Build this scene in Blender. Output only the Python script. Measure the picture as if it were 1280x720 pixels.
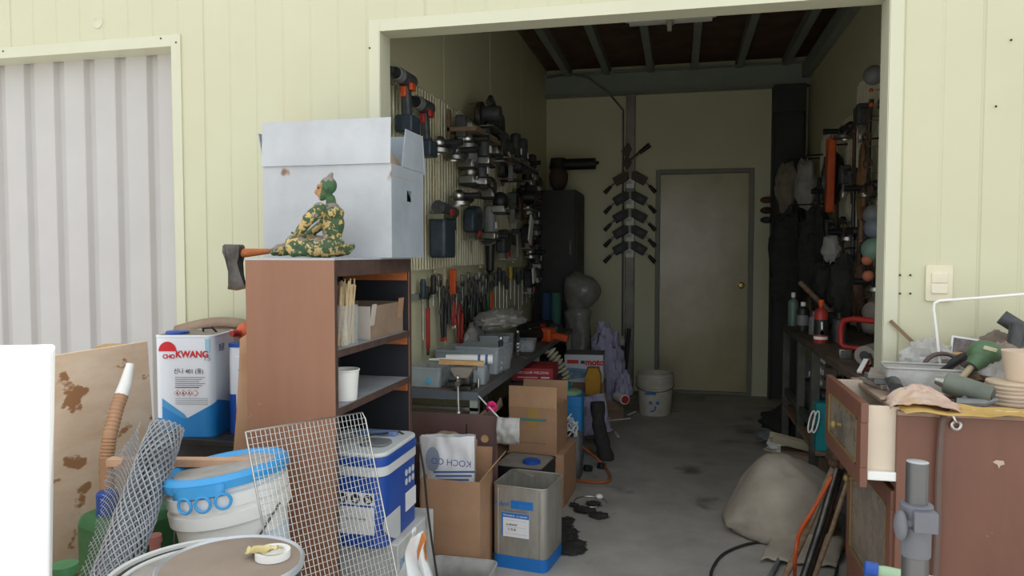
import bpy, bmesh, math, random
from mathutils import Vector, Matrix, Euler, noise
R = math.radians
V = Vector
random.seed(7)
for o in list(bpy.data.objects):
    bpy.data.objects.remove(o)
SC = bpy.context.scene
C = SC.collection

# ---------------------------------------------------------------- camera, sky, sun, exposure
CAM_H, YAW, PITCH, FPX = 1.3, R(12.86), R(-2.6), 920.0
cd = bpy.data.cameras.new('camera')
cam = bpy.data.objects.new('camera', cd)
C.objects.link(cam)
cam.location = (0, 0, CAM_H)
cam.rotation_euler = (R(90) + PITCH, 0, YAW)
cd.sensor_width = 36.0
cd.lens = FPX / 1280 * 36.0
cd.clip_start = 0.02
SC.camera = cam

world = bpy.data.worlds.new('World')
SC.world = world
world.use_nodes = True
wn = world.node_tree.nodes
bg = wn['Background']
bg.inputs['Color'].default_value = (0.90, 0.96, 1.0, 1)
bg.inputs['Strength'].default_value = 1.15

sd = bpy.data.lights.new('sun', 'SUN')
sun = bpy.data.objects.new('sun', sd)
C.objects.link(sun)
sd.energy = 4.4
sd.color = (1.0, 0.97, 0.92)
sd.angle = R(0.6)
sun.rotation_euler = (R(-33), 0, R(18))     # high sun behind the building: the facade is in open shade
sun.location = (0, 8, 9)

SC.view_settings.view_transform = 'Standard'
SC.view_settings.look = 'None'
SC.view_settings.gamma = 1
SC.view_settings.use_curve_mapping = False
SC.view_settings.exposure = 0.30

# ---------------------------------------------------------------- helpers
def P(px, py, Y=None, X=None, Z=None):
    """world point seen at photo pixel (px,py) on the plane Y=, X= or Z="""
    x = (px - 640) / FPX
    z = -(py - 360) / FPX
    y2 = math.cos(PITCH) - z * math.sin(PITCH)
    z2 = math.sin(PITCH) + z * math.cos(PITCH)
    r = V((x * math.cos(YAW) - y2 * math.sin(YAW), x * math.sin(YAW) + y2 * math.cos(YAW), z2))
    t = Y / r.y if Y is not None else X / r.x if X is not None else (Z - CAM_H) / r.z
    return V((r.x * t, r.y * t, CAM_H + r.z * t))

def lin(h):
    h = h.lstrip('#')
    out = []
    for i in (0, 2, 4):
        c = int(h[i:i + 2], 16) / 255
        out.append(c / 12.92 if c <= 0.04045 else ((c + 0.055) / 1.055) ** 2.4)
    return (*out, 1)

MATS = {}
def M(name, col, rough=0.6, metal=0.0, col2=None, amt=0.5, scale=9.0, bump=0.0, bscale=90.0, alpha=1.0,
      stretch=None, coat=0.0, spec=0.5, emit=0.0):
    """procedural material: two colours mixed by noise, noise in roughness, optional bump"""
    if name in MATS:
        return MATS[name]
    m = bpy.data.materials.new(name)
    m.use_nodes = True
    nt = m.node_tree
    N, L = nt.nodes, nt.links
    b = N['Principled BSDF']
    tc = N.new('ShaderNodeTexCoord')
    src = tc.outputs['Object']
    if stretch:
        mp = N.new('ShaderNodeMapping')
        mp.inputs['Scale'].default_value = stretch
        L.new(src, mp.inputs['Vector'])
        src = mp.outputs['Vector']
    nz = N.new('ShaderNodeTexNoise')
    nz.inputs['Scale'].default_value = scale
    nz.inputs['Detail'].default_value = 5
    nz.inputs['Roughness'].default_value = 0.62
    L.new(src, nz.inputs['Vector'])
    rp = N.new('ShaderNodeValToRGB')
    rp.color_ramp.elements[0].position = 0.36
    rp.color_ramp.elements[1].position = 0.68
    c1 = lin(col)
    c2 = lin(col2) if col2 else tuple(c * 0.8 for c in c1[:3]) + (1,)
    c2 = tuple(c1[i] * (1 - amt) + c2[i] * amt for i in range(4))
    rp.color_ramp.elements[0].color = c1
    rp.color_ramp.elements[1].color = c2
    L.new(nz.outputs['Fac'], rp.inputs['Fac'])
    L.new(rp.outputs['Color'], b.inputs['Base Color'])
    mr = N.new('ShaderNodeMapRange')
    mr.inputs['To Min'].default_value = max(0.02, rough - 0.08)
    mr.inputs['To Max'].default_value = min(1, rough + 0.12)
    L.new(nz.outputs['Fac'], mr.inputs['Value'])
    L.new(mr.outputs['Result'], b.inputs['Roughness'])
    b.inputs['Metallic'].default_value = metal
    b.inputs['Alpha'].default_value = alpha
    b.inputs['Specular IOR Level'].default_value = spec
    if coat:
        b.inputs['Coat Weight'].default_value = coat
        b.inputs['Coat Roughness'].default_value = 0.25
    if bump:
        n2 = N.new('ShaderNodeTexNoise')
        n2.inputs['Scale'].default_value = bscale
        n2.inputs['Detail'].default_value = 4
        L.new(src, n2.inputs['Vector'])
        bp = N.new('ShaderNodeBump')
        bp.inputs['Strength'].default_value = bump
        bp.inputs['Distance'].default_value = 0.01
        L.new(n2.outputs['Fac'], bp.inputs['Height'])
        L.new(bp.outputs['Normal'], b.inputs['Normal'])
    m.use_backface_culling = False
    MATS[name] = m
    return m

def spots(m, col, scale, lo, hi, stretch=None, detail=6):
    """add stains / flaking with a shape of their own over a material's base colour"""
    nt = m.node_tree
    N, L = nt.nodes, nt.links
    b = N['Principled BSDF']
    old = b.inputs['Base Color'].links[0].from_socket
    tc = N.new('ShaderNodeTexCoord')
    mp = N.new('ShaderNodeMapping')
    mp.inputs['Scale'].default_value = stretch or (1, 1, 1)
    mp.inputs['Location'].default_value = (random.random() * 9, random.random() * 9, 3)
    L.new(tc.outputs['Object'], mp.inputs['Vector'])
    nz = N.new('ShaderNodeTexNoise')
    nz.inputs['Scale'].default_value = scale
    nz.inputs['Detail'].default_value = detail
    L.new(mp.outputs['Vector'], nz.inputs['Vector'])
    rp = N.new('ShaderNodeValToRGB')
    rp.color_ramp.elements[0].position = lo
    rp.color_ramp.elements[1].position = hi
    L.new(nz.outputs['Fac'], rp.inputs['Fac'])
    mx = N.new('ShaderNodeMix')
    mx.data_type = 'RGBA'
    L.new(rp.outputs['Color'], mx.inputs['Factor'])
    L.new(old, mx.inputs[6])
    mx.inputs[7].default_value = lin(col)
    L.new(mx.outputs[2], b.inputs['Base Color'])
    return m

def ortho(d):
    d = d.normalized()
    a = V((0, 0, 1)) if abs(d.z) < 0.9 else V((1, 0, 0))
    u = d.cross(a).normalized()
    return u, d.cross(u).normalized()

def rrect(w, d, r, n=4):
    pts = []
    for (cx, cy, a0) in ((w / 2 - r, d / 2 - r, 0), (-w / 2 + r, d / 2 - r, 90), (-w / 2 + r, -d / 2 + r, 180), (w / 2 - r, -d / 2 + r, 270)):
        for k in range(n + 1):
            a = R(a0 + 90 * k / n)
            pts.append((cx + r * math.cos(a), cy + r * math.sin(a)))
    return pts

class MB:
    """collects shapes; build() links them as ONE mesh object"""
    def __init__(s, T=None):
        s.bm = bmesh.new()
        s.T = T or Matrix()
        s.mi = 0
    def add(s, verts, faces):
        vs = [s.bm.verts.new(s.T @ V(v)) for v in verts]
        for f in faces:
            try:
                fc = s.bm.faces.new([vs[i] for i in f])
                fc.material_index = s.mi
            except ValueError:
                pass
        return s
    def box(s, c, size, rot=(0, 0, 0)):
        m = Matrix.Translation(V(c)) @ Euler([R(a) for a in rot]).to_matrix().to_4x4()
        x, y, z = [q / 2 for q in size]
        vs = [m @ V(p) for p in ((-x, -y, -z), (x, -y, -z), (x, y, -z), (-x, y, -z), (-x, -y, z), (x, -y, z), (x, y, z), (-x, y, z))]
        return s.add(vs, [(3, 2, 1, 0), (4, 5, 6, 7), (0, 1, 5, 4), (1, 2, 6, 5), (2, 3, 7, 6), (3, 0, 4, 7)])
    def bx(s, lo, hi):
        return s.box([(lo[i] + hi[i]) / 2 for i in range(3)], [hi[i] - lo[i] for i in range(3)])
    def bar(s, p0, p1, w, h, up=None):
        """rectangular bar between two points"""
        p0, p1 = V(p0), V(p1)
        d = (p1 - p0).normalized()
        u = up.normalized() if up else (V((0, 0, 1)) if abs(d.z) < 0.95 else V((0, 1, 0)))
        sx = d.cross(u).normalized()
        u = sx.cross(d)
        vs = []
        for p in (p0, p1):
            for (a, b) in ((-1, -1), (1, -1), (1, 1), (-1, 1)):
                vs.append(p + sx * (a * w / 2) + u * (b * h / 2))
        return s.add(vs, [(3, 2, 1, 0), (4, 5, 6, 7), (0, 1, 5, 4), (1, 2, 6, 5), (2, 3, 7, 6), (3, 0, 4, 7)])
    def tube(s, pts, r, n=8, closed=False):
        pts = [V(p) for p in pts]
        k = len(pts)
        rs = r if isinstance(r, (list, tuple)) else [r] * k
        vs, fs = [], []
        u = None
        for i, p in enumerate(pts):
            a = pts[(i - 1) % k] if (i or closed) else p
            b = pts[(i + 1) % k] if (i < k - 1 or closed) else p
            d = (b - a)
            if d.length < 1e-9:
                d = V((0, 0, 1))
            d.normalize()
            if u is None:
                u, w = ortho(d)
            else:
                u = (u - d * u.dot(d))
                if u.length < 1e-6:
                    u, w = ortho(d)
                u.normalize()
                w = d.cross(u)
            for j in range(n):
                t = 2 * math.pi * j / n
                vs.append(p + (u * math.cos(t) + w * math.sin(t)) * rs[i])
        m = k if closed else k - 1
        for i in range(m):
            i2 = (i + 1) % k
            for j in range(n):
                j2 = (j + 1) % n
                fs.append((i * n + j, i * n + j2, i2 * n + j2, i2 * n + j))
        if not closed:
            fs.append(tuple(range(n - 1, -1, -1)))
            fs.append(tuple((k - 1) * n + j for j in range(n)))
        return s.add(vs, fs)
    def cyl(s, p0, p1, r0, r1=None, n=16):
        return s.tube([p0, p1], [r0, r0 if r1 is None else r1], n)
    def lathe(s, prof, n=24, m=None):
        m = m or Matrix()
        vs, fs = [], []
        k = len(prof)
        for (r, z) in prof:
            for j in range(n):
                t = 2 * math.pi * j / n
                vs.append(m @ V((r * math.cos(t), r * math.sin(t), z)))
        for i in range(k - 1):
            for j in range(n):
                j2 = (j + 1) % n
                fs.append((i * n + j, i * n + j2, (i + 1) * n + j2, (i + 1) * n + j))
        if prof[0][0] > 1e-6:
            fs.append(tuple(range(n - 1, -1, -1)))
        if prof[-1][0] > 1e-6:
            fs.append(tuple((k - 1) * n + j for j in range(n)))
        return s.add(vs, fs)
    def prism(s, poly, z0, z1, m=None, hole=False):
        m = m or Matrix()
        k = len(poly)
        vs = [m @ V((x, y, z0)) for x, y in poly] + [m @ V((x, y, z1)) for x, y in poly]
        fs = [(i, (i + 1) % k, k + (i + 1) % k, k + i) for i in range(k)]
        if not hole:
            fs += [tuple(range(k - 1, -1, -1)), tuple(range(k, 2 * k))]
        return s.add(vs, fs)
    def xz(s, poly, y0, y1):
        """outline in the x-z plane given thickness in y"""
        return s.prism([(a, b) for a, b in poly], -y1, -y0, Matrix.Rotation(R(90), 4, 'X'))
    def ell(s, c, rad, nu=14, nv=9, fn=None, rot=None):
        c = V(c)
        vs, fs = [], []
        q = Euler([R(a) for a in rot]).to_matrix() if rot else Matrix.Identity(3)
        for i in range(nv + 1):
            ph = math.pi * i / nv
            for j in range(nu):
                t = 2 * math.pi * j / nu
                d = V((math.sin(ph) * math.cos(t), math.sin(ph) * math.sin(t), math.cos(ph)))
                k = fn(d) if fn else 1.0
                vs.append(c + q @ V((d.x * rad[0] * k, d.y * rad[1] * k, d.z * rad[2] * k)))
        for i in range(nv):
            for j in range(nu):
                j2 = (j + 1) % nu
                fs.append((i * nu + j, (i + 1) * nu + j, (i + 1) * nu + j2, i * nu + j2))
        s.add(vs, fs)
        return s
    def grid(s, fn, nu, nv):
        vs = [fn(i / nu, j / nv) for j in range(nv + 1) for i in range(nu + 1)]
        fs = [(j * (nu + 1) + i, j * (nu + 1) + i + 1, (j + 1) * (nu + 1) + i + 1, (j + 1) * (nu + 1) + i) for j in range(nv) for i in range(nu)]
        return s.add(vs, fs)
    def build(s, name, mats, parent=None, loc=(0, 0, 0), rot=(0, 0, 0), smooth=38, bevel=0.0, solid=0.0, weld=True):
        if weld:
            bmesh.ops.remove_doubles(s.bm, verts=s.bm.verts, dist=1e-6)
        bmesh.ops.recalc_face_normals(s.bm, faces=s.bm.faces)
        me = bpy.data.meshes.new(name)
        s.bm.to_mesh(me)
        s.bm.free()
        if smooth:
            me.shade_smooth()
            me.set_sharp_from_angle(angle=R(smooth))
        for m in (mats if isinstance(mats, (list, tuple)) else [mats]):
            me.materials.append(m)
        o = bpy.data.objects.new(name, me)
        C.objects.link(o)
        o.parent = parent
        o.location = loc
        o.rotation_euler = [R(a) for a in rot]
        if solid:
            q = o.modifiers.new('solid', 'SOLIDIFY')
            q.thickness = solid
            q.offset = 0
        if bevel:
            q = o.modifiers.new('bevel', 'BEVEL')
            q.width = bevel
            q.segments = 2
            q.limit_method = 'ANGLE'
            q.angle_limit = R(40)
        return o

def tag(o, label=None, cat=None, group=None, kind=None):
    if label: o['label'] = label
    if cat: o['category'] = cat
    if group: o['group'] = group
    if kind: o['kind'] = kind
    return o

def T(name, label, cat, loc=(0, 0, 0), rot=0, group=None):
    """Empty at the base of a thing; its parts are its children"""
    o = bpy.data.objects.new(name, None)
    C.objects.link(o)
    o.empty_display_size = 0.05
    o.location = loc
    o.rotation_euler = (0, 0, R(rot)) if isinstance(rot, (int, float)) else [R(a) for a in rot]
    return tag(o, label, cat, group)

def S(o):
    return tag(o, kind='structure')

def dup(root, loc, rot=None, label=None, group=None):
    r = root.copy()
    C.objects.link(r)
    r.location = loc
    if rot is not None:
        r.rotation_euler = (0, 0, R(rot)) if isinstance(rot, (int, float)) else [R(a) for a in rot]
    if label: r['label'] = label
    if group: r['group'] = group
    for ch in list(root.children):
        c = ch.copy()
        C.objects.link(c)
        c.parent = r
        for g in list(ch.children):
            d = g.copy()
            C.objects.link(d)
            d.parent = c
    return r

def text(s, size, mat, parent, loc, rot=(90, 0, 0), align='CENTER', mirror=False, sx=1.0, name='lettering', bold=0.0):
    cu = bpy.data.curves.new('t', 'FONT')
    cu.body = s
    cu.size = size
    cu.align_x = align
    cu.align_y = 'CENTER'
    cu.extrude = 0.0003
    cu.offset = bold
    t = bpy.data.objects.new('t', cu)
    C.objects.link(t)
    bpy.context.view_layer.update()
    me = bpy.data.meshes.new_from_object(t.evaluated_get(bpy.context.evaluated_depsgraph_get()))
    bpy.data.objects.remove(t)
    me.transform(Matrix.Diagonal((-sx if mirror else sx, 1, 1, 1)))
    me.materials.clear()
    me.materials.append(mat)
    o = bpy.data.objects.new(name, me)
    C.objects.link(o)
    o.parent = parent
    o.location = loc
    o.rotation_euler = [R(a) for a in rot]
    return o

def nz(x, y=0.0, z=0.0):
    return noise.noise(V((x, y, z)))

ORD = ('first', 'second', 'third', 'fourth', 'fifth', 'sixth', 'seventh', 'eighth', 'ninth', 'tenth', 'eleventh', 'twelfth', 'thirteenth', 'fourteenth', 'fifteenth')
def curve(pts, n=6):
    """smooth polyline through the points (Catmull-Rom)"""
    out = []
    for i in range(len(pts) - 1):
        a, b, c, d = pts[max(i - 1, 0)], pts[i], pts[i + 1], pts[min(i + 2, len(pts) - 1)]
        for k in range(n):
            u = k / n
            out.append(0.5 * ((2 * b) + (c - a) * u + (2 * a - 5 * b + 4 * c - d) * u ** 2 + (3 * b - a - 3 * c + d) * u ** 3))
    return out + [pts[-1]]
def arc(c, r, a0, a1, n=10, plane='xz'):
    out = []
    for k in range(n + 1):
        a = R(a0 + (a1 - a0) * k / n)
        u, w = r * math.cos(a), r * math.sin(a)
        out.append(V((c[0] + u, c[1], c[2] + w)) if plane == 'xz' else V((c[0] + u, c[1] + w, c[2])) if plane == 'xy' else V((c[0], c[1] + u, c[2] + w)))
    return out

# ---------------------------------------------------------------- materials
m_cream = spots(M('cream_paint', 'cecbad', 0.45, col2='c6c3a3', scale=2.2, bump=0.02, bscale=500), 'cfc193', 1.4, 0.60, 0.95)
m_creamtrim = M('cream_trim', 'd3d1b8', 0.42, col2='cac8ad', scale=3)
m_inner = M('interior_panel', 'dcd9b6', 0.5, col2='d3d0ac', scale=2.5)
m_corr = M('corrugated_white', 'c3bfbc', 0.45, col2='b7b3b0', scale=3)
m_conc = spots(spots(M('concrete', 'b7b2ab', 0.5, col2='9a958e', amt=1, scale=3.2, bump=0.12, bscale=60), 'b0a89e', 1.7, 0.55, 0.8), '4a443e', 2.9, 0.60, 0.74)
m_out = M('yard_concrete', 'c0bcb4', 0.8, col2='aeaaa2', scale=2.0, bump=0.1)
m_steelpaint = M('grey_green_steel', '98a096', 0.5, col2='878e85', scale=4)
m_ceil = M('brown_roof_board', '6e5244', 0.75, col2='584136', amt=1, scale=5)
m_white = M('white_plastic', 'f3f2ee', 0.4, col2='e6e3dd', scale=5)
m_paper = M('white_paper', 'eceaea', 0.8, col2='dddbdf', scale=6)
m_black = M('black_plastic', '1d1d1f', 0.45, col2='2b2a2a', amt=1, scale=18)
m_rubber = M('black_rubber', '262524', 0.8, col2='3a3835', amt=1, scale=20)
m_dkgrey = M('charcoal_tool', '34383d', 0.5, col2='52534f', amt=1, scale=25)
m_navy = M('navy_tool', '28343f', 0.45, col2='3f4a52', amt=1, scale=20)
m_grey = M('grey_plastic', '7d7f80', 0.5, col2='686a6a', amt=1, scale=12)
m_metal = M('bare_steel', 'b9b8b4', 0.33, 1.0, col2='8e8b84', amt=1, scale=14)
m_dkmetal = M('dark_steel', '6a6866', 0.42, 0.9, col2='474542', amt=1, scale=14)
m_rust = M('rusty_steel', '6b5140', 0.7, 0.5, col2='3d322b', amt=1, scale=22, bump=0.2)
m_alu = M('aluminium', 'd3d3d0', 0.3, 1.0, col2='b4b3af', scale=10)
m_red = M('red_plastic', 'b3302a', 0.45, col2='8c2a26', amt=1, scale=12)
m_orange = M('orange_plastic', 'd85a22', 0.45, col2='b8481d', amt=1, scale=12)
m_yellow = M('yellow_plastic', 'd6b23a', 0.5, col2='b3902f', scale=12)
m_green = M('green_plastic', '3f7d4d', 0.45, col2='356a44', amt=1, scale=8)
m_teal = M('teal_card', '158b93', 0.55, col2='12747c', scale=8)
m_blue = M('blue_plastic', '1f4ea6', 0.4, col2='1b438f', scale=6)
m_sky = M('bright_blue_plastic', '2489d0', 0.4, col2='1d78bd', scale=5)
m_card = M('brown_card', 'b78f6f', 0.85, col2='a98263', amt=1, scale=6, bump=0.05, bscale=200)
m_carddk = M('worn_card', '9d8570', 0.85, col2='8a7361', amt=1, scale=6, bump=0.05)
m_wood = M('pale_wood', 'd0a877', 0.7, col2='b88c5c', amt=1, scale=7, stretch=(1, 8, 8))
m_woodold = M('old_wood', '8f765c', 0.8, col2='6f5a45', amt=1, scale=7, stretch=(1, 8, 8))
m_stickwood = M('white_wood', 'e3cda6', 0.7, col2='d2b88c', amt=1, scale=20)
m_brown = spots(M('brown_laminate', '9c6f56', 0.5, col2='8b614a', amt=1, scale=2.4, bump=0.03, stretch=(1.5, 1.5, 0.35)), 'a58a7a', 26, 0.70, 0.76)
m_brown2 = spots(M('red_brown_laminate', '7d5343', 0.45, col2='6d4638', amt=1, scale=2.4, bump=0.03, stretch=(1.5, 1.5, 0.4)), 'a98a7c', 24, 0.71, 0.76)
m_brownedge = M('brown_edge', '5d4740', 0.55, col2='4b3a35', amt=1, scale=20)
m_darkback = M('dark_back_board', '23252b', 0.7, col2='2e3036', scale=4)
m_shelf = M('dusty_shelf', 'a3a5a8', 0.7, col2='8d8f92', amt=1, scale=7)
m_rawedge = M('raw_orange_wood', 'c4743f', 0.7, col2='a85f32', amt=1, scale=14, stretch=(1, 6, 6))
m_clear = M('clear_plastic', 'd8dde0', 0.18, col2='c9ced1', alpha=0.34, scale=8, spec=0.6)
m_haze = M('hazy_plastic_bag', 'cfcdc8', 0.3, col2='b9b6b0', amt=1, alpha=0.62, scale=18, bump=0.5, bscale=30)
m_dust = M('dusty_top', '938a80', 0.85, col2='7f766c', amt=1, scale=9)
m_ink = M('black_ink', '2a2c33', 0.6, scale=4)
m_inkblue = M('blue_ink', '33466f', 0.6, scale=4)
m_inkred = M('red_ink', 'd21f2b', 0.5, scale=4)
m_inkgrey = M('grey_ink', '8d9096', 0.6, scale=4)
m_labelblue = M('label_blue', '1c74c4', 0.5, scale=4)
# ================================================================ THE BUILDING
YF, YB, XL, XR, ZC = 2.77, 7.05, -1.27, 1.10, 3.06
OX0, OX1, OZ = -1.17, 0.688, 2.185          # the wide opening
RX1 = -2.115                                 # right edge of the recess on the left
b = MB(); b.bx((-1.5, 2.4, -0.1), (1.3, 7.3, 0)); S(b.build('floor', m_conc))
b = MB()
b.bx((-30, -40, -0.12), (30, 2.4, 0.0)); S(b.build('ground', m_out))

def facade(x0, x1, z0, z1, name):
    """sandwich panel facade: shallow vertical grooves pressed into the sheet"""
    pts = [(x0, YF)]
    k = math.floor(x0 / 0.1225) + 1
    while k * 0.1225 < x1 - 0.008:
        gx = k * 0.1225
        if gx > x0 + 0.008:
            d = 0.0035 if k % 8 == 0 else 0.0018
            pts += [(gx - 0.006, YF), (gx - 0.003, YF + d), (gx + 0.003, YF + d), (gx + 0.006, YF)]
        k += 1
    pts += [(x1, YF), (x1, YF + 0.1), (x0, YF + 0.1)]
    b = MB(); b.prism(pts, z0, z1)
    return S(b.build(name, m_cream, smooth=0))
wf = facade(RX1, OX0, 0, 3.35, 'wall_front')
facade(OX1, 4.5, 0, 3.35, 'wall_front_right')
wh = facade(OX0, OX1, OZ, 3.35, 'wall_front_header')
facade(-5.5, RX1, 2.187, 3.35, 'wall_front_left_header')
# folded flashings round the openings, a few mm proud
b = MB(); b.bx((RX1 - 0.001, YF - 0.006, 0), (RX1 + 0.045, YF, 2.232)); b.bx((RX1 - 0.001, YF - 0.006, 0), (RX1 + 0.001, YF + 0.1, 2.187)); S(b.build('trim_1', m_creamtrim, bevel=0.001))
b = MB(); b.bx((-5.5, YF - 0.006, 2.185), (RX1, YF, 2.232)); b.bx((-5.5, YF - 0.006, 2.183), (RX1, YF + 0.1, 2.187)); t2 = S(b.build('trim_2', m_creamtrim, bevel=0.001))
b = MB(); b.bx((OX0 - 0.045, YF - 0.006, 0), (OX0 + 0.001, YF, OZ + 0.045)); b.bx((OX0 - 0.002, YF - 0.006, 0), (OX0 + 0.002, YF + 0.1, OZ)); S(b.build('trim_3', m_creamtrim, bevel=0.001))
b = MB(); b.bx((OX0, YF - 0.006, OZ - 0.002), (OX1, YF, OZ + 0.045)); b.bx((OX0, YF - 0.006, OZ - 0.002), (OX1, YF + 0.1, OZ + 0.002)); S(b.build('trim_4', m_creamtrim, bevel=0.001))
b = MB(); b.bx((OX1 - 0.001, YF - 0.006, 0), (OX1 + 0.045, YF, OZ + 0.045)); b.bx((OX1 - 0.002, YF - 0.006, 0), (OX1 + 0.002, YF + 0.1, OZ)); S(b.build('trim_5', m_creamtrim, bevel=0.001))
b = MB(); b.bx((1.172, YF - 0.03, 0), (1.30, YF, 3.3)); S(b.build('trim_6', m_creamtrim, bevel=0.002))
for (px, py) in ((201, 48), (220, 53), (4, 64), (1264, 50), (1245, 133), (1125, 344), (1138, 344), (1125, 367), (1138, 367), (462, 60)):
    p = P(px, py, Y=YF - 0.006)
    b = MB(); b.cyl((0, 0, 0), (0, -0.003, 0), 0.004, 0.003, 8)
    b.build('screw', m_rust, wf, loc=p)
p = P(122, 28, Y=YF)
b = MB(); b.lathe([(0.0, 0.001), (0.018, 0.001), (0.022, 0.004), (0.026, 0.004), (0.028, 0.0)], 20, Matrix.Rotation(R(90), 4, 'X'))
b.build('plug', m_creamtrim, wf, loc=p)
# corrugated sheet closing the recess on the left
pts = []
x = -5.4
while x < RX1 + 0.1:
    pts += [(x, YF + 0.10), (x + 0.105, YF + 0.10), (x + 0.12, YF + 0.124), (x + 0.15, YF + 0.124)]
    x += 0.165
b = MB(); b.prism(pts + [(pts[-1][0], YF + 0.14), (pts[0][0], YF + 0.14)], 0, 2.25)
S(b.build('door_2', m_corr, smooth=0, bevel=0.003))
# workshop room
def panelwall(name, lo, hi, ax):
    b = MB(); b.bx(lo, hi); return S(b.build(name, m_inner, smooth=0))
wl = panelwall('wall_left', (XL - 0.08, YF + 0.1, 0), (XL, YB + 0.1, 3.2), 1)
panelwall('wall_right', (XR, YF + 0.1, 0), (XR + 0.08, YB + 0.1, 3.2), 1)
wbk = panelwall('wall_back', (XL - 0.08, YB, 0), (XR + 0.08, YB + 0.1, 3.2), 0)
for y in (3.9, 4.9, 5.9):
    b = MB(); b.bx((XL, y - 0.012, 0), (XL + 0.002, y + 0.012, ZC)); b.build('joint_cover', m_inner, wl)
b = MB(); b.bx((XL - 0.08, YF + 0.1, ZC), (XR + 0.08, YB + 0.1, ZC + 0.05)); ce = S(b.build('ceiling', m_ceil))
b = MB(); b.bx((-6, YF, 3.35), (5, YB + 0.3, 3.42)); S(b.build('roof', m_steelpaint))
for k, x in enumerate((-1.05, -0.68, -0.28, 0.11, 0.50, 0.90)):      # purlins, C section
    b = MB(); b.bx((x - 0.03, YF + 0.1, ZC - 0.085), (x + 0.03, YB, ZC))
    b.build('purlin', m_steelpaint, ce, bevel=0.003)
b = MB(); b.bx((XL, YB - 0.12, 2.79), (XR, YB, 2.80)); b.bx((XL, YB - 0.12, 2.985), (XR, YB, 2.997)); b.bx((XL, YB - 0.07, 2.80), (XR, YB - 0.01, 2.99))
S(b.build('trim_7', m_steelpaint, bevel=0.002))
b = MB(); b.bx((0.79, YB - 0.16, 0), (0.80, YB, 2.79)); b.bx((1.05, YB - 0.16, 0), (1.06, YB, 2.79)); b.bx((0.80, YB - 0.1, 0), (1.05, YB - 0.08, 2.79)); b.bx((0.79, YB - 0.165, 2.55), (1.06, YB - 0.155, 2.79))
S(b.build('trim_8', M('dark_steel_paint', '3f423e', 0.6, scale=4), bevel=0.002))
b = MB(); b.bx((XR - 0.07, YF + 0.1, 2.86), (XR, YB, 2.98)); S(b.build('trim_9', m_steelpaint, bevel=0.004))
b = MB(); b.bx((-0.505, YB - 0.06, 0), (-0.42, YB, 2.79)); S(b.build('trim_10', M('galvanised', '9b9a93', 0.5, 0.3, col2='7e7d76', amt=1, scale=6), bevel=0.006))
# back door
d = T('door_1', None, None, (0.21, YB, 0)); S(d)
mfr = M('door_frame_paint', '8d8c80', 0.5, col2='7b7a6f', scale=5)
b = MB()
b.bx((-0.438, -0.03, 0), (-0.398, 0, 2.085)); b.bx((0.398, -0.03, 0), (0.438, 0, 2.085)); b.bx((-0.398, -0.03, 2.045), (0.398, 0, 2.085)); b.bx((-0.398, -0.03, 0), (0.398, 0, 0.03))
b.build('door_frame', mfr, d, bevel=0.003)
md = M('door_steel', 'c2b68c', 0.3, col2='ae9f74', amt=1, scale=2.2, coat=0.35, spec=0.6, bump=0.03, bscale=4)
b = MB(); b.bx((-0.396, -0.016, 0.032), (0.396, -0.001, 2.043)); b.build('door_leaf', md, d, bevel=0.002)
b = MB(); b.lathe([(0.03, 0), (0.03, 0.006), (0.012, 0.01), (0.012, 0.035), (0.026, 0.045), (0.028, 0.06), (0.02, 0.07), (0, 0.072)], 20, Matrix.Rotation(R(90), 4, 'X'))
b.build('door_handle', M('brass_knob', 'a9905c', 0.3, 1), d, loc=(0.335, -0.016, 1.02))
for z in (0.3, 1.05, 1.8):
    b = MB(); b.cyl((-0.398, -0.033, z - 0.05), (-0.398, -0.033, z + 0.05), 0.008); b.build('hinge', m_metal, d)

# electric things
t = T('light_switch', 'cream double rocker light switch plate on the facade', 'switch', P(1173, 354, Y=YF))
b = MB(); b.prism(rrect(0.084, 0.124, 0.008), 0, 0.009, Matrix.Rotation(R(90), 4, 'X')); b.build('plate', M('ivory', 'e4dcc0', 0.4), t, bevel=0.002)
for z in (0.018, -0.018):
    b = MB(); b.box((0, -0.0105, z), (0.05, 0.006, 0.034), (4 if z > 0 else -4, 0, 0)); b.build('rocker', M('ivory2', 'e9e0c8', 0.35), t, bevel=0.002)
p = P(838, 18, Z=ZC - 0.10)
t = T('ceiling_lamp', 'unlit fluorescent batten lamp under the roof beams', 'lamp', (p.x, p.y, ZC - 0.085))
b = MB(); b.prism(rrect(0.62, 0.06, 0.025), -0.05, 0.0); b.build('batten', m_white, t, bevel=0.006)
for y in (-0.018, 0.018):
    b = MB(); b.cyl((-0.28, y, -0.062), (0.28, y, -0.062), 0.013); b.build('lamp_tube', m_white, t)
b = MB(); b.bx((-0.03, -0.033, -0.10), (0.025, -0.10, -0.02)); b.bx((-0.018, -0.12, -0.16), (0.012, -0.09, -0.03)); b.build('sensor_arm', m_creamtrim, t, bevel=0.004)
t = T('wall_socket', 'white surface socket box beside the steel post', 'socket', P(778, 433, Y=YB))
b = MB(); b.bx((-0.055, -0.045, -0.07), (0.045, 0, 0.07)); b.build('box', m_white, t, bevel=0.004)
b = MB(); b.cyl((0, -0.045, -0.012), (0, -0.05, -0.012), 0.032, n=20); b.build('outlet', m_grey, t)
b = MB(); b.cyl((0, -0.05, -0.012), (0, -0.085, -0.012), 0.018, 0.013); b.tube([(0, -0.08, -0.012), (0.01, -0.1, -0.05), (0.04, -0.09, -0.15), (0.05, -0.08, -0.4), (0.05, -0.08, -0.47)], 0.004, 6); b.build('plug', m_black, t)
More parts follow.
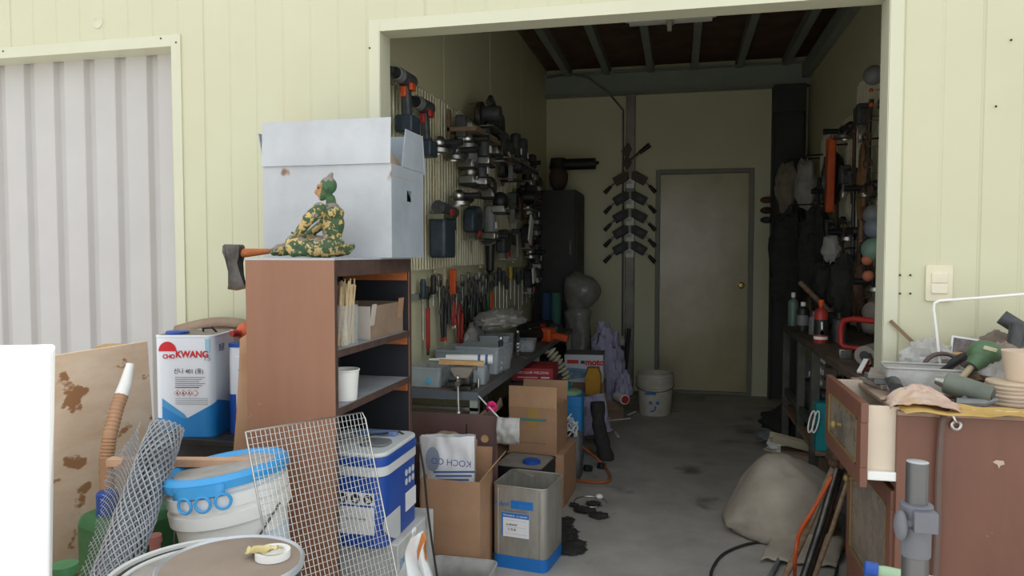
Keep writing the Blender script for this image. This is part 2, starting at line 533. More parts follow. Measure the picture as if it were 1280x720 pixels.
q0 = P(778, 420, Y=YB - 0.02); q1 = P(779, 175, Y=YB - 0.02); q2 = P(779, 138, Y=YB - 0.02); q3 = P(735, 97, Y=YB - 0.14); q4 = P(684, 98, Y=YB - 0.15)
b = MB(); b.tube([q0, q1, q2, P(760, 115, Y=YB - 0.13), q3, P(712, 92, Y=YB - 0.14), q4], 0.009, 8)
tag(b.build('cable_conduit', m_grey), 'grey cable conduit running from the beam down to the socket', 'conduit')
# ================================================================ LEFT OF THE OPENING
# bookcase, open front towards +x
BX0, BX1, BY0, BY1, BZ = -1.32, -1.02, 2.05, 2.70, 1.283
bc = T('bookcase', 'worn brown laminate bookcase standing before the wide opening', 'bookcase', (BX0, BY0, 0))
W, D = BX1 - BX0, BY1 - BY0
b = MB(); b.bx((0, 0, 0), (W, 0.018, BZ)); sp = b.build('side_panel', m_brown, bc)
b = MB(); b.bx((W, 0, 0), (W + 0.0015, 0.018, BZ)); b.build('edge_band', m_brownedge, sp)
b = MB(); b.bx((0, D - 0.018, 0), (W, D, BZ)); sp = b.build('side_panel', m_brown, bc)
b = MB(); b.bx((W, D - 0.018, 0), (W + 0.0015, D, BZ)); b.build('edge_band', m_brownedge, sp)
b = MB(); b.bx((-0.002, 0, BZ), (W + 0.002, D, BZ + 0.006)); b.build('top_sheet', M('grey_top_sheet', 'b9bcc0', 0.6, scale=6), bc)
b = MB(); b.bx((0.01, 0.018, BZ - 0.05), (W, D - 0.018, BZ)); b.build('top', m_brownedge, bc)
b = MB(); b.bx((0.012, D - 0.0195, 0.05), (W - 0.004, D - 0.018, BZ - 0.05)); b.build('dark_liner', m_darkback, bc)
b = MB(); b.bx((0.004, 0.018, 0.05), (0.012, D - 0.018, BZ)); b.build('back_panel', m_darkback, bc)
SH = (1.005, 0.825)
for z in SH + (0.07,):
    b = MB(); b.bx((0.012, 0.018, z - 0.02), (W - 0.004, D - 0.018, z)); s = b.build('shelf', m_shelf, bc)
    b = MB(); b.bx((W - 0.004, 0.018, z - 0.021), (W + 0.0015, D - 0.018, z + 0.0005)); b.build('edge_band', m_brownedge, s)
for z in SH + (BZ - 0.03,):
    b = MB(); b.bx((0.03, D - 0.032, z - 0.052), (W - 0.008, D - 0.0195, z - 0.02)); b.build('cleat', m_rawedge, bc)
bt = V((BX0, BY0, 0))

# white carton on top
m_wbox = spots(M('white_carton', 'c4c6ca', 0.8, col2='b2b4b8', amt=1, scale=4, bump=0.03), '8b6a50', 5.5, 0.69, 0.72, detail=3)
m_wboxs = spots(M('white_carton_shaded', 'a9b0b8', 0.8, col2='979ea6', amt=1, scale=4), '6b5c50', 7, 0.70, 0.74, detail=3)  # carton colour with the bluish shade of its side painted in, plus stains
t = T('white_carton', 'open whitish carton with stained flaps on top of the bookcase', 'box', (-1.468, 2.40, BZ + 0.006))
w, d, h, k = 0.492, 0.325, 0.326, 0.004
b = MB(); b.bx((0, 0, 0), (w, k, h)); b.build('front_panel', m_wbox, t)
b = MB(); b.bx((0, d - k, 0), (w, d, h)); b.build('back_panel', m_wbox, t)
b = MB(); b.bx((0, k, 0), (k, d - k, h)); b.build('side_panel', m_wbox, t)
hx = w
b = MB()
for (lo, hi) in (((w - k, k, 0), (w, d - k, 0.205)), ((w - k, k, 0.245), (w, d - k, h)), ((w - k, k, 0.205), (w, 0.15, 0.245)), ((w - k, 0.20, 0.205), (w, d - k, 0.245))):
    b.bx(lo, hi)
b.build('side_panel', m_wboxs, t)
b = MB(); b.bx((k, k, 0), (w - k, d - k, k)); b.build('base', m_wboxs, t)
b = MB(); b.box((w / 2, -0.002, h + 0.079), (w, k, 0.158), (-3, 0, 0)); b.build('flap', m_wbox, t)
b = MB(); b.box((w / 2 + 0.02, d + 0.012, h + 0.07), (w - 0.04, k, 0.15), (12, 0, 0)); b.build('flap', m_wboxs, t)
b = MB(); b.box((-0.011, d / 2, h + 0.06), (k, d - 0.02, 0.125), (0, -10, 0)); b.build('flap', m_wboxs, t)
b = MB(); b.xz([(0.05, 0), (0.27, 0), (0.26, 0.14), (0.09, 0.14)], -0.002, 0.002); b.build('flap', m_wboxs, t, loc=(w, 0.05, h), rot=(0, 0, 90))
b = MB(); b.box((w - 0.05, 0.12, h + 0.02), (0.004, 0.2, 0.16), (0, -38, 0)); b.box((w - 0.09, 0.10, h + 0.05), (0.004, 0.2, 0.1), (0, -38, 0)); b.build('inner_flap', M('raw_card', 'c3ab92', 0.85, col2='a58d75', amt=1, scale=8), t)

b = MB(); b.grid(lambda s, v: V((0.36 + 0.11 * s, 0.03 + 0.27 * v, 0.16 + 0.14 * math.sin(3.14 * v) * math.sin(1.2 * s + 1.0) + 0.03 * nz(s * 4, v * 5))), 10, 14)  # dark sheet added behind the hand hole so the hole looks shaded
tag(b.build('hole_darkener', m_rubber, loc=(-1.468, 2.40, BZ), solid=0.003), 'dark sheet added inside the open white carton to darken its hand hole', 'cloth')

# camouflage painted seated figure, one remeshed body
def taper(b, pts, rs, n=12):
    """smooth tapered limb with rounded ends"""
    out, ro = [], []
    pts = [V(p) for p in pts]
    for i in range(len(pts) - 1):
        for q in range(6):
            u = q / 6
            out.append(pts[i].lerp(pts[i + 1], u)); ro.append(rs[i] + (rs[i + 1] - rs[i]) * u)
    out.append(pts[-1]); ro.append(rs[-1])
    b.tube(out, ro, n)
    b.ell(pts[0], (rs[0],) * 3, 12, 8); b.ell(pts[-1], (rs[-1],) * 3, 12, 8)
    for i in range(1, len(pts) - 1):
        b.ell(pts[i], (rs[i],) * 3, 12, 8)
m_camo = M('camouflage_paint', '3d5638', 0.65, col2='c9aa6c', amt=1, scale=48, bump=0.15)
MATS['camouflage_paint'].node_tree.nodes['Color Ramp'].color_ramp.elements[0].position = 0.52
MATS['camouflage_paint'].node_tree.nodes['Color Ramp'].color_ramp.elements[1].position = 0.545
spots(m_camo, '8a7f72', 24, 0.63, 0.66)
u = 0.000567
def F(px, pz, y=0.0):
    return V(((px - 640) * u, y, (522 - pz) * u))
b = MB()
taper(b, [F(690, 458, 0), F(690, 410, 0), F(697, 330, 0), F(690, 255, 0)], [0.036, 0.030, 0.038, 0.030], 16)      # trunk
b.ell(F(697, 462), (0.040, 0.048, 0.034)); b.ell(F(672, 300, 0), (0.030, 0.040, 0.045)); b.ell(F(705, 270), (0.03, 0.052, 0.026))
taper(b, [F(690, 245), F(683, 185)], [0.020, 0.016])
taper(b, [F(648, 250, -0.048), F(590, 310, -0.062), F(575, 330, -0.06), F(535, 370, -0.05), F(508, 395, -0.042)], [0.023, 0.021, 0.017, 0.016, 0.011])
taper(b, [F(660, 250, 0.050), F(600, 320, 0.06), F(545, 365, 0.05), F(470, 420, 0.035)], [0.021, 0.018, 0.015, 0.011])
taper(b, [F(685, 465, 0.03), F(560, 440, 0.055), F(430, 448, 0.055), F(372, 478, 0.03)], [0.033, 0.026, 0.023, 0.021])   # far leg
taper(b, [F(395, 478, 0.03), F(350, 484, 0.02), F(330, 494, 0.0)], [0.022, 0.021, 0.014])
taper(b, [F(685, 470, -0.03), F(600, 478, -0.06), F(505, 440, -0.062)], [0.034, 0.028, 0.023])                             # near leg, knee up
taper(b, [F(495, 440, -0.06), F(500, 470, -0.075), F(512, 500, -0.08)], [0.024, 0.021, 0.015])
taper(b, [F(512, 500, -0.08), F(560, 497, -0.07), F(590, 500, -0.065)], [0.014, 0.014, 0.013])
taper(b, [F(700, 490, 0.03), F(770, 485, 0.01), F(808, 462, 0.0)], [0.02, 0.017, 0.012])                                  # foot behind
for j, (dx, dz) in enumerate(((-14, 18), (-6, 24), (3, 27), (11, 26))):                                                     # fingers on the knee
    taper(b, [F(508 + dx * 0.5, 398, -0.045 - 0.006 * j + 0.009), F(496 + dx, 404 + dz * .5, -0.052 - 0.007 * j + 0.01), F(490 + dx, 398 + dz, -0.06 - 0.007 * j + 0.012)], [0.005, 0.0045, 0.0035], 8)
taper(b, [F(512, 395, -0.05), F(500, 385, -0.075)], [0.0055, 0.004], 8)
taper(b, [F(480, 412, 0.04), F(455, 425, 0.03), F(440, 440, 0.03)], [0.010, 0.006, 0.004], 8)
H0 = F(660, 128)
b.ell(H0 + V((0.006, 0, 0.012)), (0.029, 0.024, 0.030)); b.ell(H0 + V((-0.012, 0, -0.014)), (0.020, 0.017, 0.021))
b.ell(H0 + V((-0.016, 0, -0.030)), (0.012, 0.011, 0.009))                                                               # chin
taper(b, [H0 + V((-0.027, 0, 0.006)), H0 + V((-0.036, 0, -0.010))], [0.005, 0.0075], 8)                                   # nose
taper(b, [H0 + V((-0.022, -0.014, 0.010)), H0 + V((-0.028, 0, 0.011)), H0 + V((-0.022, 0.014, 0.010))], [0.006, 0.0065, 0.006], 8)   # brow
taper(b, [H0 + V((-0.027, -0.007, -0.021)), H0 + V((-0.031, 0, -0.021)), H0 + V((-0.027, 0.007, -0.021))], [0.003, 0.004, 0.003], 8)
for y in (-0.023, 0.023):
    b.ell(H0 + V((0.008, y, 0.002)), (0.007, 0.005, 0.011), 8, 6)                                                        # ears
taper(b, [H0 + V((0.012, 0, 0.040)), H0 + V((0.018, 0, 0.050))], [0.010, 0.006], 8)                                      # top knot
fl = P(408, 325, Y=2.27)
fg = b.build('camouflage_figure', m_camo, loc=(fl.x, 2.255, BZ + 0.0105), rot=(0, 0, 6), weld=False)
q = fg.modifiers.new('remesh', 'REMESH'); q.mode = 'VOXEL'; q.voxel_size = 0.0022; q.use_smooth_shade = True
q = fg.modifiers.new('smooth', 'SMOOTH'); q.iterations = 4; q.factor = 0.5
bpy.context.view_layer.update()
me = bpy.data.meshes.new_from_object(fg.evaluated_get(bpy.context.evaluated_depsgraph_get()))
fg.modifiers.clear()
fg.data = me
me.materials.clear()
for m_ in (m_camo, M('tan_face_paint', 'b98a5c', 0.65, col2='a27548', amt=1, scale=60, bump=0.1), M('green_hood_paint', '3a5a3d', 0.65, col2='46683f', amt=1, scale=60, bump=0.1), M('grey_worn_wood', '8d8379', 0.75, col2='7b7067', amt=1, scale=40)):
    me.materials.append(m_)
for pl in me.polygons:
    d_ = pl.center - H0
    if d_.z > -0.045 and abs(d_.x) < 0.045 and pl.center.z > F(0, 190).z:
        face_ = d_.x < -0.012 + 0.25 * d_.z and abs(d_.y) < 0.022 and d_.z < 0.020
        pl.material_index = 1 if face_ else (3 if d_.z > 0.026 + 0.006 * nz(d_.x * 90, d_.y * 90) else 2)
    elif pl.normal.z > 0.55 and nz(pl.center.x * 30, pl.center.y * 30, 5) > -0.12:
        pl.material_index = 3
    pl.use_smooth = True
for y in (-0.0095, 0.0095):
    b = MB(); b.ell(H0 + V((-0.0265, y, 0.0035)), (0.0028, 0.0036, 0.0024), 10, 6); b.build('eye', m_black, fg)
tag(fg, 'small seated person figurine in camouflage paint, arm resting on knee, beside the carton', 'figurine')

# axe lying across the figure's legs, head over the edge of the bookcase
a0 = P(296, 317, Y=2.19); a1 = P(403, 309, Y=2.35)
t = T('axe', 'old axe with blackened head hanging over the bookcase edge', 'axe', a0)
dv = a1 - a0
b = MB()
pts, rr = [], []
for k in range(9):
    s = k / 8
    pts.append(dv * s); rr.append(0.0125 + 0.004 * math.cos(s * 6.28) - 0.002 * s)
b.tube(pts, rr, 10); b.build('handle', m_rawedge, t)
b = MB()
b.xz([(-0.042, 0.026), (-0.035, 0.031), (0.014, 0.030), (0.020, 0.024), (0.018, -0.012), (0.013, -0.03), (0.020, -0.07), (0.034, -0.115), (0.0, -0.122), (-0.034, -0.119), (-0.028, -0.06), (-0.033, -0.02), (-0.044, 0.005)], -0.018, 0.018)
for v in b.bm.verts:
    if v.co.z < -0.09: v.co.y *= 0.18
    elif v.co.z < -0.04: v.co.y *= 0.6
b.build('axe_head', m_dkmetal, t, bevel=0.002)
b = MB(); b.xz([(-0.034, -0.119), (0.0, -0.123), (0.034, -0.115), (0.033, -0.107), (-0.033, -0.11)], -0.0045, 0.0045); b.build('blade_edge', m_rust, t)

# bundle of thin wooden sticks in a clear pouch, on the upper shelf
sb = P(432, 425, X=-1.10)
for k in range(40):
    b = MB()
    L = random.uniform(0.185, 0.215)
    b.box((0, 0, L / 2), (0.0045, 0.0055, L))
    o = b.build('wooden_stick', m_stickwood, smooth=0)
    i, j = k % 9, k // 9
    o.location = (-1.090 + 0.011 * j + random.uniform(-.002, .002), 2.155 + 0.0135 * i, SH[0] + 0.003)
    o.rotation_euler = (R(-8 + random.uniform(-4, 6)), R(random.uniform(-1, 6)), random.uniform(0, 1))
    tag(o, 'thin pale wooden stick in the clear pouch on the upper shelf', 'stick', 'wooden sticks in the clear pouch')
b = MB(); b.prism(rrect(0.06, 0.105, 0.015), 0.0, 0.13, Matrix.Translation((-1.064, 2.207, SH[0] + 0.001)), hole=True)
tag(b.build('clear_pouch', m_clear), 'clear plastic pouch holding the thin wooden sticks', 'pouch')
# small open carton
t = T('shelf_carton', 'small open brown carton on the upper bookcase shelf', 'box', (-1.225, 2.355, SH[0] + 0.001))
w, d, h = 0.185, 0.31, 0.115
for nm, lo, hi in (('front_panel', (0, 0, 0), (w, .004, h)), ('back_panel', (0, d - .004, 0), (w, d, h)), ('side_panel', (0, .004, 0), (.004, d - .004, h)), ('side_panel', (w - .004, .004, 0), (w, d - .004, h)), ('base', (.004, .004, 0), (w - .004, d - .004, .004))):
    b = MB(); b.bx(lo, hi); b.build(nm, m_carddk if nm != 'front_panel' else M('pale_card', 'c9bfb5', 0.8, scale=6), t)
b = MB(); b.box((w + 0.002, d - 0.03, 0.09), (.003, 0.05, 0.08), (0, 6, 0)); b.build('tape', m_card, t)
b = MB(); b.box((w + 0.004, 0.02, 0.085), (.003, 0.035, 0.075), (0, 8, 0)); b.build('torn_flap', M('pale_card', 'c9bfb5'), t)
# white paper cup
p = P(434, 500, X=-1.09)
t = T('paper_cup', 'white paper tub standing on the middle bookcase shelf', 'cup', (-1.066, 2.21, SH[1] + 0.001))
b = MB(); b.lathe([(0.0, 0.004), (0.036, 0.004), (0.036, 0), (0.039, 0), (0.047, 0.098), (0.045, 0.098), (0.0375, 0.008), (0, 0.008)], 28); b.build('tub', m_white, t)
b = MB(); b.tube([(0.047 * math.cos(a), 0.047 * math.sin(a), 0.098) for a in [2 * math.pi * q / 28 for q in range(28)]], 0.003, 6, closed=True); b.build('rim', m_white, t)

# cool box standing in the lower compartment on a white box
t = T('white_box', 'white box with blue print under the blue cool box', 'box', (-1.15, 2.235, 0.0705))
b = MB(); b.bx((-0.10, 0, 0), (0.255, 0.36, 0.275)); b.build('box', M('dusty_white_card', 'd6d5d2', 0.8, col2='bab7b2', amt=1, scale=8), t, bevel=0.004)
text('PREMIUM', 0.05, M('pale_blue_ink', '7fb2d8', 0.6), t, (0.256, 0.12, 0.20), (90, 0, 90))
b = MB(); b.bx((0.255, 0.04, 0.10), (0.256, 0.24, 0.15)); b.build('print_band', MATS['pale_blue_ink'], t)
t = T('cool_box', 'blue cool box with pale grey lid in the bookcase', 'cool box', (-1.10, 2.185, 0.3465))
LX, LY, LH = 0.28, 0.40, 0.315
b = MB(); b.prism([(x + 0.04, y + 0.16) for x, y in rrect(0.275, 0.32, 0.045, 6)], 0, 0.235); b.build('body', m_blue, t, bevel=0.004)
m_lidgrey = M('pale_grey_plastic', 'd5d7d8', 0.45, col2='c4c6c6', scale=6)
b = MB(); b.prism([(x + 0.04, y + 0.16) for x, y in rrect(0.283, 0.328, 0.047, 6)], 0.235, 0.268); b.build('band', m_lidgrey, t, bevel=0.003)
b = MB(); b.prism([(x + 0.04, y + 0.16) for x, y in rrect(0.287, 0.332, 0.048, 6)], 0.268, 0.296); b.build('lid_rim', m_blue, t, bevel=0.003)
b = MB(); b.prism([(x + 0.04, y + 0.16) for x, y in rrect(0.28, 0.325, 0.046, 6)], 0.296, 0.312); b.build('lid', m_lidgrey, t, bevel=0.006)
b = MB(); b.prism([(x + 0.10, y + 0.12) for x, y in rrect(0.10, 0.09, 0.03, 5)], 0.312, 0.322); b.build('cup_recess', m_grey, t, bevel=0.003)
b = MB(); b.prism([(x + 0.05, y + 0.24) for x, y in rrect(0.16, 0.03, 0.013, 5)], 0.312, 0.328); b.build('lid_grip', M('blue_grey_grip', '6b86b4', 0.4), t, bevel=0.003)
lb = (-0.000)
b = MB(); b.bx((0.015, -0.0012, 0.045), (0.145, 0, 0.135)); lab = b.build('label', m_paper, t)
text('No.2 TC SF CAMPER', 0.0085, m_ink, t, (0.08, -0.0016, 0.095))
b = MB(); b.bx((0.015, -0.0012, 0.142), (0.145, 0, 0.182)); b.build('label', m_paper, t)
for k in range(3):
    b = MB(); b.cyl((0.036 + 0.044 * k, -0.0012, 0.162), (0.036 + 0.044 * k, -0.002, 0.162), 0.016, n=20); g = b.build('pictogram', m_ink, t)
    b = MB(); b.box((0.036 + 0.044 * k, -0.0022, 0.162), (0.016, 0.0006, 0.005), (0, 35 * k - 30, 0)); b.box((0.036 + 0.044 * k, -0.0022, 0.155), (0.008, 0.0006, 0.008), (0, 0, 0)); b.build('symbol', m_paper, g)
b = MB(); b.xz([(0.16, 0.08), (0.165, 0.06), (0.20, 0.03), (0.26, 0.0), (0.30, 0.0), (0.30, 0.10), (0.16, 0.10)], -0.001, 0.001)
b.build('grey_swoosh', m_lidgrey, t, loc=(0.178, -0.16, 0.0), rot=(0, 0, 90))
b = MB(); b.bx((0.178, 0.19, 0.06), (0.1795, 0.29, 0.125)); b.build('sticker', m_paper, t)
for k in range(6):
    b = MB(); b.cyl((0.178, 0.20 + 0.032 * (k % 3), 0.195 - 0.032 * (k // 3)), (0.179, 0.20 + 0.032 * (k % 3), 0.195 - 0.032 * (k // 3)), 0.012, n=14); b.build('pictogram', m_lidgrey, t)
b = MB(); b.tube([(-0.06, 0.06, 0.31), (-0.02, 0.1, 0.325), (0.06, 0.18, 0.327), (0.13, 0.26, 0.322), (0.19, 0.30, 0.27), (0.205, 0.31, 0.16), (0.21, 0.32, 0.05), (0.23, 0.32, -0.10), (0.26, 0.30, -0.24)], 0.004, 6); b.build('strap', m_rubber, t)

# wire grill leaning in front
TL = P(307, 540, Y=1.68); TR = P(455, 515, Y=2.015)
BL = P(343, 735, Y=1.645); dn = (BL - TL).normalized()
Lg = (TL.z - 0.012) / -dn.z
t = T('wire_grill', 'thin square mesh cooking grill leaning against the bookcase', 'grill', TL)
ex = TR - TL
b = MB(); b.tube([(0, 0, 0), dn * 0.02, dn * (Lg - 0.01), dn * Lg + ex * 0.02, ex * .98 + dn * Lg, ex + dn * (Lg - 0.01), ex + dn * 0.02, ex * .98, ex * .02], 0.0026, 6, closed=True); b.build('frame', m_alu, t)
b = MB()
n1, n2 = 28, 50
nrm = ex.cross(dn).normalized()
for i in range(1, n1):
    a = ex * (i / n1); b.tube([a, a + dn * Lg], 0.0010, 4)
for j in range(1, n2):
    a = dn * (Lg * j / n2) + nrm * 0.0016
    if a.z + ex.z + TL.z > 0.0:
        b.tube([a, a + ex], 0.0010, 4)
tag(b.build('wire_grid', m_alu, t, weld=False), kind='stuff')

# white plastic bag with orange print on the floor before the cool box
b = MB()
def f(s, v):
    x = (s - .5) * 0.22 * (1 - 0.75 * v); 
    return V((x + 0.03 * nz(s * 3, v * 3, 1) + 0.02 * v, -0.05 + 0.06 * abs(s - .5) + 0.045 * nz(s * 4, v * 3, 5) + .05 * v, 0.44 * v ** 0.8 + 0.02 * nz(s * 5, v * 4, 9)))
b.grid(f, 26, 26)
m_bag = spots(M('white_film', 'f0f0ee', 0.4, col2='dfe2e6', scale=6), 'cc7a35', 7, 0.66, 0.68, stretch=(2, 1, 0.7), detail=2)
p = P(522, 720, Y=2.16)
tag(b.build('plastic_bag', m_bag, loc=(p.x, 2.10, 0.0), solid=0.001, smooth=60), 'crumpled white plastic bag with orange print propped below the cool box', 'bag')

# ---- tins on a low black table
t = T('low_table', 'black slatted low table carrying the printed tins', 'table', (-1.72, 2.55, 0))
for y in range(5):
    b = MB(); b.bx((-0.33, -0.20 + y * 0.08, 0.60), (0.36, -0.135 + y * 0.08, 0.622)); b.build('slat', m_black, t, bevel=0.002)
for (x, y) in ((-0.27, -0.17), (0.33, -0.17), (-0.27, 0.15), (0.33, 0.15)):
    b = MB(); b.bx((x - 0.02, y - 0.02, 0), (x + 0.02, y + 0.02, 0.6)); b.build('leg', m_black, t)
b = MB(); b.bx((-0.29, -0.195, 0.545), (0.35, -0.175, 0.6)); b.build('apron', m_black, t)

def tin(name, label, loc, rot, col, h=0.35, s=0.238, lid=True):
    t = T(name, label, 'tin', loc, rot)
    b = MB(); b.prism(rrect(s, s, 0.03, 6), 0.0, h); 
    b.build('body', col, t, bevel=0.002)
    return t
m_tinwhite = M('tin_white_print', 'e8ebf2', 0.3, col2='dfe3ec', scale=3, coat=0.3)
t = tin('thinner_tin', 'tall white printed square tin with blue foot on the low table', (-1.812, 2.48, 0.6225), 12, m_tinwhite, 0.375)
hs = 0.119
t.scale = (0.93, 0.93, 1.0)
b = MB(); b.prism(rrect(0.2405, 0.2405, 0.031, 6), 0.001, 0.07, hole=True); b.build('foot_band', m_sky, t)
def wrap(zs, mat, name, off):
    """zig-zag printed band round the front and the right side of the tin"""
    b = MB()
    pts = zs
    for i in range(len(pts) - 1):
        (a, za), (c, zc) = pts[i], pts[i + 1]
        def w(q, z):
            if q <= 0.089: return (q, -hs - off, z)
            if q <= 0.136:
                th = (q - 0.089) / 0.047 * math.pi / 2
                return (0.089 + (0.030 + off) * math.sin(th), -0.089 - (0.030 + off) * math.cos(th), z)
            return (hs + off, -0.089 + q - 0.136, z)
        n = 10
        for k in range(n):
            q0, q1 = a + (c - a) * k / n, a + (c - a) * (k + 1) / n
            z0, z1 = za + (zc - za) * k / n, za + (zc - za) * (k + 1) / n
            b.add([w(q0, 0.0), w(q1, 0.0), w(q1, z1), w(q0, z0)], [(0, 1, 2, 3)])
    return b.build(name, mat, t)
wrap([(-0.089, 0.115), (0.0, 0.065), (0.136, 0.135), (0.30, 0.10)], m_sky, 'printed_band', 0.0016)
wrap([(-0.089, 0.145), (0.0, 0.085), (0.02, 0.06)], M('pale_blue_print', '4fa0d8', 0.35), 'printed_band', 0.0011)
b = MB(); b.prism(rrect(0.241, 0.241, 0.031, 6), 0.37, 0.379); b.build('rim', m_tinwhite, t, bevel=0.002)
b = MB(); b.prism(rrect(0.222, 0.222, 0.028, 6), 0.379, 0.3795); b.build('dusty_top', m_dust, t)
b = MB(); b.lathe([(0.045, 0), (0.045, 0.008), (0.04, 0.011), (0, 0.011)], 20); b.build('cap', m_blue, t, loc=(-0.05, -0.06, 0.3795))
b = MB(); b.tube([V((0.02, 0.02, 0.38)), V((0.03, 0.0, 0.395)), V((0.07, -0.01, 0.398)), V((0.085, 0.0, 0.38))], 0.004, 6); b.build('wire_handle', m_black, t)
y0 = -hs - 0.0022
text('KWANG', 0.034, m_inkred, t, (0.035, y0, 0.308), bold=0.0012)
text('CHO', 0.022, m_inkred, t, (-0.058, y0, 0.300), bold=0.0008)
b = MB(); b.xz([(-0.034 + 0.036 * math.cos(R(a)), 0.012 + 0.036 * math.sin(R(a))) for a in range(0, 181, 15)], -0.0004, 0.0004); b.build('logo_arc', m_inkred, t, loc=(-0.029, y0 + 0.0005, 0.308))
text('신나 401 (통)', 0.022, m_ink, t, (0.02, y0, 0.245))
for k in range(6):
    b = MB(); b.bx((-0.035, y0, 0.224 - 0.0075 * k), (0.085 - 0.012 * (k % 3), y0 + 0.0006, 0.2215 - 0.0075 * k)); b.build('small_print', m_inkgrey if k != 5 else m_ink, t)
for k in range(4):
    b = MB(); cx = -0.027 + 0.024 * k
    b.xz([(cx - 0.0125, 0), (cx, -0.0125), (cx + 0.0125, 0), (cx, 0.0125)], -0.0003, 0.0003); g = b.build('hazard_diamond', m_inkred, t, loc=(0, y0, 0.165))
    b = MB(); b.xz([(cx - 0.0105, 0), (cx, -0.0105), (cx + 0.0105, 0), (cx, 0.0105)], -0.0003, 0.0003); b.build('hazard_inner', m_paper, g, loc=(0, -0.0005, 0))
    if k < 3:
        b = MB(); b.box((cx, -0.0012, 0), (0.004, 0.0003, 0.009)); b.box((cx, -0.0012, -0.003), (0.008, 0.0003, 0.002)); b.build('hazard_symbol', m_ink, g)
for k in range(4):
    b = MB(); b.bx((-0.035, y0, 0.145 - 0.007 * k), (0.095, y0 + 0.0006, 0.1435 - 0.007 * k)); b.build('small_print', m_inkgrey, t)
b = MB(); b.bx((0.088, y0, 0.315), (0.105, y0 + 0.001, 0.366)); b.build('blue_tape', M('pale_tape', '9fcbe0', 0.5), t)
text('15', 0.03, m_inkgrey, t, (0.094, y0, 0.295))
text('조광', 0.032, m_inkblue, t, (hs + 0.002, -0.04, 0.325), (90, 0, 90))
t = tin('second_tin', 'white and blue square tin half hidden behind the curved card', (-1.572, 2.56, 0.6225), 2, m_tinwhite, 0.335, 0.20)
b = MB(); b.prism(rrect(0.204, 0.204, 0.031, 6), 0.328, 0.342); b.build('rim', m_blue, t)
b = MB(); b.prism(rrect(0.203, 0.203, 0.031, 6), 0.0, 0.15, hole=True); b.build('foot_band', m_blue, t)
b = MB(); b.bx((-0.06, -0.103, 0.09), (0.07, -0.10, 0.295)); b.build('raised_panel', m_tinwhite, t, bevel=0.003)
text('도료', 0.05, m_ink, t, (-0.005, -0.1042, 0.255))
# orange bottle lying on the second tin
p = P(297, 420, Y=2.46)
t = T('orange_bottle', 'round orange plastic bottle lying on the second tin', 'bottle', (-1.628, 2.50, 1.003), (0, 0, 75))
b = MB(); b.lathe([(0, -0.03), (0.012, -0.03), (0.014, -0.012), (0.032, 0.0), (0.036, 0.02), (0.036, 0.10), (0.03, 0.11), (0, 0.112)], 20, Matrix.Rotation(R(90), 4, 'Y')); b.build('bottle', m_orange, t)
b = MB(); b.lathe([(0, -0.05), (0.012, -0.05), (0.014, -0.026), (0, -0.026)], 14, Matrix.Rotation(R(90), 4, 'Y')); b.build('cap', m_red, t)
# brown strip arched behind the tins
b = MB()
def f(s, v):
    return V((-0.18 + 0.50 * s, 0.02 * v, 0.035 * v + 0.042 * math.sin(math.pi * min(1, s * 1.05))))
b.grid(f, 18, 2)
tag(b.build('card_strip', m_carddk, loc=(-1.88, 2.66, 0.965), solid=0.006), 'bowed brown card strip behind the tall white tin', 'card')
b = MB(); b.box((0, 0, 0.19), (0.5, 0.03, 0.38)); tag(b.build('spare_board', m_carddk, loc=(-1.68, 2.69, 0.6225)), 'dull brown board standing behind the printed tins', 'board')
# curved card sheet leaning on the bookcase flank
b = MB()
A = [P(305, 408, Y=2.12), P(290, 470, Y=2.12), P(270, 568, Y=2.10)]
def f(s, v):
    z = 1.03 - 1.03 * v
    l = -1.375 - 0.13 * v ** 1.4
    r = -1.326 + 0.0 * v
    return V((l + (r - l) * s, 2.10 + 0.04 * s * v, z + 0.03 * s * (1 - v)))
b.grid(f, 6, 16)
tag(b.build('card_sheet', m_card, solid=0.004), 'tapering tan card sheet propped against the bookcase flank', 'card')

# plywood sheet on edge, running away along the left
m_ply = spots(M('plywood', 'efd6bd', 0.75, col2='e0bd9c', amt=1, scale=3, bump=0.05, stretch=(1, 1, 3)), 'a87750', 6.5, 0.60, 0.635, stretch=(1, 1.2, 2.0))
b = MB(); b.bx((-0.009, -1.5, 0), (0.009, 0, 0.985)); 
tag(b.build('plywood_sheet', m_ply, loc=(-1.825, 2.28, 0.004), rot=(0, -3, -3), bevel=0.002), 'stained plywood sheet standing on edge behind the white foam slab', 'plywood')
b = MB(); p = P(141, 431, Y=2.42); b.bx((-0.045, -0.045, 0), (0.045, 0.045, p.z))
tag(b.build('timber_post', m_wood, loc=(p.x + 0.0, 2.42, 0), rot=(0, 0, 20), bevel=0.004), 'raw timber post whose end shows above the plywood', 'timber')
# hose strip hanging over the plywood
b = MB()
pts = [P(163, 455, X=-1.72), P(157, 480, X=-1.715), P(146, 510, X=-1.71), P(137, 545, X=-1.70), P(133, 575, X=-1.70), P(135, 640, X=-1.69)]
t = T('ribbed_hose', 'pale ribbed hose hanging down the plywood', 'hose', pts[0])
q = [p - pts[0] for p in pts]
fine = []
for i in range(len(q) - 1):
    for k in range(14): fine.append(q[i].lerp(q[i + 1], k / 14))
b.tube(fine[20:], [0.019 + 0.0025 * (k % 2) for k in range(len(fine) - 20)], 10); b.build('hose', m_card, t)
b = MB(); b.tube([q[0], q[1], fine[21]], [0.012, 0.019, 0.021], 10); b.build('sleeve', m_white, t)
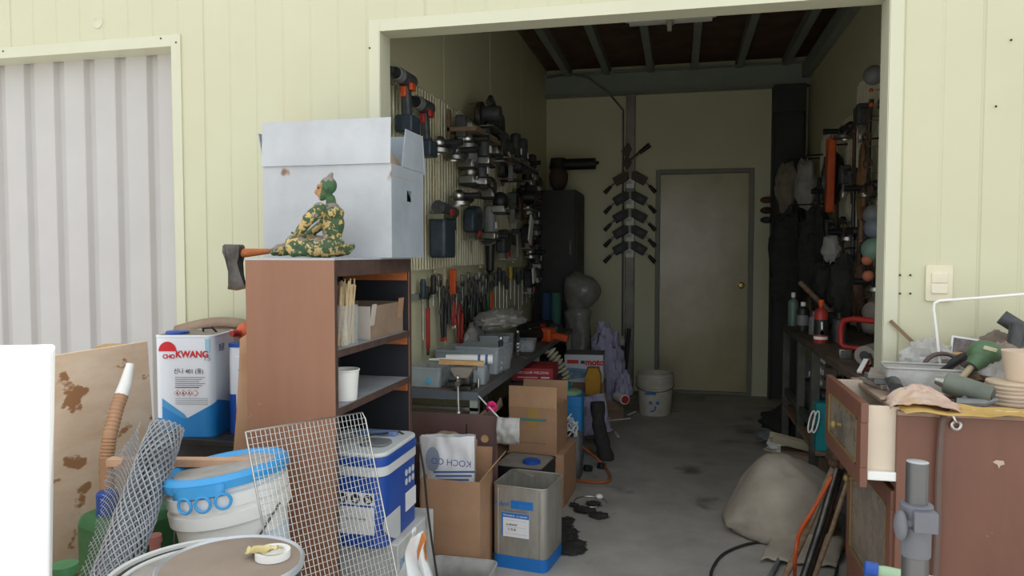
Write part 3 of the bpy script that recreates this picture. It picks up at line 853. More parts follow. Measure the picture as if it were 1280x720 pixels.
# white foam slab
m_foam = M('white_foam', 'fbfbfb', 0.85, scale=60, amt=0.1, bump=0.1, bscale=300)
p = P(63, 441, Y=1.16)
b = MB(); b.bx((-0.9, 0, 0), (0, 0.10, p.z + 0.003)); tag(b.build('foam_slab', m_foam, loc=(p.x - 0.05, p.y, 0), rot=(0, 2.0, 42), bevel=0.006), 'thick white polystyrene foam slab standing in the foreground', 'foam')
# green jerry can
p = P(150, 650, Y=1.95)
t = T('jerry_can', 'green plastic jerry can behind the mesh roll', 'jerry can', (-1.565, 1.90, 0.0), 68)
b = MB(); b.prism(rrect(0.36, 0.20, 0.06, 6), 0, 0.55); 
b.build('body', m_green, t, bevel=0.03)
for z in (0.17, 0.35):
    b = MB(); b.prism(rrect(0.366, 0.206, 0.062, 6), z, z + 0.02); b.build('rib', m_green, t, bevel=0.006)
b = MB(); b.tube([(-0.02, 0, 0.545), (0.0, 0, 0.60), (0.10, 0, 0.60), (0.15, 0, 0.545)], 0.016, 8); b.build('grip', m_green, t)
b = MB(); b.lathe([(0.03, 0), (0.03, 0.06), (0.026, 0.065), (0, 0.065)], 20); b.build('cap', m_blue, t, loc=(-0.12, 0.0, 0.55))
# crate under the bucket
t = T('bucket_stand', 'low wooden crate under the white bucket', 'crate', (-1.26, 1.86, 0))
for k in range(4):
    b = MB(); b.bx((-0.17, -0.155 + 0.08 * k, 0.27), (0.17, -0.09 + 0.08 * k, 0.285)); b.build('slat', m_woodold, t)
for x in (-0.16, 0.16):
    b = MB(); b.bx((x - 0.01, -0.155, 0), (x + 0.01, 0.155, 0.27)); b.build('side_board', m_woodold, t)
# white bucket with blue lid, tilted
t = T('white_bucket', 'white paint bucket with blue clip lid and wooden stick on it', 'bucket', (-1.205, 1.845, 0.322), (1, -8, 0))
b = MB(); b.lathe([(0, 0.0), (0.128, 0.0), (0.133, 0.01), (0.150, 0.235), (0.150, 0.25), (0.163, 0.252), (0.165, 0.285), (0.153, 0.288), (0.153, 0.30), (0.164, 0.302), (0.165, 0.335), (0.155, 0.34), (0.155, 0.36), (0, 0.36)], 44); b.build('body', m_white, t)
b = MB(); b.lathe([(0.158, 0.352), (0.172, 0.354), (0.174, 0.375), (0.165, 0.388), (0.150, 0.388), (0.140, 0.377), (0.12, 0.375), (0, 0.374)], 44); ld = b.build('lid', M('lid_blue', '3e9fe0', 0.35, col2='58aee6', scale=5), t)
b = MB(); b.lathe([(0.138, 0.3765), (0.136, 0.3785), (0, 0.379)], 40); b.build('lid_panel', M('lid_dust', 'b3b2b0', 0.6, col2='9a9690', amt=1, scale=9), ld)
for k in range(3):
    a = R(-94 + 17 * k)
    c = V((0.174 * math.cos(a), 0.174 * math.sin(a), 0.325)); tn = V((-math.sin(a), math.cos(a), 0))
    b = MB(); b.tube([c + tn * (0.020 * math.cos(q)) + V((0, 0, 0.020 * math.sin(q))) for q in [2 * math.pi * i / 18 for i in range(18)]], 0.0042, 6, closed=True); b.build('lid_ring', MATS['lid_blue'], ld)
b = MB(); b.lathe([(0.1725, 0.342), (0.1745, 0.342), (0.1745, 0.37), (0.1725, 0.37)], 44)
for v in list(b.bm.verts):
    a = math.degrees(math.atan2(v.co.y, v.co.x))
    if not -108 < a < -50: b.bm.verts.remove(v)
b.build('lid_tab', MATS['lid_blue'], ld, solid=0.003)
b = MB(); b.tube([(0.168, -0.02, 0.27), (0.10, -0.15, 0.14), (0.02, -0.185, 0.10), (-0.08, -0.17, 0.17), (-0.165, -0.02, 0.27)], 0.003, 6); b.build('bail', m_dkmetal, t)
b = MB(); b.lathe([(0.1415, 0.10), (0.1485, 0.20)], 44)
for v in list(b.bm.verts):
    a = math.degrees(math.atan2(v.co.y, v.co.x))
    if not -40 < a < 25: b.bm.verts.remove(v)
b.build('printed_sheet', M('lined_print', 'e4eaf0', 0.5, col2='b9d2e8', amt=1, scale=6, stretch=(0.2, 0.2, 14)), t)
def onbucket(deg, z, rr=0.147):
    a = R(deg); return V((rr * math.cos(a), rr * math.sin(a), z)), (90, 0, deg + 90)
b = MB()
for z0 in (0.145, 0.185):
    b.tube([onbucket(a, z0, 0.1475)[0] for a in range(-100, -55, 5)], 0.0012, 4)
for a in (-100, -58):
    b.tube([onbucket(a, 0.145, 0.1465)[0], onbucket(a, 0.185, 0.149)[0]], 0.0012, 4)
b.build('printed_frame', m_labelblue, t)
for a, z, s in ((-92, 0.17, 'FL'), (-72, 0.17, 'OR')):
    l, r = onbucket(a, z, 0.1495); text(s, 0.022, m_labelblue, t, l, r)
# wooden stick across the lid
s0 = P(136, 577, Y=1.79); s1 = P(349, 578, Y=1.93)
t = T('wood_batten', 'short planed wooden batten lying across the bucket lid', 'batten', (s0 + s1) / 2)
dd = (s1 - s0)
b = MB(); b.bar(-dd / 2, dd / 2, 0.035, 0.022); b.build('batten', m_woodold if False else M('pinkish_wood', 'cfa88a', 0.65, col2='b98f70', amt=1, scale=7), t, bevel=0.001)

# fibre drum and round tin in front
DC = V((-1.055, 1.45, 0))
t = T('fibre_drum', 'tall pale fibre drum with black lined lid in the foreground', 'drum', DC)
b = MB(); b.lathe([(0, 0), (0.205, 0), (0.205, 0.545), (0.212, 0.55), (0.214, 0.572), (0.207, 0.578), (0.198, 0.576), (0.196, 0.566), (0.185, 0.566), (0.183, 0.57), (0.172, 0.57), (0.170, 0.566), (0, 0.566)], 56); b.build('body', M('drum_white', 'd9d8d5', 0.5, col2='c5c2bc', scale=5), t)
for r0 in (0.190, 0.177):
    b = MB(); b.lathe([(r0 - 0.004, 0.5665), (r0 - 0.004, 0.5695), (r0 + 0.004, 0.5695), (r0 + 0.004, 0.5665)], 56); b.build('gasket', m_black, t)
b = MB(); b.lathe([(0.168, 0.5662), (0.166, 0.5685), (0, 0.569)], 48); b.build('lid_panel', M('lid_dust2', 'b1aca6', 0.7, col2='928b83', amt=1, scale=8), t)
p = P(289, 702, Z=0.665)
t = T('round_tin', 'shallow round tin with dusty brown lid on the fibre drum', 'tin', (p.x, p.y, 0.5785))
m_tinside = M('blue_black_tin', '27313d', 0.4, col2='3c4854', amt=1, scale=10)
b = MB(); b.lathe([(0, 0), (0.138, 0), (0.141, 0.006), (0.139, 0.01), (0.139, 0.072), (0, 0.072)], 48); b.build('body', m_tinside, t)
b = MB(); b.lathe([(0.139, 0.070), (0.146, 0.072), (0.147, 0.084), (0.143, 0.088), (0.139, 0.083), (0, 0.083)], 48); b.build('rim', M('rim_pale', 'c9cdd2', 0.35, 0.4), t)
m_lidbrown = spots(M('dusty_lid_brown', '9b8b7d', 0.75, col2='8a7a6c', amt=1, scale=5), '4d3c33', 12, 0.72, 0.76)
b = MB(); b.lathe([(0.1392, 0.0825), (0.136, 0.0845), (0, 0.085)], 48); b.build('lid_panel', m_lidbrown, t)
tp = P(341, 691, Z=0.674)
t2 = T('tape_roll', 'white masking tape ring with crumpled yellow end on the round tin', 'tape', (tp.x, tp.y, 0.6645))
b = MB(); b.lathe([(0.026, 0), (0.036, 0), (0.036, 0.016), (0.026, 0.016), (0.026, 0)], 28); b.build('roll', m_white, t2)
b = MB()
def f(s, v):
    return V((-0.055 + 0.085 * s, -0.018 + 0.03 * v - 0.02 * s, 0.010 + 0.022 * s + 0.012 * nz(s * 4, v * 3, 2) + 0.008 * math.sin(v * 5)))
b.grid(f, 12, 6); b.build('loose_end', M('yellow_tape', 'e2cf92', 0.6), t2, solid=0.001)
# pink capped bottle behind drum, green cap lower left
p = P(187, 676, Y=1.70)
t = T('pink_pipe', 'short pink pipe end beside the fibre drum', 'pipe', (p.x, 1.72, 0.0))
b = MB(); b.cyl((0, 0.02, 0), (0, 0, p.z - 0.004), 0.014); b.build('pipe', M('pink_plastic', 'd98c84', 0.5), t)
b = MB(); b.cyl((0, 0.002, p.z - 0.012), (0, 0, p.z + 0.008), 0.018); b.build('end_cap', M('pink_plastic', 'd98c84'), t)
p = P(75, 712, Y=1.35)
t = T('green_bottle', 'green bottle whose cap just shows beside the foam slab', 'bottle', (p.x, 1.36, 0))
b = MB(); b.lathe([(0, 0), (0.04, 0), (0.04, p.z - 0.07), (0.022, p.z - 0.03), (0.022, p.z - 0.01), (0, p.z - 0.01)], 20); b.build('bottle', m_green, t)
b = MB(); b.lathe([(0.03, p.z - 0.012), (0.03, p.z + 0.008), (0, p.z + 0.01)], 20); b.build('cap', m_green, t)

# roll of expanded mesh, leaning
r0 = P(209, 534, Y=1.80); r1 = P(150, 700, Y=1.56)
dr = (r1 - r0); k = (r0.z - 0.01) / -dr.z; r1 = r0 + dr * k
t = T('mesh_roll', 'roll of galvanised diamond mesh leaning beside the bucket', 'mesh roll', r1)
ax = (r0 - r1); Lr = ax.length; axn = ax.normalized(); uu, ww = ortho(axn)
m_galv = M('galvanised_mesh', 'aeb1b6', 0.5, 0.35, col2='94979c', amt=1, scale=14)
for lay, (ra, rb, nh) in enumerate(((0.046, 0.062, 18), (0.040, 0.055, 17), (0.032, 0.047, 16))):
    b = MB()
    for sgn in (1, -1):
        for h in range(nh):
            pts = []
            n = 56
            for i in range(n + 1):
                s = i / n
                rr = rb + (ra - rb) * s
                a = 2 * math.pi * h / nh + sgn * s * 15 + lay * 0.4
                wob = 0.003 * nz(s * 6, h, sgn)
                pts.append(axn * (Lr * s) + (uu * math.cos(a) + ww * math.sin(a)) * (rr + wob))
            b.tube(pts, 0.0022, 4)
    tag(b.build('mesh_layer', m_galv, t, weld=False), kind='stuff')
b = MB()
def sheet(s, v):
    top = P(180 - 48 * (1 - s), 548 - 22 * s + 30 * (1 - s), Y=1.80); bot = P(190 - 100 * (1 - s), 740, Y=1.52)
    q = top.lerp(bot, v)
    q.y += 0.02 * math.sin(s * 4 + v * 3)
    return q - r1
for sgn in (1, -1):
    for h in range(-26, 27):
        pts = []
        for i in range(31):
            v = i / 30
            s = h / 11 + sgn * v * 2.2
            if 0 <= s <= 1: pts.append(sheet(s, v))
        if len(pts) > 1: b.tube(pts, 0.0011, 4)
tag(b.build('loose_sheet', m_galv, t, weld=False), kind='stuff')
# ================================================================ MIDDLE: WORKBENCH AND WHAT STANDS BY IT
BT = 0.69
m_benchtop = spots(M('bench_top', '6f665e', 0.75, col2='57504a', amt=1, scale=7), 'a59c92', 11, 0.64, 0.72)
bn = T('workbench', 'long low steel framed workbench under the wire panels on the left wall', 'workbench', (-1.255, 3.12, 0))
b = MB(); b.bx((0, 0, BT - 0.03), (0.385, 2.9, BT)); b.build('bench_top', m_benchtop, bn, bevel=0.002)
b = MB(); b.bx((0.385, 0, BT - 0.036), (0.39, 2.9, BT + 0.001)); b.build('edge_strip', M('blue_grey_edge', '6c747c', 0.5, 0.4), bn)
b = MB(); b.bx((0, -0.004, BT - 0.036), (0.39, 0, BT + 0.001)); b.build('edge_strip', MATS['blue_grey_edge'], bn)
for (x, y) in ((0.02, 0.0), (0.35, 0.0), (0.35, 1.45), (0.02, 1.45), (0.35, 2.86), (0.02, 2.86)):
    b = MB(); b.bx((x, y, 0), (x + 0.035, y + 0.035, BT - 0.03)); b.build('leg', m_steelpaint, bn)
b = MB(); b.bx((0.0, 0.0, BT - 0.085), (0.385, 0.02, BT - 0.07)); b.build('lower_rail', m_alu, bn)
b = MB(); b.bx((0.02, 0.01, 0.25), (0.37, 2.88, 0.265)); b.build('under_shelf', m_woodold, bn)
# brown side cabinet end panel under the bench
t = T('side_cabinet', 'dark brown end panel of a low cabinet beneath the bench', 'cabinet', (-1.24, 3.06, 0))
m_dkbrown = spots(M('dark_brown_laminate', '6e5450', 0.5, col2='5f4744', amt=1, scale=4), 'b9aaa4', 10, 0.735, 0.75)
b = MB(); b.bx((0, 0, 0.0), (0.475, 0.02, BT - 0.088)); pn = b.build('end_panel', m_dkbrown, t, bevel=0.002)
b = MB(); b.cyl((0.42, -0.002, 0.50), (0.42, 0, 0.50), 0.017, n=20); b.build('hole_plug', m_wood, pn)
b = MB(); b.bx((0.335, -0.001, 0.44), (0.34, 0.0, 0.56)); b.build('scratch', m_black, pn)
b = MB(); b.box((0.10, 0.01, BT - 0.075), (0.22, 0.1, 0.02)); 
tag(b.build('tool_case', m_dkgrey, loc=(-1.2, 3.16, -0.005 - 0.07)), 'flat dark tool case in the gap under the bench top', 'case')

def carton(name, label, loc, size, rot=0, mat=None, flaps=(), open_=True, k=0.004):
    """open carton of separate panels; flaps = list of (side, length, angle outward)"""
    mat = mat or m_card
    w, d, h = size
    t = T(name, label, 'box', loc, rot)
    for nm, lo, hi in (('front_panel', (0, 0, 0), (w, k, h)), ('back_panel', (0, d - k, 0), (w, d, h)), ('side_panel', (0, k, 0), (k, d - k, h)), ('side_panel', (w - k, k, 0), (w, d - k, h)), ('base', (k, k, 0), (w - k, d - k, k))):
        b = MB(); b.bx(lo, hi); b.build(nm, mat, t)
    if not open_:
        b = MB(); b.bx((0, 0, h), (w, d, h + k)); b.build('lid', mat, t)
    for (sd, L, an) in flaps:
        b = MB()
        if sd in 'fb':
            b.bx((0.002, -k / 2, 0), (w - 0.002, k / 2, L)); lc = (0, k / 2 if sd == 'f' else d - k / 2, h); ro = (an if sd == 'f' else -an, 0, 0)
        else:
            b.bx((-k / 2, 0.002, 0), (k / 2, d - 0.002, L)); lc = (k / 2 if sd == 'l' else w - k / 2, 0, h); ro = (0, -an if sd == 'l' else an, 0)
        b.build('flap', mat, t, loc=lc, rot=ro)
    return t

# carton with the white sack
p = P(526, 598, Y=2.78)
w0 = P(600, 602, Y=2.78).x - p.x
t = carton('sack_carton', 'tall brown carton holding the white printed sack', (p.x, 2.78, 0), (w0, 0.20, p.z), 0, m_card, [('r', 0.10, 38), ('b', 0.09, 6)])
b = MB()
zt = P(560, 548, Y=2.86).z
xl, xr = P(523, 548, Y=2.86).x, P(592, 548, Y=2.86).x
def f(s, v):
    x = xl + (xr - xl) * s
    bul = math.sin(math.pi * s) ** 0.5 * (1 - 0.75 * v) * 0.075
    return V((x, 2.875 - bul + 0.012 * nz(s * 6, v * 7, 3), 0.02 + (zt - 0.02 + 0.012 * s) * v + 0.006 * nz(s * 5, 2)))
b.grid(f, 28, 30)
def f2(s, v):
    q = f(s, v); return V((q.x, 2.885 + (2.885 - q.y) * 0.9, q.z))
b.grid(f2, 28, 30)
t = T('white_sack', 'white sack with mirrored blue lettering standing in the carton', 'sack', (0, 0, 0))
b.build('sack', m_paper, t, smooth=60)
m_sackblue = M('sack_blue', '4a6196', 0.6)
text('KOCH CO', 0.036, m_sackblue, t, (p.x + 0.12, 2.806, zt - 0.085), (86, 2, 0), mirror=True)
for k in range(5):
    n = ('ingredients', 'net weight lbs', 'address usa code', 'phone fax', 'made in')[k]
    b = MB(); b.bx((-0.09 + 0.01 * k, 0, -0.004), (0.085 - 0.012 * k, 0.0006, 0.004)); b.build('printed_line', m_sackblue, t, loc=(p.x + 0.135, 2.802 - .001 * k, zt - 0.120 - 0.016 * k), rot=(0, -4, 0))
b = MB(); b.ell((0, 0, 0), (0.03, 0.0006, 0.05), 16, 10); b.build('printed_patch', M('sack_grey', '8d97a8', 0.6), t, loc=(p.x + 0.035, 2.826, zt - 0.08))
# brown paper behind the sack
b = MB()
b.grid(lambda s, v: V((-0.13 + 0.26 * s, 0.02 * nz(s * 5, v * 4), 0.5 * v + 0.025 * nz(s * 6, 4) + 0.03 * math.sin(math.pi * s) * v)), 16, 8)
q = P(560, 538, Y=2.99); tag(b.build('kraft_paper', m_carddk, loc=(q.x, 2.99, q.z - 0.535), solid=0.003), 'crumpled kraft paper sticking up behind the white sack', 'paper')
# translucent tray in front
t = T('plastic_tray', 'translucent plastic tray on the floor before the carton', 'tray', (P(575, 700, Y=2.66).x, 2.64, 0))
b = MB(); b.prism(rrect(0.245, 0.20, 0.03, 5), 0, 0.006); b.build('base', m_haze, t)
b = MB()
lo, hi = rrect(0.235, 0.19, 0.03, 5), rrect(0.255, 0.21, 0.03, 5)
vs = [(x, y, 0.003) for x, y in lo] + [(x, y, 0.10) for x, y in hi]
n = len(lo)
b.add(vs, [(i, (i + 1) % n, n + (i + 1) % n, n + i) for i in range(n)]); b.build('wall', m_haze, t, solid=0.003)
b = MB(); b.tube([(x, y, 0.10) for x, y in rrect(0.259, 0.214, 0.03, 5)], 0.004, 6, closed=True); b.build('rim', m_haze, t)
for k in range(2):
    b = MB(); b.box((0, 0, 0), (0.09, 0.012, 0.005)); tag(b.build('brown_strip', m_rust, loc=(P(598, 705, Y=2.66).x - .01, 2.62 + 0.03 * k, 0.012 + 0.0 * k), rot=(0, 0, 30 + 6 * k)), ('front' if k == 0 else 'rear') + ' thin brown strip lying in the translucent tray', 'strip', 'strips in the tray')

# open square tin with blue foot and label
m_tin = spots(M('bare_tin', 'b9b5ab', 0.36, 0.5, col2='a19c92', amt=1, scale=7, stretch=(3, 3, .7)), '857d72', 9, 0.66, 0.8)
def square_tin(name, label, loc, rot, s, h, mat, foot, top_open):
    t = T(name, label, 'tin', loc, rot)
    b = MB()
    pr = rrect(s, s, 0.03, 5)
    n = len(pr)
    if top_open:
        inn = rrect(s - 0.006, s - 0.006, 0.028, 5)
        vs = [(x, y, 0.0) for x, y in pr] + [(x, y, h) for x, y in pr] + [(x, y, h) for x, y in inn] + [(x, y, 0.05) for x, y in inn]
        fs = []
        for L in range(3):
            fs += [(L * n + i, L * n + (i + 1) % n, (L + 1) * n + (i + 1) % n, (L + 1) * n + i) for i in range(n)]
        fs += [tuple(range(n - 1, -1, -1)), tuple(range(3 * n, 4 * n))]
        b.add(vs, fs); b.build('body', mat, t)
    else:
        b.prism(pr, 0, h); b.build('body', mat, t, bevel=0.002)
    if foot:
        b = MB(); b.prism(rrect(s + 0.002, s + 0.002, 0.031, 5), 0.001, 0.055, hole=True); b.build('foot_band', foot, t)
    b = MB(); b.tube([(x, y, h) for x, y in rrect(s, s, 0.03, 5)], 0.003, 6, closed=True); b.build('rim', mat, t)
    b = MB(); b.prism(rrect(s - 0.05, s + 0.003, 0.01, 3), 0.08, h - 0.035, hole=False) if False else None
    return t
p0, p1 = P(613, 706, Z=0), P(683, 719, Z=0)
ang = math.degrees(math.atan2(p1.y - p0.y, p1.x - p0.x))
PT = (p0 + p1) / 2 + V((0.02, 0.118, 0))
t = square_tin('open_tin', 'open bare metal square tin with blue foot and white label', PT, -8, 0.238, 0.345, m_tin, m_labelblue, True)
hf = 0.1205
b = MB(); b.bx((-0.075, -hf, 0.135), (0.045, -hf + 0.001, 0.235)); b.build('label', m_paper, t)
b = MB(); b.bx((-0.075, -hf - 0.0006, 0.215), (0.045, -hf, 0.235)); b.build('label_band', m_labelblue, t)
b = MB(); b.bx((-0.075, -hf - 0.0006, 0.135), (-0.069, -hf, 0.215)); b.build('label_band', m_labelblue, t)
text('Novadens  c.r.surant', 0.0125, m_paper, t, (-0.015, -hf - 0.001, 0.2245))
text('D-8950NT', 0.011, m_ink, t, (-0.03, -hf - 0.0006, 0.186)); text('다 목 용', 0.011, m_ink, t, (-0.03, -hf - 0.0006, 0.166))
for k in range(3):
    b = MB(); b.bx((-0.06, -hf - 0.0005, 0.205 - 0.028 * k), (0.035, -hf, 0.2043 - 0.028 * k)); b.build('label_line', m_inkgrey, t)
text('Polyol', 0.026, m_labelblue, t, (-0.075, -hf - 0.0004, 0.27))
b = MB(); b.bx((-0.035, -hf, 0.255), (0.062, -hf + 0.001, 0.288)); b.build('blue_panel', m_labelblue, t)
text('RESIN', 0.022, M('resin_ink', '3e8ad6', 0.5), t, (0.03, -hf - 0.0004, 0.265))
text('POLYURETHANE SYSTEM', 0.009, M('faint_blue', '6f87a6', 0.5), t, (-0.015, -hf - 0.0004, 0.243))
b = MB(); b.bx((-0.085, -hf - 0.003, 0.06), (0.085, -hf + 0.001, 0.315)) if False else None
for x in (-0.092, 0.092):
    b = MB(); b.cyl((x, -0.119, 0.06), (x, -0.119, 0.335), 0.004); b.build('pressed_rib', m_tin, t)
b = MB(); b.tube([(-0.09, 0.119, 0.325), (-0.10, 0.10, 0.348), (-0.03, -0.09, 0.352), (0.0, -0.12, 0.33)], 0.003, 6) if False else None
b = MB(); b.bar((-0.10, 0.09, 0.352), (0.02, -0.0, 0.36), 0.02, 0.004); b.build('torn_lid', m_tin, t)
# second, dark tin behind
t = square_tin('dark_tin', 'dark closed square tin with blue cap behind the open tin', (-0.69, 3.30, 0), -6, 0.238, 0.345, m_black, m_labelblue, False)
b = MB(); b.prism(rrect(0.22, 0.22, 0.028, 5), 0.345, 0.347); b.build('dusty_top', m_dust, t)
b = MB(); b.lathe([(0.04, 0), (0.04, 0.014), (0.032, 0.018), (0, 0.018)], 20); b.build('cap', m_blue, t, loc=(0.04, -0.03, 0.347))
b = MB(); b.bx((-0.09, -0.1215, 0.20), (0.06, -0.12, 0.24)); b.build('label', m_red, t)
# cartons behind the tins
t = carton('lower_carton', 'pale carton with red print under the tall brown carton', (-0.87, 3.70, 0), (0.30, 0.34, 0.27), -3, m_card, [], open_=False)
for k in range(4):
    b = MB(); b.bx((0.13 + 0.035 * k, -0.001, 0.21), (0.155 + 0.035 * k, 0, 0.245)); b.build('red_print', M('card_red', 'a5675a', 0.8), t)
t = carton('brown_carton', 'brown carton with yellow tape and raised flap on another carton', (-0.862, 3.705, 0.2755), (0.255, 0.27, 0.235), -3, m_card, [('b', 0.10, 14)])
b = MB(); b.bx((0, -0.002, 0.235), (0.255, 0.002, 0.345)); b.build('flap', M('card_light', 'c39b78', 0.85, col2='b58d6b', amt=1, scale=6), t)
b = MB(); b.bx((0.10, -0.0015, 0.13), (0.155, -0.0003, 0.235)); b.build('yellow_tape', M('tape_ochre', 'b5924f', 0.5), t)
b = MB(); b.bx((0.06, -0.002, 0.165), (0.20, -0.0005, 0.178)); b.build('green_line', M('green_line', '4d8c86', 0.6), t)
text('FRAGILE  HANDLE WITH CARE', 0.010, M('card_print', '8c6c56', 0.8), t, (0.13, -0.0008, 0.05))
# zip bag on a hook and pink rosette
b = MB()
b.grid(lambda s, v: V((0.10 * s, 0.012 * nz(s * 4, v * 4) - 0.02 * math.sin(math.pi * v), 0.115 * v)), 12, 12)
q = P(623, 553, Y=3.06); t = T('zip_bag', 'milky zip bag of small parts hanging off the bench corner', 'bag', (q.x + 0.0, 3.04, q.z))
b.build('pouch', m_haze, t, solid=0.002, smooth=60)
b = MB(); b.tube([V((0.01, 0, 0.11)), V((-0.873 - q.x, 0.09, BT - 0.012 - q.z))], 0.003, 6); b.build('string', m_white, t)
b = MB(); b.lathe([(0.006, 0), (0.02, 0), (0.02, 0.06), (0.006, 0.06)], 16); b.build('roll_inside', m_white, t, loc=(0.075, 0.012, 0.03))
q = P(630, 508, Y=3.1)
t = T('pink_rosette', 'bright pink paper rosette pinned at the bench corner', 'rosette', (-0.83 + 0.035, 3.088, q.z))
m_pink = M('pink_paper', 'd6226f', 0.7)
for k in range(9):
    a = 2 * math.pi * k / 9
    b = MB(); b.ell((0.014 * math.cos(a), -0.004 * (k % 2), 0.014 * math.sin(a)), (0.011, 0.005, 0.011), 10, 6); b.build('petal', m_pink, t)
# kraft paper and bags under the bench
b = MB()
b.grid(lambda s, v: V((-0.02 + 0.25 * v, 0.42 * s, 0.22 * v * (0.8 + 0.4 * nz(s * 3, 1)) + 0.03 * nz(s * 6, v * 6))), 16, 12)
tag(b.build('brown_paper', m_carddk, loc=(-1.10, 3.18, 0.36), solid=0.003), 'folded brown paper stuffed under the front of the bench', 'paper')
# blue upright box (solution tank) with pale green lid
p = P(716, 580, Z=0)
t = T('blue_tank', 'bright blue upright tank with pale green lid near the bench end', 'tank', (-0.665, 4.58, 0), 4)
b = MB(); b.prism(rrect(0.16, 0.20, 0.02, 4), 0, 0.42); b.build('body', m_sky, t, bevel=0.004)
b = MB(); b.prism(rrect(0.165, 0.205, 0.02, 4), 0.36, 0.425); b.build('collar', m_sky, t, bevel=0.003)
b = MB(); b.lathe([(0.066, 0), (0.07, 0.008), (0.07, 0.022), (0.06, 0.027), (0, 0.027)], 28); b.build('lid', M('pale_green', '9ec79a', 0.5), t, loc=(0.0, -0.015, 0.425))
b = MB(); b.lathe([(0.03, 0), (0.03, 0.04), (0, 0.04)], 18); b.build('spout', m_teal, t, loc=(-0.03, 0.04, 0.45))
b = MB(); b.xz([(-0.012, 0), (0.012, 0.02), (0.016, 0.07), (-0.004, 0.06)], -0.001, 0.001); b.build('glossy_sticker', M('pale_sticker', '9fc3de', 0.4), t, loc=(0.01, -0.1015, 0.21))
p = P(708, 500, Y=4.4)
b = MB(); b.bx((-0.012, -0.015, 0), (0.012, 0.015, 0.56)); tag(b.build('steel_bar', m_dkmetal, loc=(-0.715, 4.36, 0), rot=(2, 2, 0)), 'flat steel bar standing before the blue tank', 'bar')
# wire basket with cables
t = T('wire_basket', 'grey crate of white cables beside the brown cartons', 'basket', (-0.62, 4.25, 0))
b = MB()
for s_ in range(4):
    pass
b.prism(rrect(0.13, 0.16, 0.02, 3), 0, 0.25, hole=True); b.build('crate', m_grey, t, solid=0.004)
for k in range(9):
    b = MB(); a0_ = random.uniform(0, 6.3)
    pts = [V((0.045 * math.cos(a0_ + s * 0.9), 0.06 * math.sin(a0_ + s * 0.9), 0.20 + 0.03 * k / 2 + 0.035 * math.sin(s * 1.7 + k))) for s in range(7)]
    b.tube(pts, 0.005, 6); b.build('cable', m_white, t)
# orange hose loop
b = MB()
pts = [P(690, 540, Y=4.4), P(712, 545, Y=4.38), P(730, 560, Y=4.36), P(747, 574, Z=0.05), P(757, 585, Z=0.012), P(763, 598, Z=0.01), P(752, 603, Z=0.01), P(720, 600, Z=0.01), P(700, 592, Z=0.01)]
sm = []
for i in range(len(pts) - 1):
    a_, b_, c_, d_ = pts[max(i - 1, 0)], pts[i], pts[i + 1], pts[min(i + 2, len(pts) - 1)]
    for k in range(6):
        u_ = k / 6
        sm.append(0.5 * ((2 * b_) + (c_ - a_) * u_ + (2 * a_ - 5 * b_ + 4 * c_ - d_) * u_ ** 2 + (3 * b_ - a_ - 3 * c_ + d_) * u_ ** 3))
sm.append(pts[-1])
tag(b.tube(sm, 0.009, 8).build('orange_hose', M('orange_rubber', 'a8602f', 0.55)), 'orange brown rubber hose looping onto the floor by the tank', 'hose')
# black garment / strap hanging by the tank
b = MB()
def f(s, v):
    return V((0.04 + 0.045 * math.cos(2 * math.pi * s) * (1 + 0.5 * nz(v * 5, 3)) + 0.06 * v * v - 0.02, 0.04 * math.sin(2 * math.pi * s) + 0.02 * nz(s * 4, v * 5), 0.36 * (1 - v) + 0.008))
b.grid(f, 16, 18)
tag(b.build('black_cloth_bag', m_rubber, loc=(-0.52, 4.62, 0), smooth=60), 'limp black fabric bag slumped beside the blue tank', 'bag')
for k, (px, py) in enumerate(((756, 548), (757, 570), (735, 585), (752, 582))):
    q = P(px, py, Z=0.02)
    b = MB(); b.box((0, 0, 0.02), (0.05, 0.035, 0.035), (0, 10, 20 * k)); tag(b.build('black_buckle', m_black, loc=(q.x, q.y, 0.0), bevel=0.006), ('topmost', 'second', 'lowest left', 'lowest right')[k] + ' of four black foam lumps on the floor by the bag', 'foam', 'black lumps by the blue tank')
# white strips on the floor
for k, (a_, b_) in enumerate((((730, 529), (788, 523)), ((752, 527), (768, 522)), ((752, 539), (765, 537)), ((769, 540), (773, 546)), ((785, 520), (794, 516)))):
    q0, q1 = P(*a_, Z=0.005), P(*b_, Z=0.005)
    b = MB(); b.bar((0, 0, 0), q1 - q0, 0.014, 0.008)
    tag(b.build('white_strip', m_white, loc=q0 + V((0, 0, 0.001 + 0.0085 * (k in (1, 4))))), ('longest', 'short slanting', 'short near', 'stubby near', 'far right')[k] + ' white plastic strip on the floor before the bucket', 'strip', 'white strips on the floor')
# red printed box on the lower shelf of the bench
t = T('red_box', 'red printed tool box lying under the bench edge', 'box', (-0.96, 4.22, 0.555), 3)
b = MB(); b.bx((0, 0, 0), (0.24, 0.30, 0.075)); b.build('box', M('red_card', 'b2353b', 0.5, col2='a02e35', amt=1, scale=5), t, bevel=0.002)
text('CIRCULAR WELDING', 0.020, m_white, t, (0.12, -0.001, 0.05)); b = MB(); b.bx((0.03, -0.0008, 0.02), (0.15, 0, 0.024)); b.build('white_line', m_white, t)
b = MB(); b.bx((0.17, -0.0008, 0.018), (0.22, 0, 0.026)); b.build('white_line', m_white, t)
t = T('shelf_stack', 'grey plastic crate carrying the red box under the bench', 'crate', (-0.97, 4.20, 0.2655))
b = MB(); b.bx((0, 0, 0), (0.26, 0.32, 0.288)); b.build('crate', m_dkgrey, t, bevel=0.004)
b = MB(); b.bx((0.02, -0.002, 0.17), (0.24, 0, 0.27)); b.build('red_bag', M('faded_red', '8a4a4c', 0.8), t)
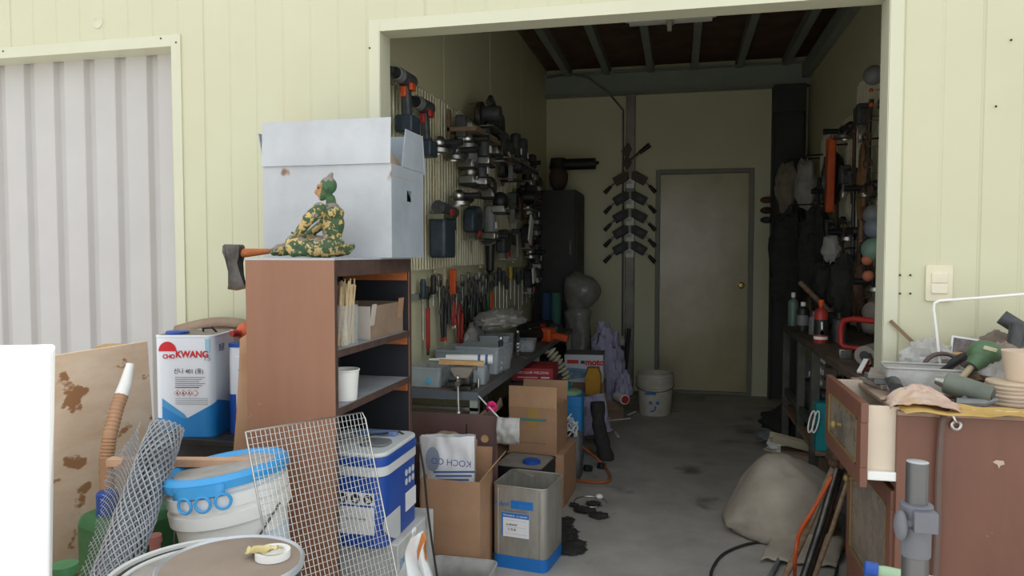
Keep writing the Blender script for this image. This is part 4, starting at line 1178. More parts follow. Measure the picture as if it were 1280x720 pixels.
# coiled white air hose hanging from the bench
b = MB()
h0, h1, h2, h3 = P(686, 437, Y=4.9), P(697, 450, Y=4.9), P(705, 466, Y=4.9), P(708, 482, Y=4.9)
def bez(u_):
    return h0 * (1 - u_) ** 3 + h1 * 3 * u_ * (1 - u_) ** 2 + h2 * 3 * u_ ** 2 * (1 - u_) + h3 * u_ ** 3
pts = []
for k in range(221):
    u_ = k / 220
    c = bez(u_); d_ = (bez(min(1, u_ + .01)) - bez(max(0, u_ - .01))).normalized(); u1, w1 = ortho(d_)
    pts.append(c + (u1 * math.cos(u_ * 62.8) + w1 * math.sin(u_ * 62.8)) * 0.036)
tag(b.tube(pts, 0.0075, 6).build('coil_hose', M('ivory_hose', 'd2cbb2', 0.45)), 'ivory spiral air hose hanging below the bench end', 'hose')
b = MB()
b.ell((0, 0, 0.165), (0.11, 0.13, 0.15), 20, 12, fn=lambda d: 1 + 0.08 * nz(d.x * 3, d.y * 3, d.z * 3))
q = P(690, 470, Y=5.15); tag(b.build('black_sack', m_rubber, loc=(q.x - 0.06, 5.2, 0.266), smooth=60), 'bulging black sack on the bench under-shelf behind the spiral hose', 'sack')
b = MB(); b.grid(lambda s, v: V((0.16 * s, 0.10 * v, 0.03 * nz(s * 4, v * 4) + 0.06 * s * (1 - s) - 0.05 * s * v)), 10, 8)
tag(b.build('clear_film', m_haze, loc=(-0.93, 5.0, BT + 0.02), solid=0.001), 'crumpled clear film near the far bench edge', 'film')

# boxes, carton and paper heap before the back wall
t = T('tool_box', 'white and grey printed power tool box with red lettering', 'box', (-0.825, 5.35, 0.36), 3)
b = MB(); b.bx((0, 0, 0), (0.285, 0.26, 0.205)); b.build('box', M('box_white', 'd5d6dc', 0.6, scale=5), t, bevel=0.002)
b = MB(); b.bx((-0.001, -0.001, 0.205), (0.286, 0.261, 0.208)); b.build('box_top', m_grey, t)
m_mred = M('moto_red', 'cf3a3a', 0.55)
b = MB(); b.bx((0.02, -0.001, 0.138), (0.105, 0, 0.166)); b.build('red_bar', m_mred, t)
b = MB(); b.bx((0.12, -0.001, 0.138), (0.15, 0, 0.162)); b.build('blue_square', m_inkblue, t)
text('moto', 0.062, m_mred, t, (0.222, -0.0015, 0.150), bold=0.003)
b = MB(); b.xz([(0.0, 0.03), (0.03, 0.02), (0.15, 0.035), (0.16, 0.1), (0.02, 0.11)], -0.0005, 0.0005); b.build('picture', M('box_picture', '5b7f9c', 0.5, col2='8fa7b8', amt=1, scale=20), t, loc=(0, -0.001, 0))
b = MB(); b.xz([(0.15, 0.05), (0.26, 0.05), (0.26, 0.12), (0.17, 0.12)], -0.0005, 0.0005); b.build('picture', M('box_picture2', '3c6a86', 0.5), t, loc=(0, -0.001, 0))
t = carton('box_stand', 'closed brown carton carrying the white tool box', (-0.83, 5.34, 0), (0.30, 0.28, 0.354), 3, m_carddk, [], open_=False)
b = MB(); b.prism([(-0.052, 0), (0.052, 0), (0.055, 0.135), (0.035, 0.195), (-0.032, 0.195), (-0.055, 0.13)], -0.04, 0.04, Matrix.Rotation(R(90), 4, 'X')); 
q = P(741, 493, Y=5.22)
t = carton('floor_carton', 'open brown carton on the floor under the yellow box', (-0.70, 5.12, 0), (0.21, 0.18, 0.298), 5, m_carddk, [])
tag(b.build('yellow_box', M('yellow_card', 'c4922c', 0.7, col2='b08126', amt=1, scale=9), loc=(-0.595, 5.22, 0.302), bevel=0.003), 'upright ochre yellow packing box with tapered top', 'box')
m_lilac = M('lilac_paper', 'b4b0cd', 0.8, col2='a09cb9', amt=1, scale=12)
def crumple(name, label, loc, rad, mat, seed, cat='paper', amp=0.35):
    b = MB()
    def fn(d):
        return 1 + amp * nz(d.x * 2.6 + seed, d.y * 2.6, d.z * 2.6) + 0.22 * abs(nz(d.x * 7 + seed, d.y * 7, d.z * 7))
    b.ell((0, 0, rad[2]), rad, 34, 24, fn=fn)
    mz = min(v.co.z for v in b.bm.verts)
    for v in b.bm.verts: v.co.z -= mz
    return tag(b.build(name, mat, loc=loc, smooth=22), label, cat)
t = carton('paper_carton', 'open brown carton filled with crumpled lilac paper', (-0.70, 5.75, 0), (0.28, 0.28, 0.15), 8, m_carddk, [('f', 0.08, 150), ('r', 0.08, 60)])
crumple('crumpled_paper', 'large heap of crumpled lilac paper in the carton by the post', (-0.57, 5.89, 0.006), (0.12, 0.12, 0.30), m_lilac, 3.0)
crumple('paper_wad', 'lilac paper wad bulging on the right of the heap', (-0.42, 5.78, 0.14), (0.06, 0.07, 0.11), m_lilac, 8.0)
b = MB(); b.grid(lambda s, v: V((-0.12 + 0.22 * s + 0.05 * v, 0.06 * nz(s * 3, v * 3, 4), -0.26 * v + 0.05 * s)), 12, 12)
tag(b.build('paper_sheet', m_lilac, loc=(-0.60, 5.03, 0.30), rot=(-8, 0, 0), solid=0.002, smooth=20), 'creased lilac paper sheet hanging down below the yellow box', 'paper')
t = T('paint_can_roll', 'white tube with red end lying in the low carton', 'tube', (P(778, 505, Y=5.7).x, 5.66, 0.156), (0, 0, -60))
b = MB(); b.cyl((-0.09, 0, 0.04), (0.05, 0, 0.04), 0.038, n=18); b.build('tube', m_white, t)
b = MB(); b.cyl((0.05, 0, 0.04), (0.056, 0, 0.04), 0.030, n=18); b.build('end_cap', m_red, t)
q = P(774, 450, Y=6.6); q2 = P(770, 465, Y=6.6)
b = MB(); b.tube([(0, 0, 0), (0.05, 0.1, 0.62)], 0.018, 10); tag(b.build('pry_rod', m_black, loc=(-0.50, 6.72, 0.0)), 'black rod leaning against the wall under the socket', 'rod')
# plastic wrapped tall object
b = MB()
def f(s, v):
    a = 2 * math.pi * s
    r = 0.12 + 0.02 * math.sin(v * 9) + 0.025 * nz(math.cos(a) * 2, math.sin(a) * 2, v * 7)
    if v > 0.72: r = (0.085 + 0.075 * math.sin((v - 0.72) / 0.28 * math.pi)) * (1.0 if v < 0.97 else 0.55)
    if v > 0.995: r = 0.002
    return V((r * math.cos(a) * 1.0 - 0.06 * v + (0.05 if v > 0.72 else 0) * math.sin((v - .72) / .28 * 3.14), r * 0.8 * math.sin(a), 1.16 * v))
b.grid(f, 30, 44)
tag(b.build('wrapped_bundle', M('grey_film', '8f8d88', 0.22, col2='77756f', amt=1, scale=14, bump=0.7, bscale=22), loc=(P(728, 400, Y=6.19).x, 6.19, 0), smooth=60), 'tall bundle wrapped in grey plastic film in the back corner', 'bundle')
# locker with things
t = T('locker', 'tall black steel locker in the far left corner', 'locker', (-1.255, 6.35, 0))
m_locker = M('black_locker', '2a2827', 0.5, col2='201f1e', amt=1, scale=5)
b = MB(); b.bx((0, 0, 0.05), (0.37, 0.55, 1.86)); b.build('cabinet', m_locker, t, bevel=0.004)
b = MB(); b.bx((0.37, 0.02, 0.75), (0.378, 0.53, 1.84)); d = b.build('door', m_locker, t)
b = MB(); b.bx((0.378, 0.25, 1.50), (0.381, 0.32, 1.63)); b.build('label', M('tan_label', '6b6350', 0.6), d)
b = MB(); b.bx((0.01, -0.012, 1.05), (0.36, 0, 1.84)); d2 = b.build('door', m_locker, t)
b = MB(); b.bx((0.32, -0.03, 1.3), (0.335, -0.012, 1.42)); b.build('handle', m_dkmetal, d2)
for x in (0.02, 0.33):
    for y in (0.02, 0.5):
        b = MB(); b.bx((x, y, 0), (x + 0.03, y + 0.03, 0.05)); b.build('foot', m_black, t)
t = T('heat_gun', 'dark cylinder sander with barrel lying on top of the locker', 'power tool', (-1.06, 6.5, 1.8605))
b = MB(); b.ell((0, 0, 0.12), (0.085, 0.09, 0.12), 16, 10); b.build('bag', M('brown_dust_bag', '4a3a30', 0.8), t)
b = MB(); b.cyl((0, 0, 0.2), (0, 0, 0.29), 0.085, 0.07); b.build('motor', m_black, t)
b = MB(); b.cyl((0.05, -0.01, 0.235), (0.33, -0.02, 0.235), 0.05, 0.05); b.cyl((0.33, -0.02, 0.235), (0.36, -0.02, 0.245), 0.02, 0.01); b.build('barrel', m_black, t)
# mats standing on the end of the bench
for k, (px, mat, lb) in enumerate(((683, M('dark_blue_mat', '2a4468', 0.8), 'dark blue rolled mat standing on the far end of the bench'), (695, M('sea_green_mat', '3d6b60', 0.8), 'sea green rolled mat standing on the far end of the bench'))):
    q = P(px, 400, Y=5.90)
    t = T('rolled_mat', lb, 'mat', (q.x, 5.90, BT + 0.001))
    b = MB(); b.cyl((0, 0, 0), (0, 0, 0.30), 0.040, n=18); b.build('roll', mat, t)
    b = MB(); b.tube([V((0.036 * (1 - s / 40) * math.cos(s * .6), 0.036 * (1 - s / 40) * math.sin(s * .6), 0.301)) for s in range(36)], 0.0015, 4); b.build('spiral_edge', m_black, t)

# white bucket before the back door
t = T('far_bucket', 'small white paint bucket with blue print by the back door', 'bucket', (-0.19, 6.10, 0))
b = MB(); b.lathe([(0, 0), (0.125, 0), (0.13, 0.01), (0.142, 0.22), (0.152, 0.225), (0.155, 0.30), (0.145, 0.31), (0.146, 0.335), (0.138, 0.335), (0.128, 0.20), (0, 0.19)], 36); b.build('body', M('dirty_white_plastic', 'cfcabd', 0.55, col2='b3ac9c', amt=1, scale=8), t)
b = MB(); b.box((-0.03, -0.140, 0.185), (0.085, 0.004, 0.02)); b.build('printed_bar', m_labelblue, t)
for (x, z) in ((-0.03, 0.11), (0.025, 0.11)):
    b = MB(); b.cyl((x, -0.139, z), (x, -0.136, z), 0.014, n=14); b.build('printed_dot', m_labelblue, t)
b = MB(); b.tube([V((-0.03 + 0.04 * math.cos(R(a)), -0.138, 0.07 + 0.03 * math.sin(R(a)))) for a in range(270, 400, 15)], 0.006, 6); b.build('printed_curve', m_labelblue, t)
b = MB(); b.tube([V((0.155 * math.cos(R(a)), 0.155 * math.sin(R(a)), 0.24 - 0.04 * math.sin(R(a + 180)) * (1 if a > 180 else 0))) for a in range(180, 361, 15)], 0.003, 6); b.build('bail', m_dkmetal, t)
b = MB(); b.ell((0.02, 0.0, 0.205), (0.11, 0.1, 0.03), 16, 8, fn=lambda d: 1 + 0.2 * nz(d.x * 4, d.y * 4)); b.build('contents', m_rust, t)

# ---- pairs of clamps hooked on the steel post of the back wall
m_clampdk = M('clamp_green_black', '20281f', 0.5, col2='2b332a', amt=1, scale=20)
m_clampgr = M('clamp_brown', '5a4a3c', 0.55)
def clamp(sgn, body):
    t = T('bar_clamp', '', 'clamp', (0, 0, 0))
    b = MB(); b.bar((0, -0.02, 0), (sgn * 0.115, -0.02, -0.065), 0.03, 0.085, V((0, 0, 1))); b.build('body', body, t, bevel=0.006)
    b = MB(); b.bar((sgn * 0.10, -0.02, -0.06), (sgn * 0.15, -0.02, -0.105), 0.012, 0.012); b.build('spindle', m_dkmetal, t)
    b = MB(); b.cyl((sgn * 0.145, -0.02, -0.10), (sgn * 0.205, -0.02, -0.165), 0.014, 0.02, 12); b.build('handle', m_black, t)
    b = MB(); b.bx((-0.015 if sgn > 0 else -0.02, -0.045, -0.02), (0.02 if sgn > 0 else 0.015, 0.0, 0.03)); b.build('jaw', body, t)
    b = MB(); b.bar((sgn * 0.04, -0.037, -0.024), (sgn * 0.09, -0.037, -0.052), 0.003, 0.035); b.build('body_mark', m_dkgrey, t)
    return t
px0 = -0.462
protos = {}
for r, py in enumerate((223, 248, 270, 290, 310)):
    z = P(789, py - 4, Y=YB - 0.07).z
    for sgn in (-1, 1):
        side = 'left' if sgn < 0 else 'right'
        word = ('topmost', 'second', 'third', 'fourth', 'lowest')[r]
        lb = '%s clamp pointing %s on the steel post, %s' % (word, side, 'brown body' if r == 0 else 'dark green body')
        key = (sgn, r == 0)
        loc = (px0 + sgn * 0.03, YB - 0.065, z)
        if key not in protos:
            protos[key] = clamp(sgn, m_clampgr if r == 0 else m_clampdk)
            protos[key].location = loc; protos[key]['label'] = lb; protos[key]['group'] = 'clamps on the steel post'
        else:
            dup(protos[key], loc, None, lb, 'clamps on the steel post')
    # printed scale on the bar between the clamps
    b = MB(); b.bx((px0 - 0.038, YB - 0.066, z - 0.12), (px0 + 0.038, YB - 0.062, z - 0.035)); t = tag(b.build('scale_strip', m_white), '%s white scale strip with black ticks on the post' % word, 'scale', 'scale strips on the post')
    for k in range(5):
        b = MB(); b.bx((px0 - 0.036, YB - 0.0675, z - 0.05 - 0.007 * k), (px0 + (0.0 if k % 2 else 0.02), YB - 0.066, z - 0.0475 - 0.007 * k)); b.build('tick', m_ink, t)
q = P(790, 196, Y=YB - 0.07)
t = T('spring_clamp', 'rust brown clamp with black handle at the top of the post', 'clamp', q)
b = MB(); b.xz([(-0.10, 0.05), (-0.03, 0.13), (0.0, 0.07), (-0.03, 0.0), (0.0, -0.05), (-0.04, -0.12), (-0.09, -0.07), (-0.06, 0.0)], -0.02, 0.01); b.build('jaws', M('dull_brown_metal', '5f564a', 0.6, 0.3), t, bevel=0.004)
b = MB(); b.cyl((-0.05, -0.02, -0.06), (0.08, -0.03, 0.04), 0.010); b.build('spindle', m_dkmetal, t)
b = MB(); b.cyl((0.07, -0.03, 0.03), (0.165, -0.04, 0.10), 0.018, 0.024, 12); b.build('handle', m_black, t)
# ================================================================ WIRE PANELS AND TOOLS ON THE LEFT WALL
m_wire = M('ivory_wire', 'dcdac6', 0.45, col2='c4b994', amt=1, scale=6)
WX = XL + 0.035
def wire_panel(label, y0, y1, z0, z1, x, sgn=1, n=19, m=13, group=None):
    t = T('wire_rack', label, 'panel', (x, y0, z0), 0, group)
    w, h = y1 - y0, z1 - z0
    b = MB(); b.tube([(0, 0, 0), (0, w, 0), (0, w, h), (0, 0, h)], 0.007, 6, closed=True); b.build('frame', m_wire, t)
    b = MB()
    for k in range(1, n): b.tube([(0, w * k / n, 0), (0, w * k / n, h)], 0.0055, 4)
    for k in range(1, m): b.tube([(-0.004 * sgn, 0, h * k / m), (-0.004 * sgn, w, h * k / m)], 0.0022, 4)
    tag(b.build('wire_grid', m_wire, t, weld=False), kind='stuff')
    for yy in (0.012, w - 0.012):
        b = MB(); b.bx((-0.02 if sgn > 0 else 0.0, yy - 0.012, -0.02), (-0.006 if sgn > 0 else 0.02, yy + 0.012, h + 0.02)); b.build('upright', m_wire, t)
    return t
wire_panel('nearest ivory wire grid panel on the left wall', 2.90, 3.68, 1.225, 2.105, WX, group='wire panels on the left wall')
wire_panel('middle ivory wire grid panel on the left wall', 3.69, 4.575, 1.235, 2.11, WX, group='wire panels on the left wall')
wire_panel('far ivory wire grid panel on the left wall', 4.585, 5.53, 1.255, 2.09, WX, group='wire panels on the left wall')

def LW(px, py, out=0.0):
    return P(px, py, X=WX + 0.012 + out)
def hook(t, z=0.0, L=0.06):
    b = MB(); b.tube([(0, 0.02, z), (0, -L, z), (0, -L - 0.006, z + 0.012)], 0.003, 5); b.build('hook', m_metal, t)

def drill(label, loc, rot, acc=m_orange, s=1.0, group=None):
    t = T('cordless_drill', label, 'drill', loc, rot, group)
    b = MB(); b.cyl((-0.03, -0.05, 0.03), (0.10, -0.05, 0.03), 0.032, 0.035, 16); b.ell((0.10, -0.05, 0.03), (0.022, 0.034, 0.034)); b.build('motor_housing', m_dkgrey, t)
    b = MB(); b.cyl((-0.075, -0.05, 0.03), (-0.03, -0.05, 0.03), 0.029, 0.033, 16); b.build('clutch_ring', m_grey, t)
    b = MB(); b.cyl((-0.13, -0.05, 0.03), (-0.075, -0.05, 0.03), 0.016, 0.026, 14); b.build('chuck', m_black, t)
    b = MB(); b.bar((0.04, -0.05, 0.01), (0.06, -0.05, -0.13), 0.04, 0.045, V((1, 0, 0))); b.build('handle', m_dkgrey, t, bevel=0.012)
    b = MB(); b.bx((0.005, -0.062, -0.05), (0.024, -0.038, -0.005)); b.build('trigger', acc, t, bevel=0.004)
    b = MB(); b.bx((0.01, -0.09, -0.20), (0.12, -0.01, -0.125)); b.build('battery', m_navy, t, bevel=0.008)
    b = MB(); b.bx((0.02, -0.089, -0.02), (0.07, -0.072, 0.012)); b.build('accent_plate', acc, t, bevel=0.004)
    hook(t, 0.0, 0.02)
    return t
def grinder(label, loc, rot, body=m_navy, group=None):
    t = T('angle_grinder', label, 'grinder', loc, rot, group)
    b = MB(); b.cyl((-0.02, -0.05, 0), (0.16, -0.05, 0.0), 0.030, 0.026, 14); b.ell((0.16, -0.05, 0), (0.02, 0.026, 0.026)); b.build('body', body, t)
    b = MB(); b.ell((-0.05, -0.05, 0), (0.045, 0.036, 0.036)); b.build('gear_head', m_alu, t)
    b = MB(); b.lathe([(0, 0), (0.06, 0), (0.062, -0.02), (0.058, -0.02), (0.055, -0.004), (0, -0.004)], 22, Matrix.Translation((-0.05, -0.05, -0.03))); b.build('guard', m_metal, t)
    b = MB(); b.cyl((-0.05, -0.05, -0.043), (-0.05, -0.05, -0.040), 0.052, n=22); b.build('disc', m_dkgrey, t)
    b = MB(); b.cyl((-0.05, -0.08, 0), (-0.05, -0.17, 0.0), 0.016, 0.018, 12); b.build('side_handle', m_black, t)
    hook(t, 0.0, 0.03)
    return t
def sander(label, loc, rot, body=m_metal, group=None):
    t = T('palm_sander', label, 'sander', loc, rot, group)
    b = MB(); b.ell((0, -0.06, 0.05), (0.055, 0.05, 0.06), fn=lambda d: 1 + 0.12 * abs(d.x)); b.build('grip', body, t)
    b = MB(); b.bx((-0.055, -0.105, -0.02), (0.055, -0.015, 0.005)); b.build('base_plate', m_metal, t, bevel=0.004)
    b = MB(); b.bx((-0.057, -0.107, -0.032), (0.057, -0.013, -0.02)); b.build('pad', m_black, t)
    b = MB(); b.bx((-0.075, -0.10, -0.02), (-0.055, -0.02, 0.02)); b.build('clamp_bar', m_alu, t, bevel=0.003)
    b = MB(); b.bx((0.055, -0.10, -0.02), (0.075, -0.02, 0.02)); b.build('clamp_bar', m_alu, t, bevel=0.003)
    hook(t, 0.05, 0.03)
    return t
def jigsaw(label, loc, rot, body=m_navy, group=None):
    t = T('jigsaw', label, 'saw', loc, rot, group)
    b = MB(); b.xz([(-0.10, 0.0), (-0.105, 0.09), (-0.08, 0.135), (-0.02, 0.155), (0.06, 0.155), (0.095, 0.13), (0.10, 0.06), (0.075, 0.0)], -0.085, -0.02); b.build('body', body, t, bevel=0.014)
    b = MB(); b.xz([(-0.03, 0.075), (0.05, 0.095), (0.06, 0.12), (-0.02, 0.11)], -0.088, -0.015); b.build('grip_opening', m_black, t)
    b = MB(); b.bx((-0.11, -0.095, -0.045), (0.09, -0.01, -0.038)); b.build('foot', m_alu, t)
    b = MB(); b.bx((-0.04, -0.07, -0.04), (0.03, -0.035, 0.005)); b.build('bracket', m_metal, t)
    b = MB(); b.bx((-0.055, -0.055, -0.12), (-0.047, -0.053, -0.04)); b.build('blade', m_metal, t)
    b = MB(); b.cyl((-0.02, -0.09, -0.01), (-0.02, -0.10, -0.01), 0.02); b.build('dial', m_red, t)
    hook(t, 0.12, 0.02)
    return t
def circ_saw(label, loc, rot, body=m_dkgrey, group=None):
    t = T('circular_saw', label, 'saw', loc, rot, group)
    b = MB(); b.cyl((0, -0.04, 0), (0, -0.07, 0), 0.09, n=28); b.build('blade_guard', m_dkmetal, t, bevel=0.004)
    b = MB(); b.cyl((0, -0.035, -0.02), (0, -0.037, -0.02), 0.095, n=32); b.build('blade', m_metal, t)
    b = MB(); b.cyl((0.02, -0.07, 0.02), (0.02, -0.17, 0.02), 0.05, 0.045); b.build('motor', body, t)
    b = MB(); b.tube([(0.0, -0.10, 0.08), (0.05, -0.10, 0.12), (0.12, -0.10, 0.09), (0.14, -0.10, 0.02), (0.10, -0.10, -0.02)], 0.018, 10); b.build('handle', body, t)
    b = MB(); b.bx((-0.13, -0.16, -0.075), (0.14, -0.02, -0.07)); b.build('base_plate', m_metal, t)
    hook(t, 0.08, 0.03)
    return t
def router(label, loc, rot, body=m_navy, group=None):
    t = T('trim_router', label, 'router', loc, rot, group)
    b = MB(); b.cyl((0, -0.06, -0.02), (0, -0.06, 0.13), 0.042, 0.038, 18); b.ell((0, -0.06, 0.13), (0.038, 0.038, 0.02)); b.build('motor', body, t)
    b = MB(); b.bx((-0.055, -0.11, -0.07), (0.055, -0.01, -0.02)); b.build('base', m_metal, t, bevel=0.01)
    b = MB(); b.bx((-0.06, -0.115, -0.08), (0.06, -0.005, -0.07)); b.build('sole', m_black, t)
    b = MB(); b.bx((-0.015, -0.104, 0.0), (0.015, -0.098, 0.04)); b.build('label', m_paper, t)
    hook(t, 0.08, 0.02)
    return t
def nailer(label, loc, rot, body=m_dkgrey, group=None):
    t = T('nail_gun', label, 'nail gun', loc, rot, group)
    b = MB(); b.bx((-0.03, -0.08, -0.02), (0.03, -0.02, 0.10)); b.build('head', body, t, bevel=0.01)
    b = MB(); b.bar((0.01, -0.05, 0.06), (0.15, -0.05, 0.03), 0.035, 0.04); b.build('handle', body, t, bevel=0.01)
    b = MB(); b.bar((-0.005, -0.05, -0.09), (0.14, -0.05, -0.05), 0.02, 0.03); b.build('magazine', m_alu, t, bevel=0.003)
    b = MB(); b.bx((-0.02, -0.065, -0.12), (0.0, -0.035, -0.02)); b.build('nose', m_metal, t)
    b = MB(); b.bar((0.13, -0.05, -0.05), (0.145, -0.05, 0.03), 0.014, 0.014); b.build('strut', body, t)
    hook(t, 0.09, 0.02)
    return t

drill('cordless drill with orange trigger hanging highest beside the carton', LW(489, 106), 90)
drill('second cordless drill, hanging lower and further along than the first', LW(514, 140), 90, m_red)
grinder('slate blue angle grinder lying on the hook right of the drills', LW(541, 181), 90)
grinder('small dark grinder tucked next to the slate blue angle grinder', LW(561, 190), 90, m_black)
t = T('tool_shelf', 'wooden bracket shelf with steel straight edge on the wire panel', 'shelf', P(559, 162, X=WX + 0.012))
b = MB(); b.bx((0, 0, -0.01), (0.16, 0.55, 0.012)); b.build('board', m_woodold, t)
b = MB(); b.bx((0.0, 0.0, -0.16), (0.012, 0.03, 0.11)); b.bx((0, 0.5, -0.15), (0.012, 0.53, -0.01)); b.build('bracket', m_woodold, t)
q = P(586, 157, X=WX + 0.14)
b = MB(); b.bx((-0.02, 0, 0), (0.02, 0.55, 0.035)); t = tag(b.build('aluminium_level', m_alu, loc=P(586, 161, X=WX + 0.12), bevel=0.003), 'bright aluminium bar lying along the bracket shelf', 'bar')
circ_saw('dark circular saw standing on the bracket shelf', P(590, 147, X=WX + 0.03), 90)
jigsaw('black power planer shape hanging right of the bracket shelf', LW(612, 172), 90, m_black)
nailer('pale grey nail gun on a hook below the bracket shelf', LW(598, 178), 90, m_grey)
nailer('dusty nail gun hanging beside the pale grey one', LW(585, 188), 90, m_metal)
sander('white bellied dust guard hanging at the middle of the panels', LW(573, 206), 90, m_grey)
sander('silver headed palm sander with bright clamp bars', LW(575, 226), 90)
sander('second silver palm sander, lower and further along', LW(600, 243), 90)
circ_saw('large black circular saw hanging under the steel shelf', LW(622, 212), 90, m_black)
t = T('steel_shelf', 'thin steel shelf carrying tools high on the far wire panel', 'shelf', P(604, 197, X=WX + 0.012))
b = MB(); b.bx((0, 0, -0.004), (0.18, 0.95, 0.0)); b.bx((0.176, 0, -0.004), (0.18, 0.95, 0.014)); b.build('plate', m_metal, t)
for k, (px, f_, lb) in enumerate(((622, sander, 'dark sander standing on the thin steel shelf, left'), (634, router, 'dark router standing on the thin steel shelf, middle'), (643, router, 'dark router standing on the thin steel shelf, right'))):
    q = P(px, 190, X=WX + 0.05); f_(lb, (q.x, q.y, P(604, 197, X=WX + .012).z + (0.033 if f_ is sander else 0.081)), 90, m_dkgrey)
gname = 'dark tools crowding the bracket shelf'
lbk = ('upper left', 'left', 'centre left', 'centre', 'centre right', 'right', 'lower left', 'lower centre', 'lower right', 'lowest')
pr_ = {}
for k, (px, py) in enumerate(((566, 168), (577, 176), (592, 192), (606, 190), (618, 196), (630, 204), (566, 246), (589, 218), (614, 262), (620, 316))):
    f_ = (nailer, grinder, router, sander, jigsaw)[k % 5]
    lb = 'dark dusty tool by the bracket shelf, ' + lbk[k] + ' of its cluster'
    q = LW(px, py, 0.02 + 0.02 * (k % 3))
    if f_ not in pr_: pr_[f_] = f_(lb, q, 90, m_black if k % 2 else m_dkgrey, gname)
    else: dup(pr_[f_], q, 90, lb, gname)
# blue-black tool with box, jigsaw, router in the lower row
t = T('rotary_hammer', 'big navy power tool with dust box hanging in the lower row', 'power tool', LW(543, 283), 90)
b = MB(); b.cyl((-0.12, -0.06, 0.09), (0.14, -0.06, 0.075), 0.035, 0.03, 14); b.build('barrel', m_dkgrey, t)
b = MB(); b.bx((-0.13, -0.10, -0.16), (0.05, -0.015, 0.05)); b.build('dust_box', m_navy, t, bevel=0.014)
b = MB(); b.bx((0.05, -0.08, -0.02), (0.13, -0.03, 0.06)); b.build('motor', m_navy, t, bevel=0.01)
b = MB(); b.tube([(0.06, -0.05, -0.13), (0.15, -0.05, -0.11), (0.16, -0.05, 0.0), (0.15, -0.05, 0.09)], 0.012, 8); b.build('frame_handle', m_alu, t)
b = MB(); b.bx((-0.15, -0.10, 0.03), (0.0, -0.02, 0.055)); b.build('sole', m_alu, t)
b = MB(); b.bx((-0.02, -0.10, 0.055), (0.03, -0.09, 0.085)); b.build('switch', m_red, t)
hook(t, 0.09, 0.02)
jigsaw('navy jigsaw with bright foot and red dial in the lower row', LW(581, 291), 90)
router('pale headed trim router right of the navy jigsaw', LW(601, 286), 90, m_grey)
grinder('black grinder hanging nose down below the trim router', LW(603, 305), (0, 90, 90), m_black)
nailer('dark nail gun with bright magazine on the third panel, upper', LW(633, 258), 90)
nailer('dark nail gun with bright magazine on the third panel, lower', LW(637, 303), 90)
circ_saw('black saw hanging behind the upper nail gun', LW(641, 250), 90, m_black)
router('black router hanging left above the steel bar', LW(650, 222), 90, m_black)
for k, (x0, y0, x1, y1, mt, lb) in enumerate(((648, 292, 649, 320, m_alu, 'short bright steel rule hanging at the end of the panels'), (665, 272, 662, 303, m_white, 'white plastic rule hanging obliquely past the panels'), (667, 334, 668, 352, m_white, 'white tag hanging below the oblique white rule'), (651, 245, 653, 275, m_rust, 'narrow brown wooden strip hanging past the panels'))):
    q0, q1 = LW(x0, y0, 0.10), LW(x1, y1, 0.10)
    t = T('hanging_rule', lb, 'rule', q1)
    b = MB(); b.bar(q0 - q1, (0, 0, 0), 0.012, 0.10, V((0, 1, 0))); b.build('rule', mt, t)
    b = MB(); b.tube([(q0 - q1) * 0.96, V((XL - q1.x, q0.y - q1.y, (q0.z - q1.z) * 0.96))], 0.004, 6); b.build('hook', m_metal, t)
rnd = random.Random(5)
kinds = (grinder, router, nailer, sander, jigsaw)
protos = {}
gname = 'dark power tools in the shade past the wire panels'
for k in range(15):
    px = 651 + (k * 5) % 22
    py = 205 + k * 11
    f_ = kinds[k % 5]
    q = P(px, py, X=XL + 0.02)
    if q.y > 6.15: q.y = 6.15 - 0.05 * (k % 3)
    lb = ORD[k] + ' from the top of the dark tools past the wire panels, a %s' % {grinder: 'grinder', router: 'router', nailer: 'nail gun', sander: 'palm sander', jigsaw: 'jigsaw'}[f_]
    if f_ not in protos:
        protos[f_] = f_(lb, q, 90, m_dkgrey, gname)
    else:
        dup(protos[f_], q, 90, lb, gname)

# ---- hand tools hung in a row above the bench
def LH(px, py, out=0.0):
    return P(px, py, X=XL + 0.02 + out)
def pliers(label, loc, hc, L=0.2, tip=None, rot=90, spread=0.022, group=None, inset=None):
    t = T('pliers', label, 'pliers', loc, rot, group)
    for s in (-1, 1):
        b = MB()
        b.tube([(s * 0.006, -0.02, 0), (s * spread * 1.1, -0.02, -0.05), (s * spread, -0.02, -L * 0.6), (s * spread * 0.75, -0.02, -L)], [0.008, 0.010, 0.010, 0.008], 8)
        b.build('handle', hc, t)
        if tip:
            b = MB(); b.cyl((s * spread * 0.79, -0.02, -L * 0.93), (s * spread * 0.74, -0.02, -L * 1.02), 0.0105, n=8); b.build('handle_tip', tip, t)
        b = MB(); b.xz([(0, 0), (s * 0.016, 0.0), (s * 0.018, 0.03), (s * 0.006, 0.072), (s * 0.001, 0.072)], -0.026, -0.014); b.build('jaw', m_dkmetal, t, bevel=0.002)
    b = MB(); b.cyl((0, -0.03, 0.008), (0, -0.01, 0.008), 0.009, n=12); b.build('pivot', m_metal, t)
    hook(t, 0.02, 0.03)
    return t
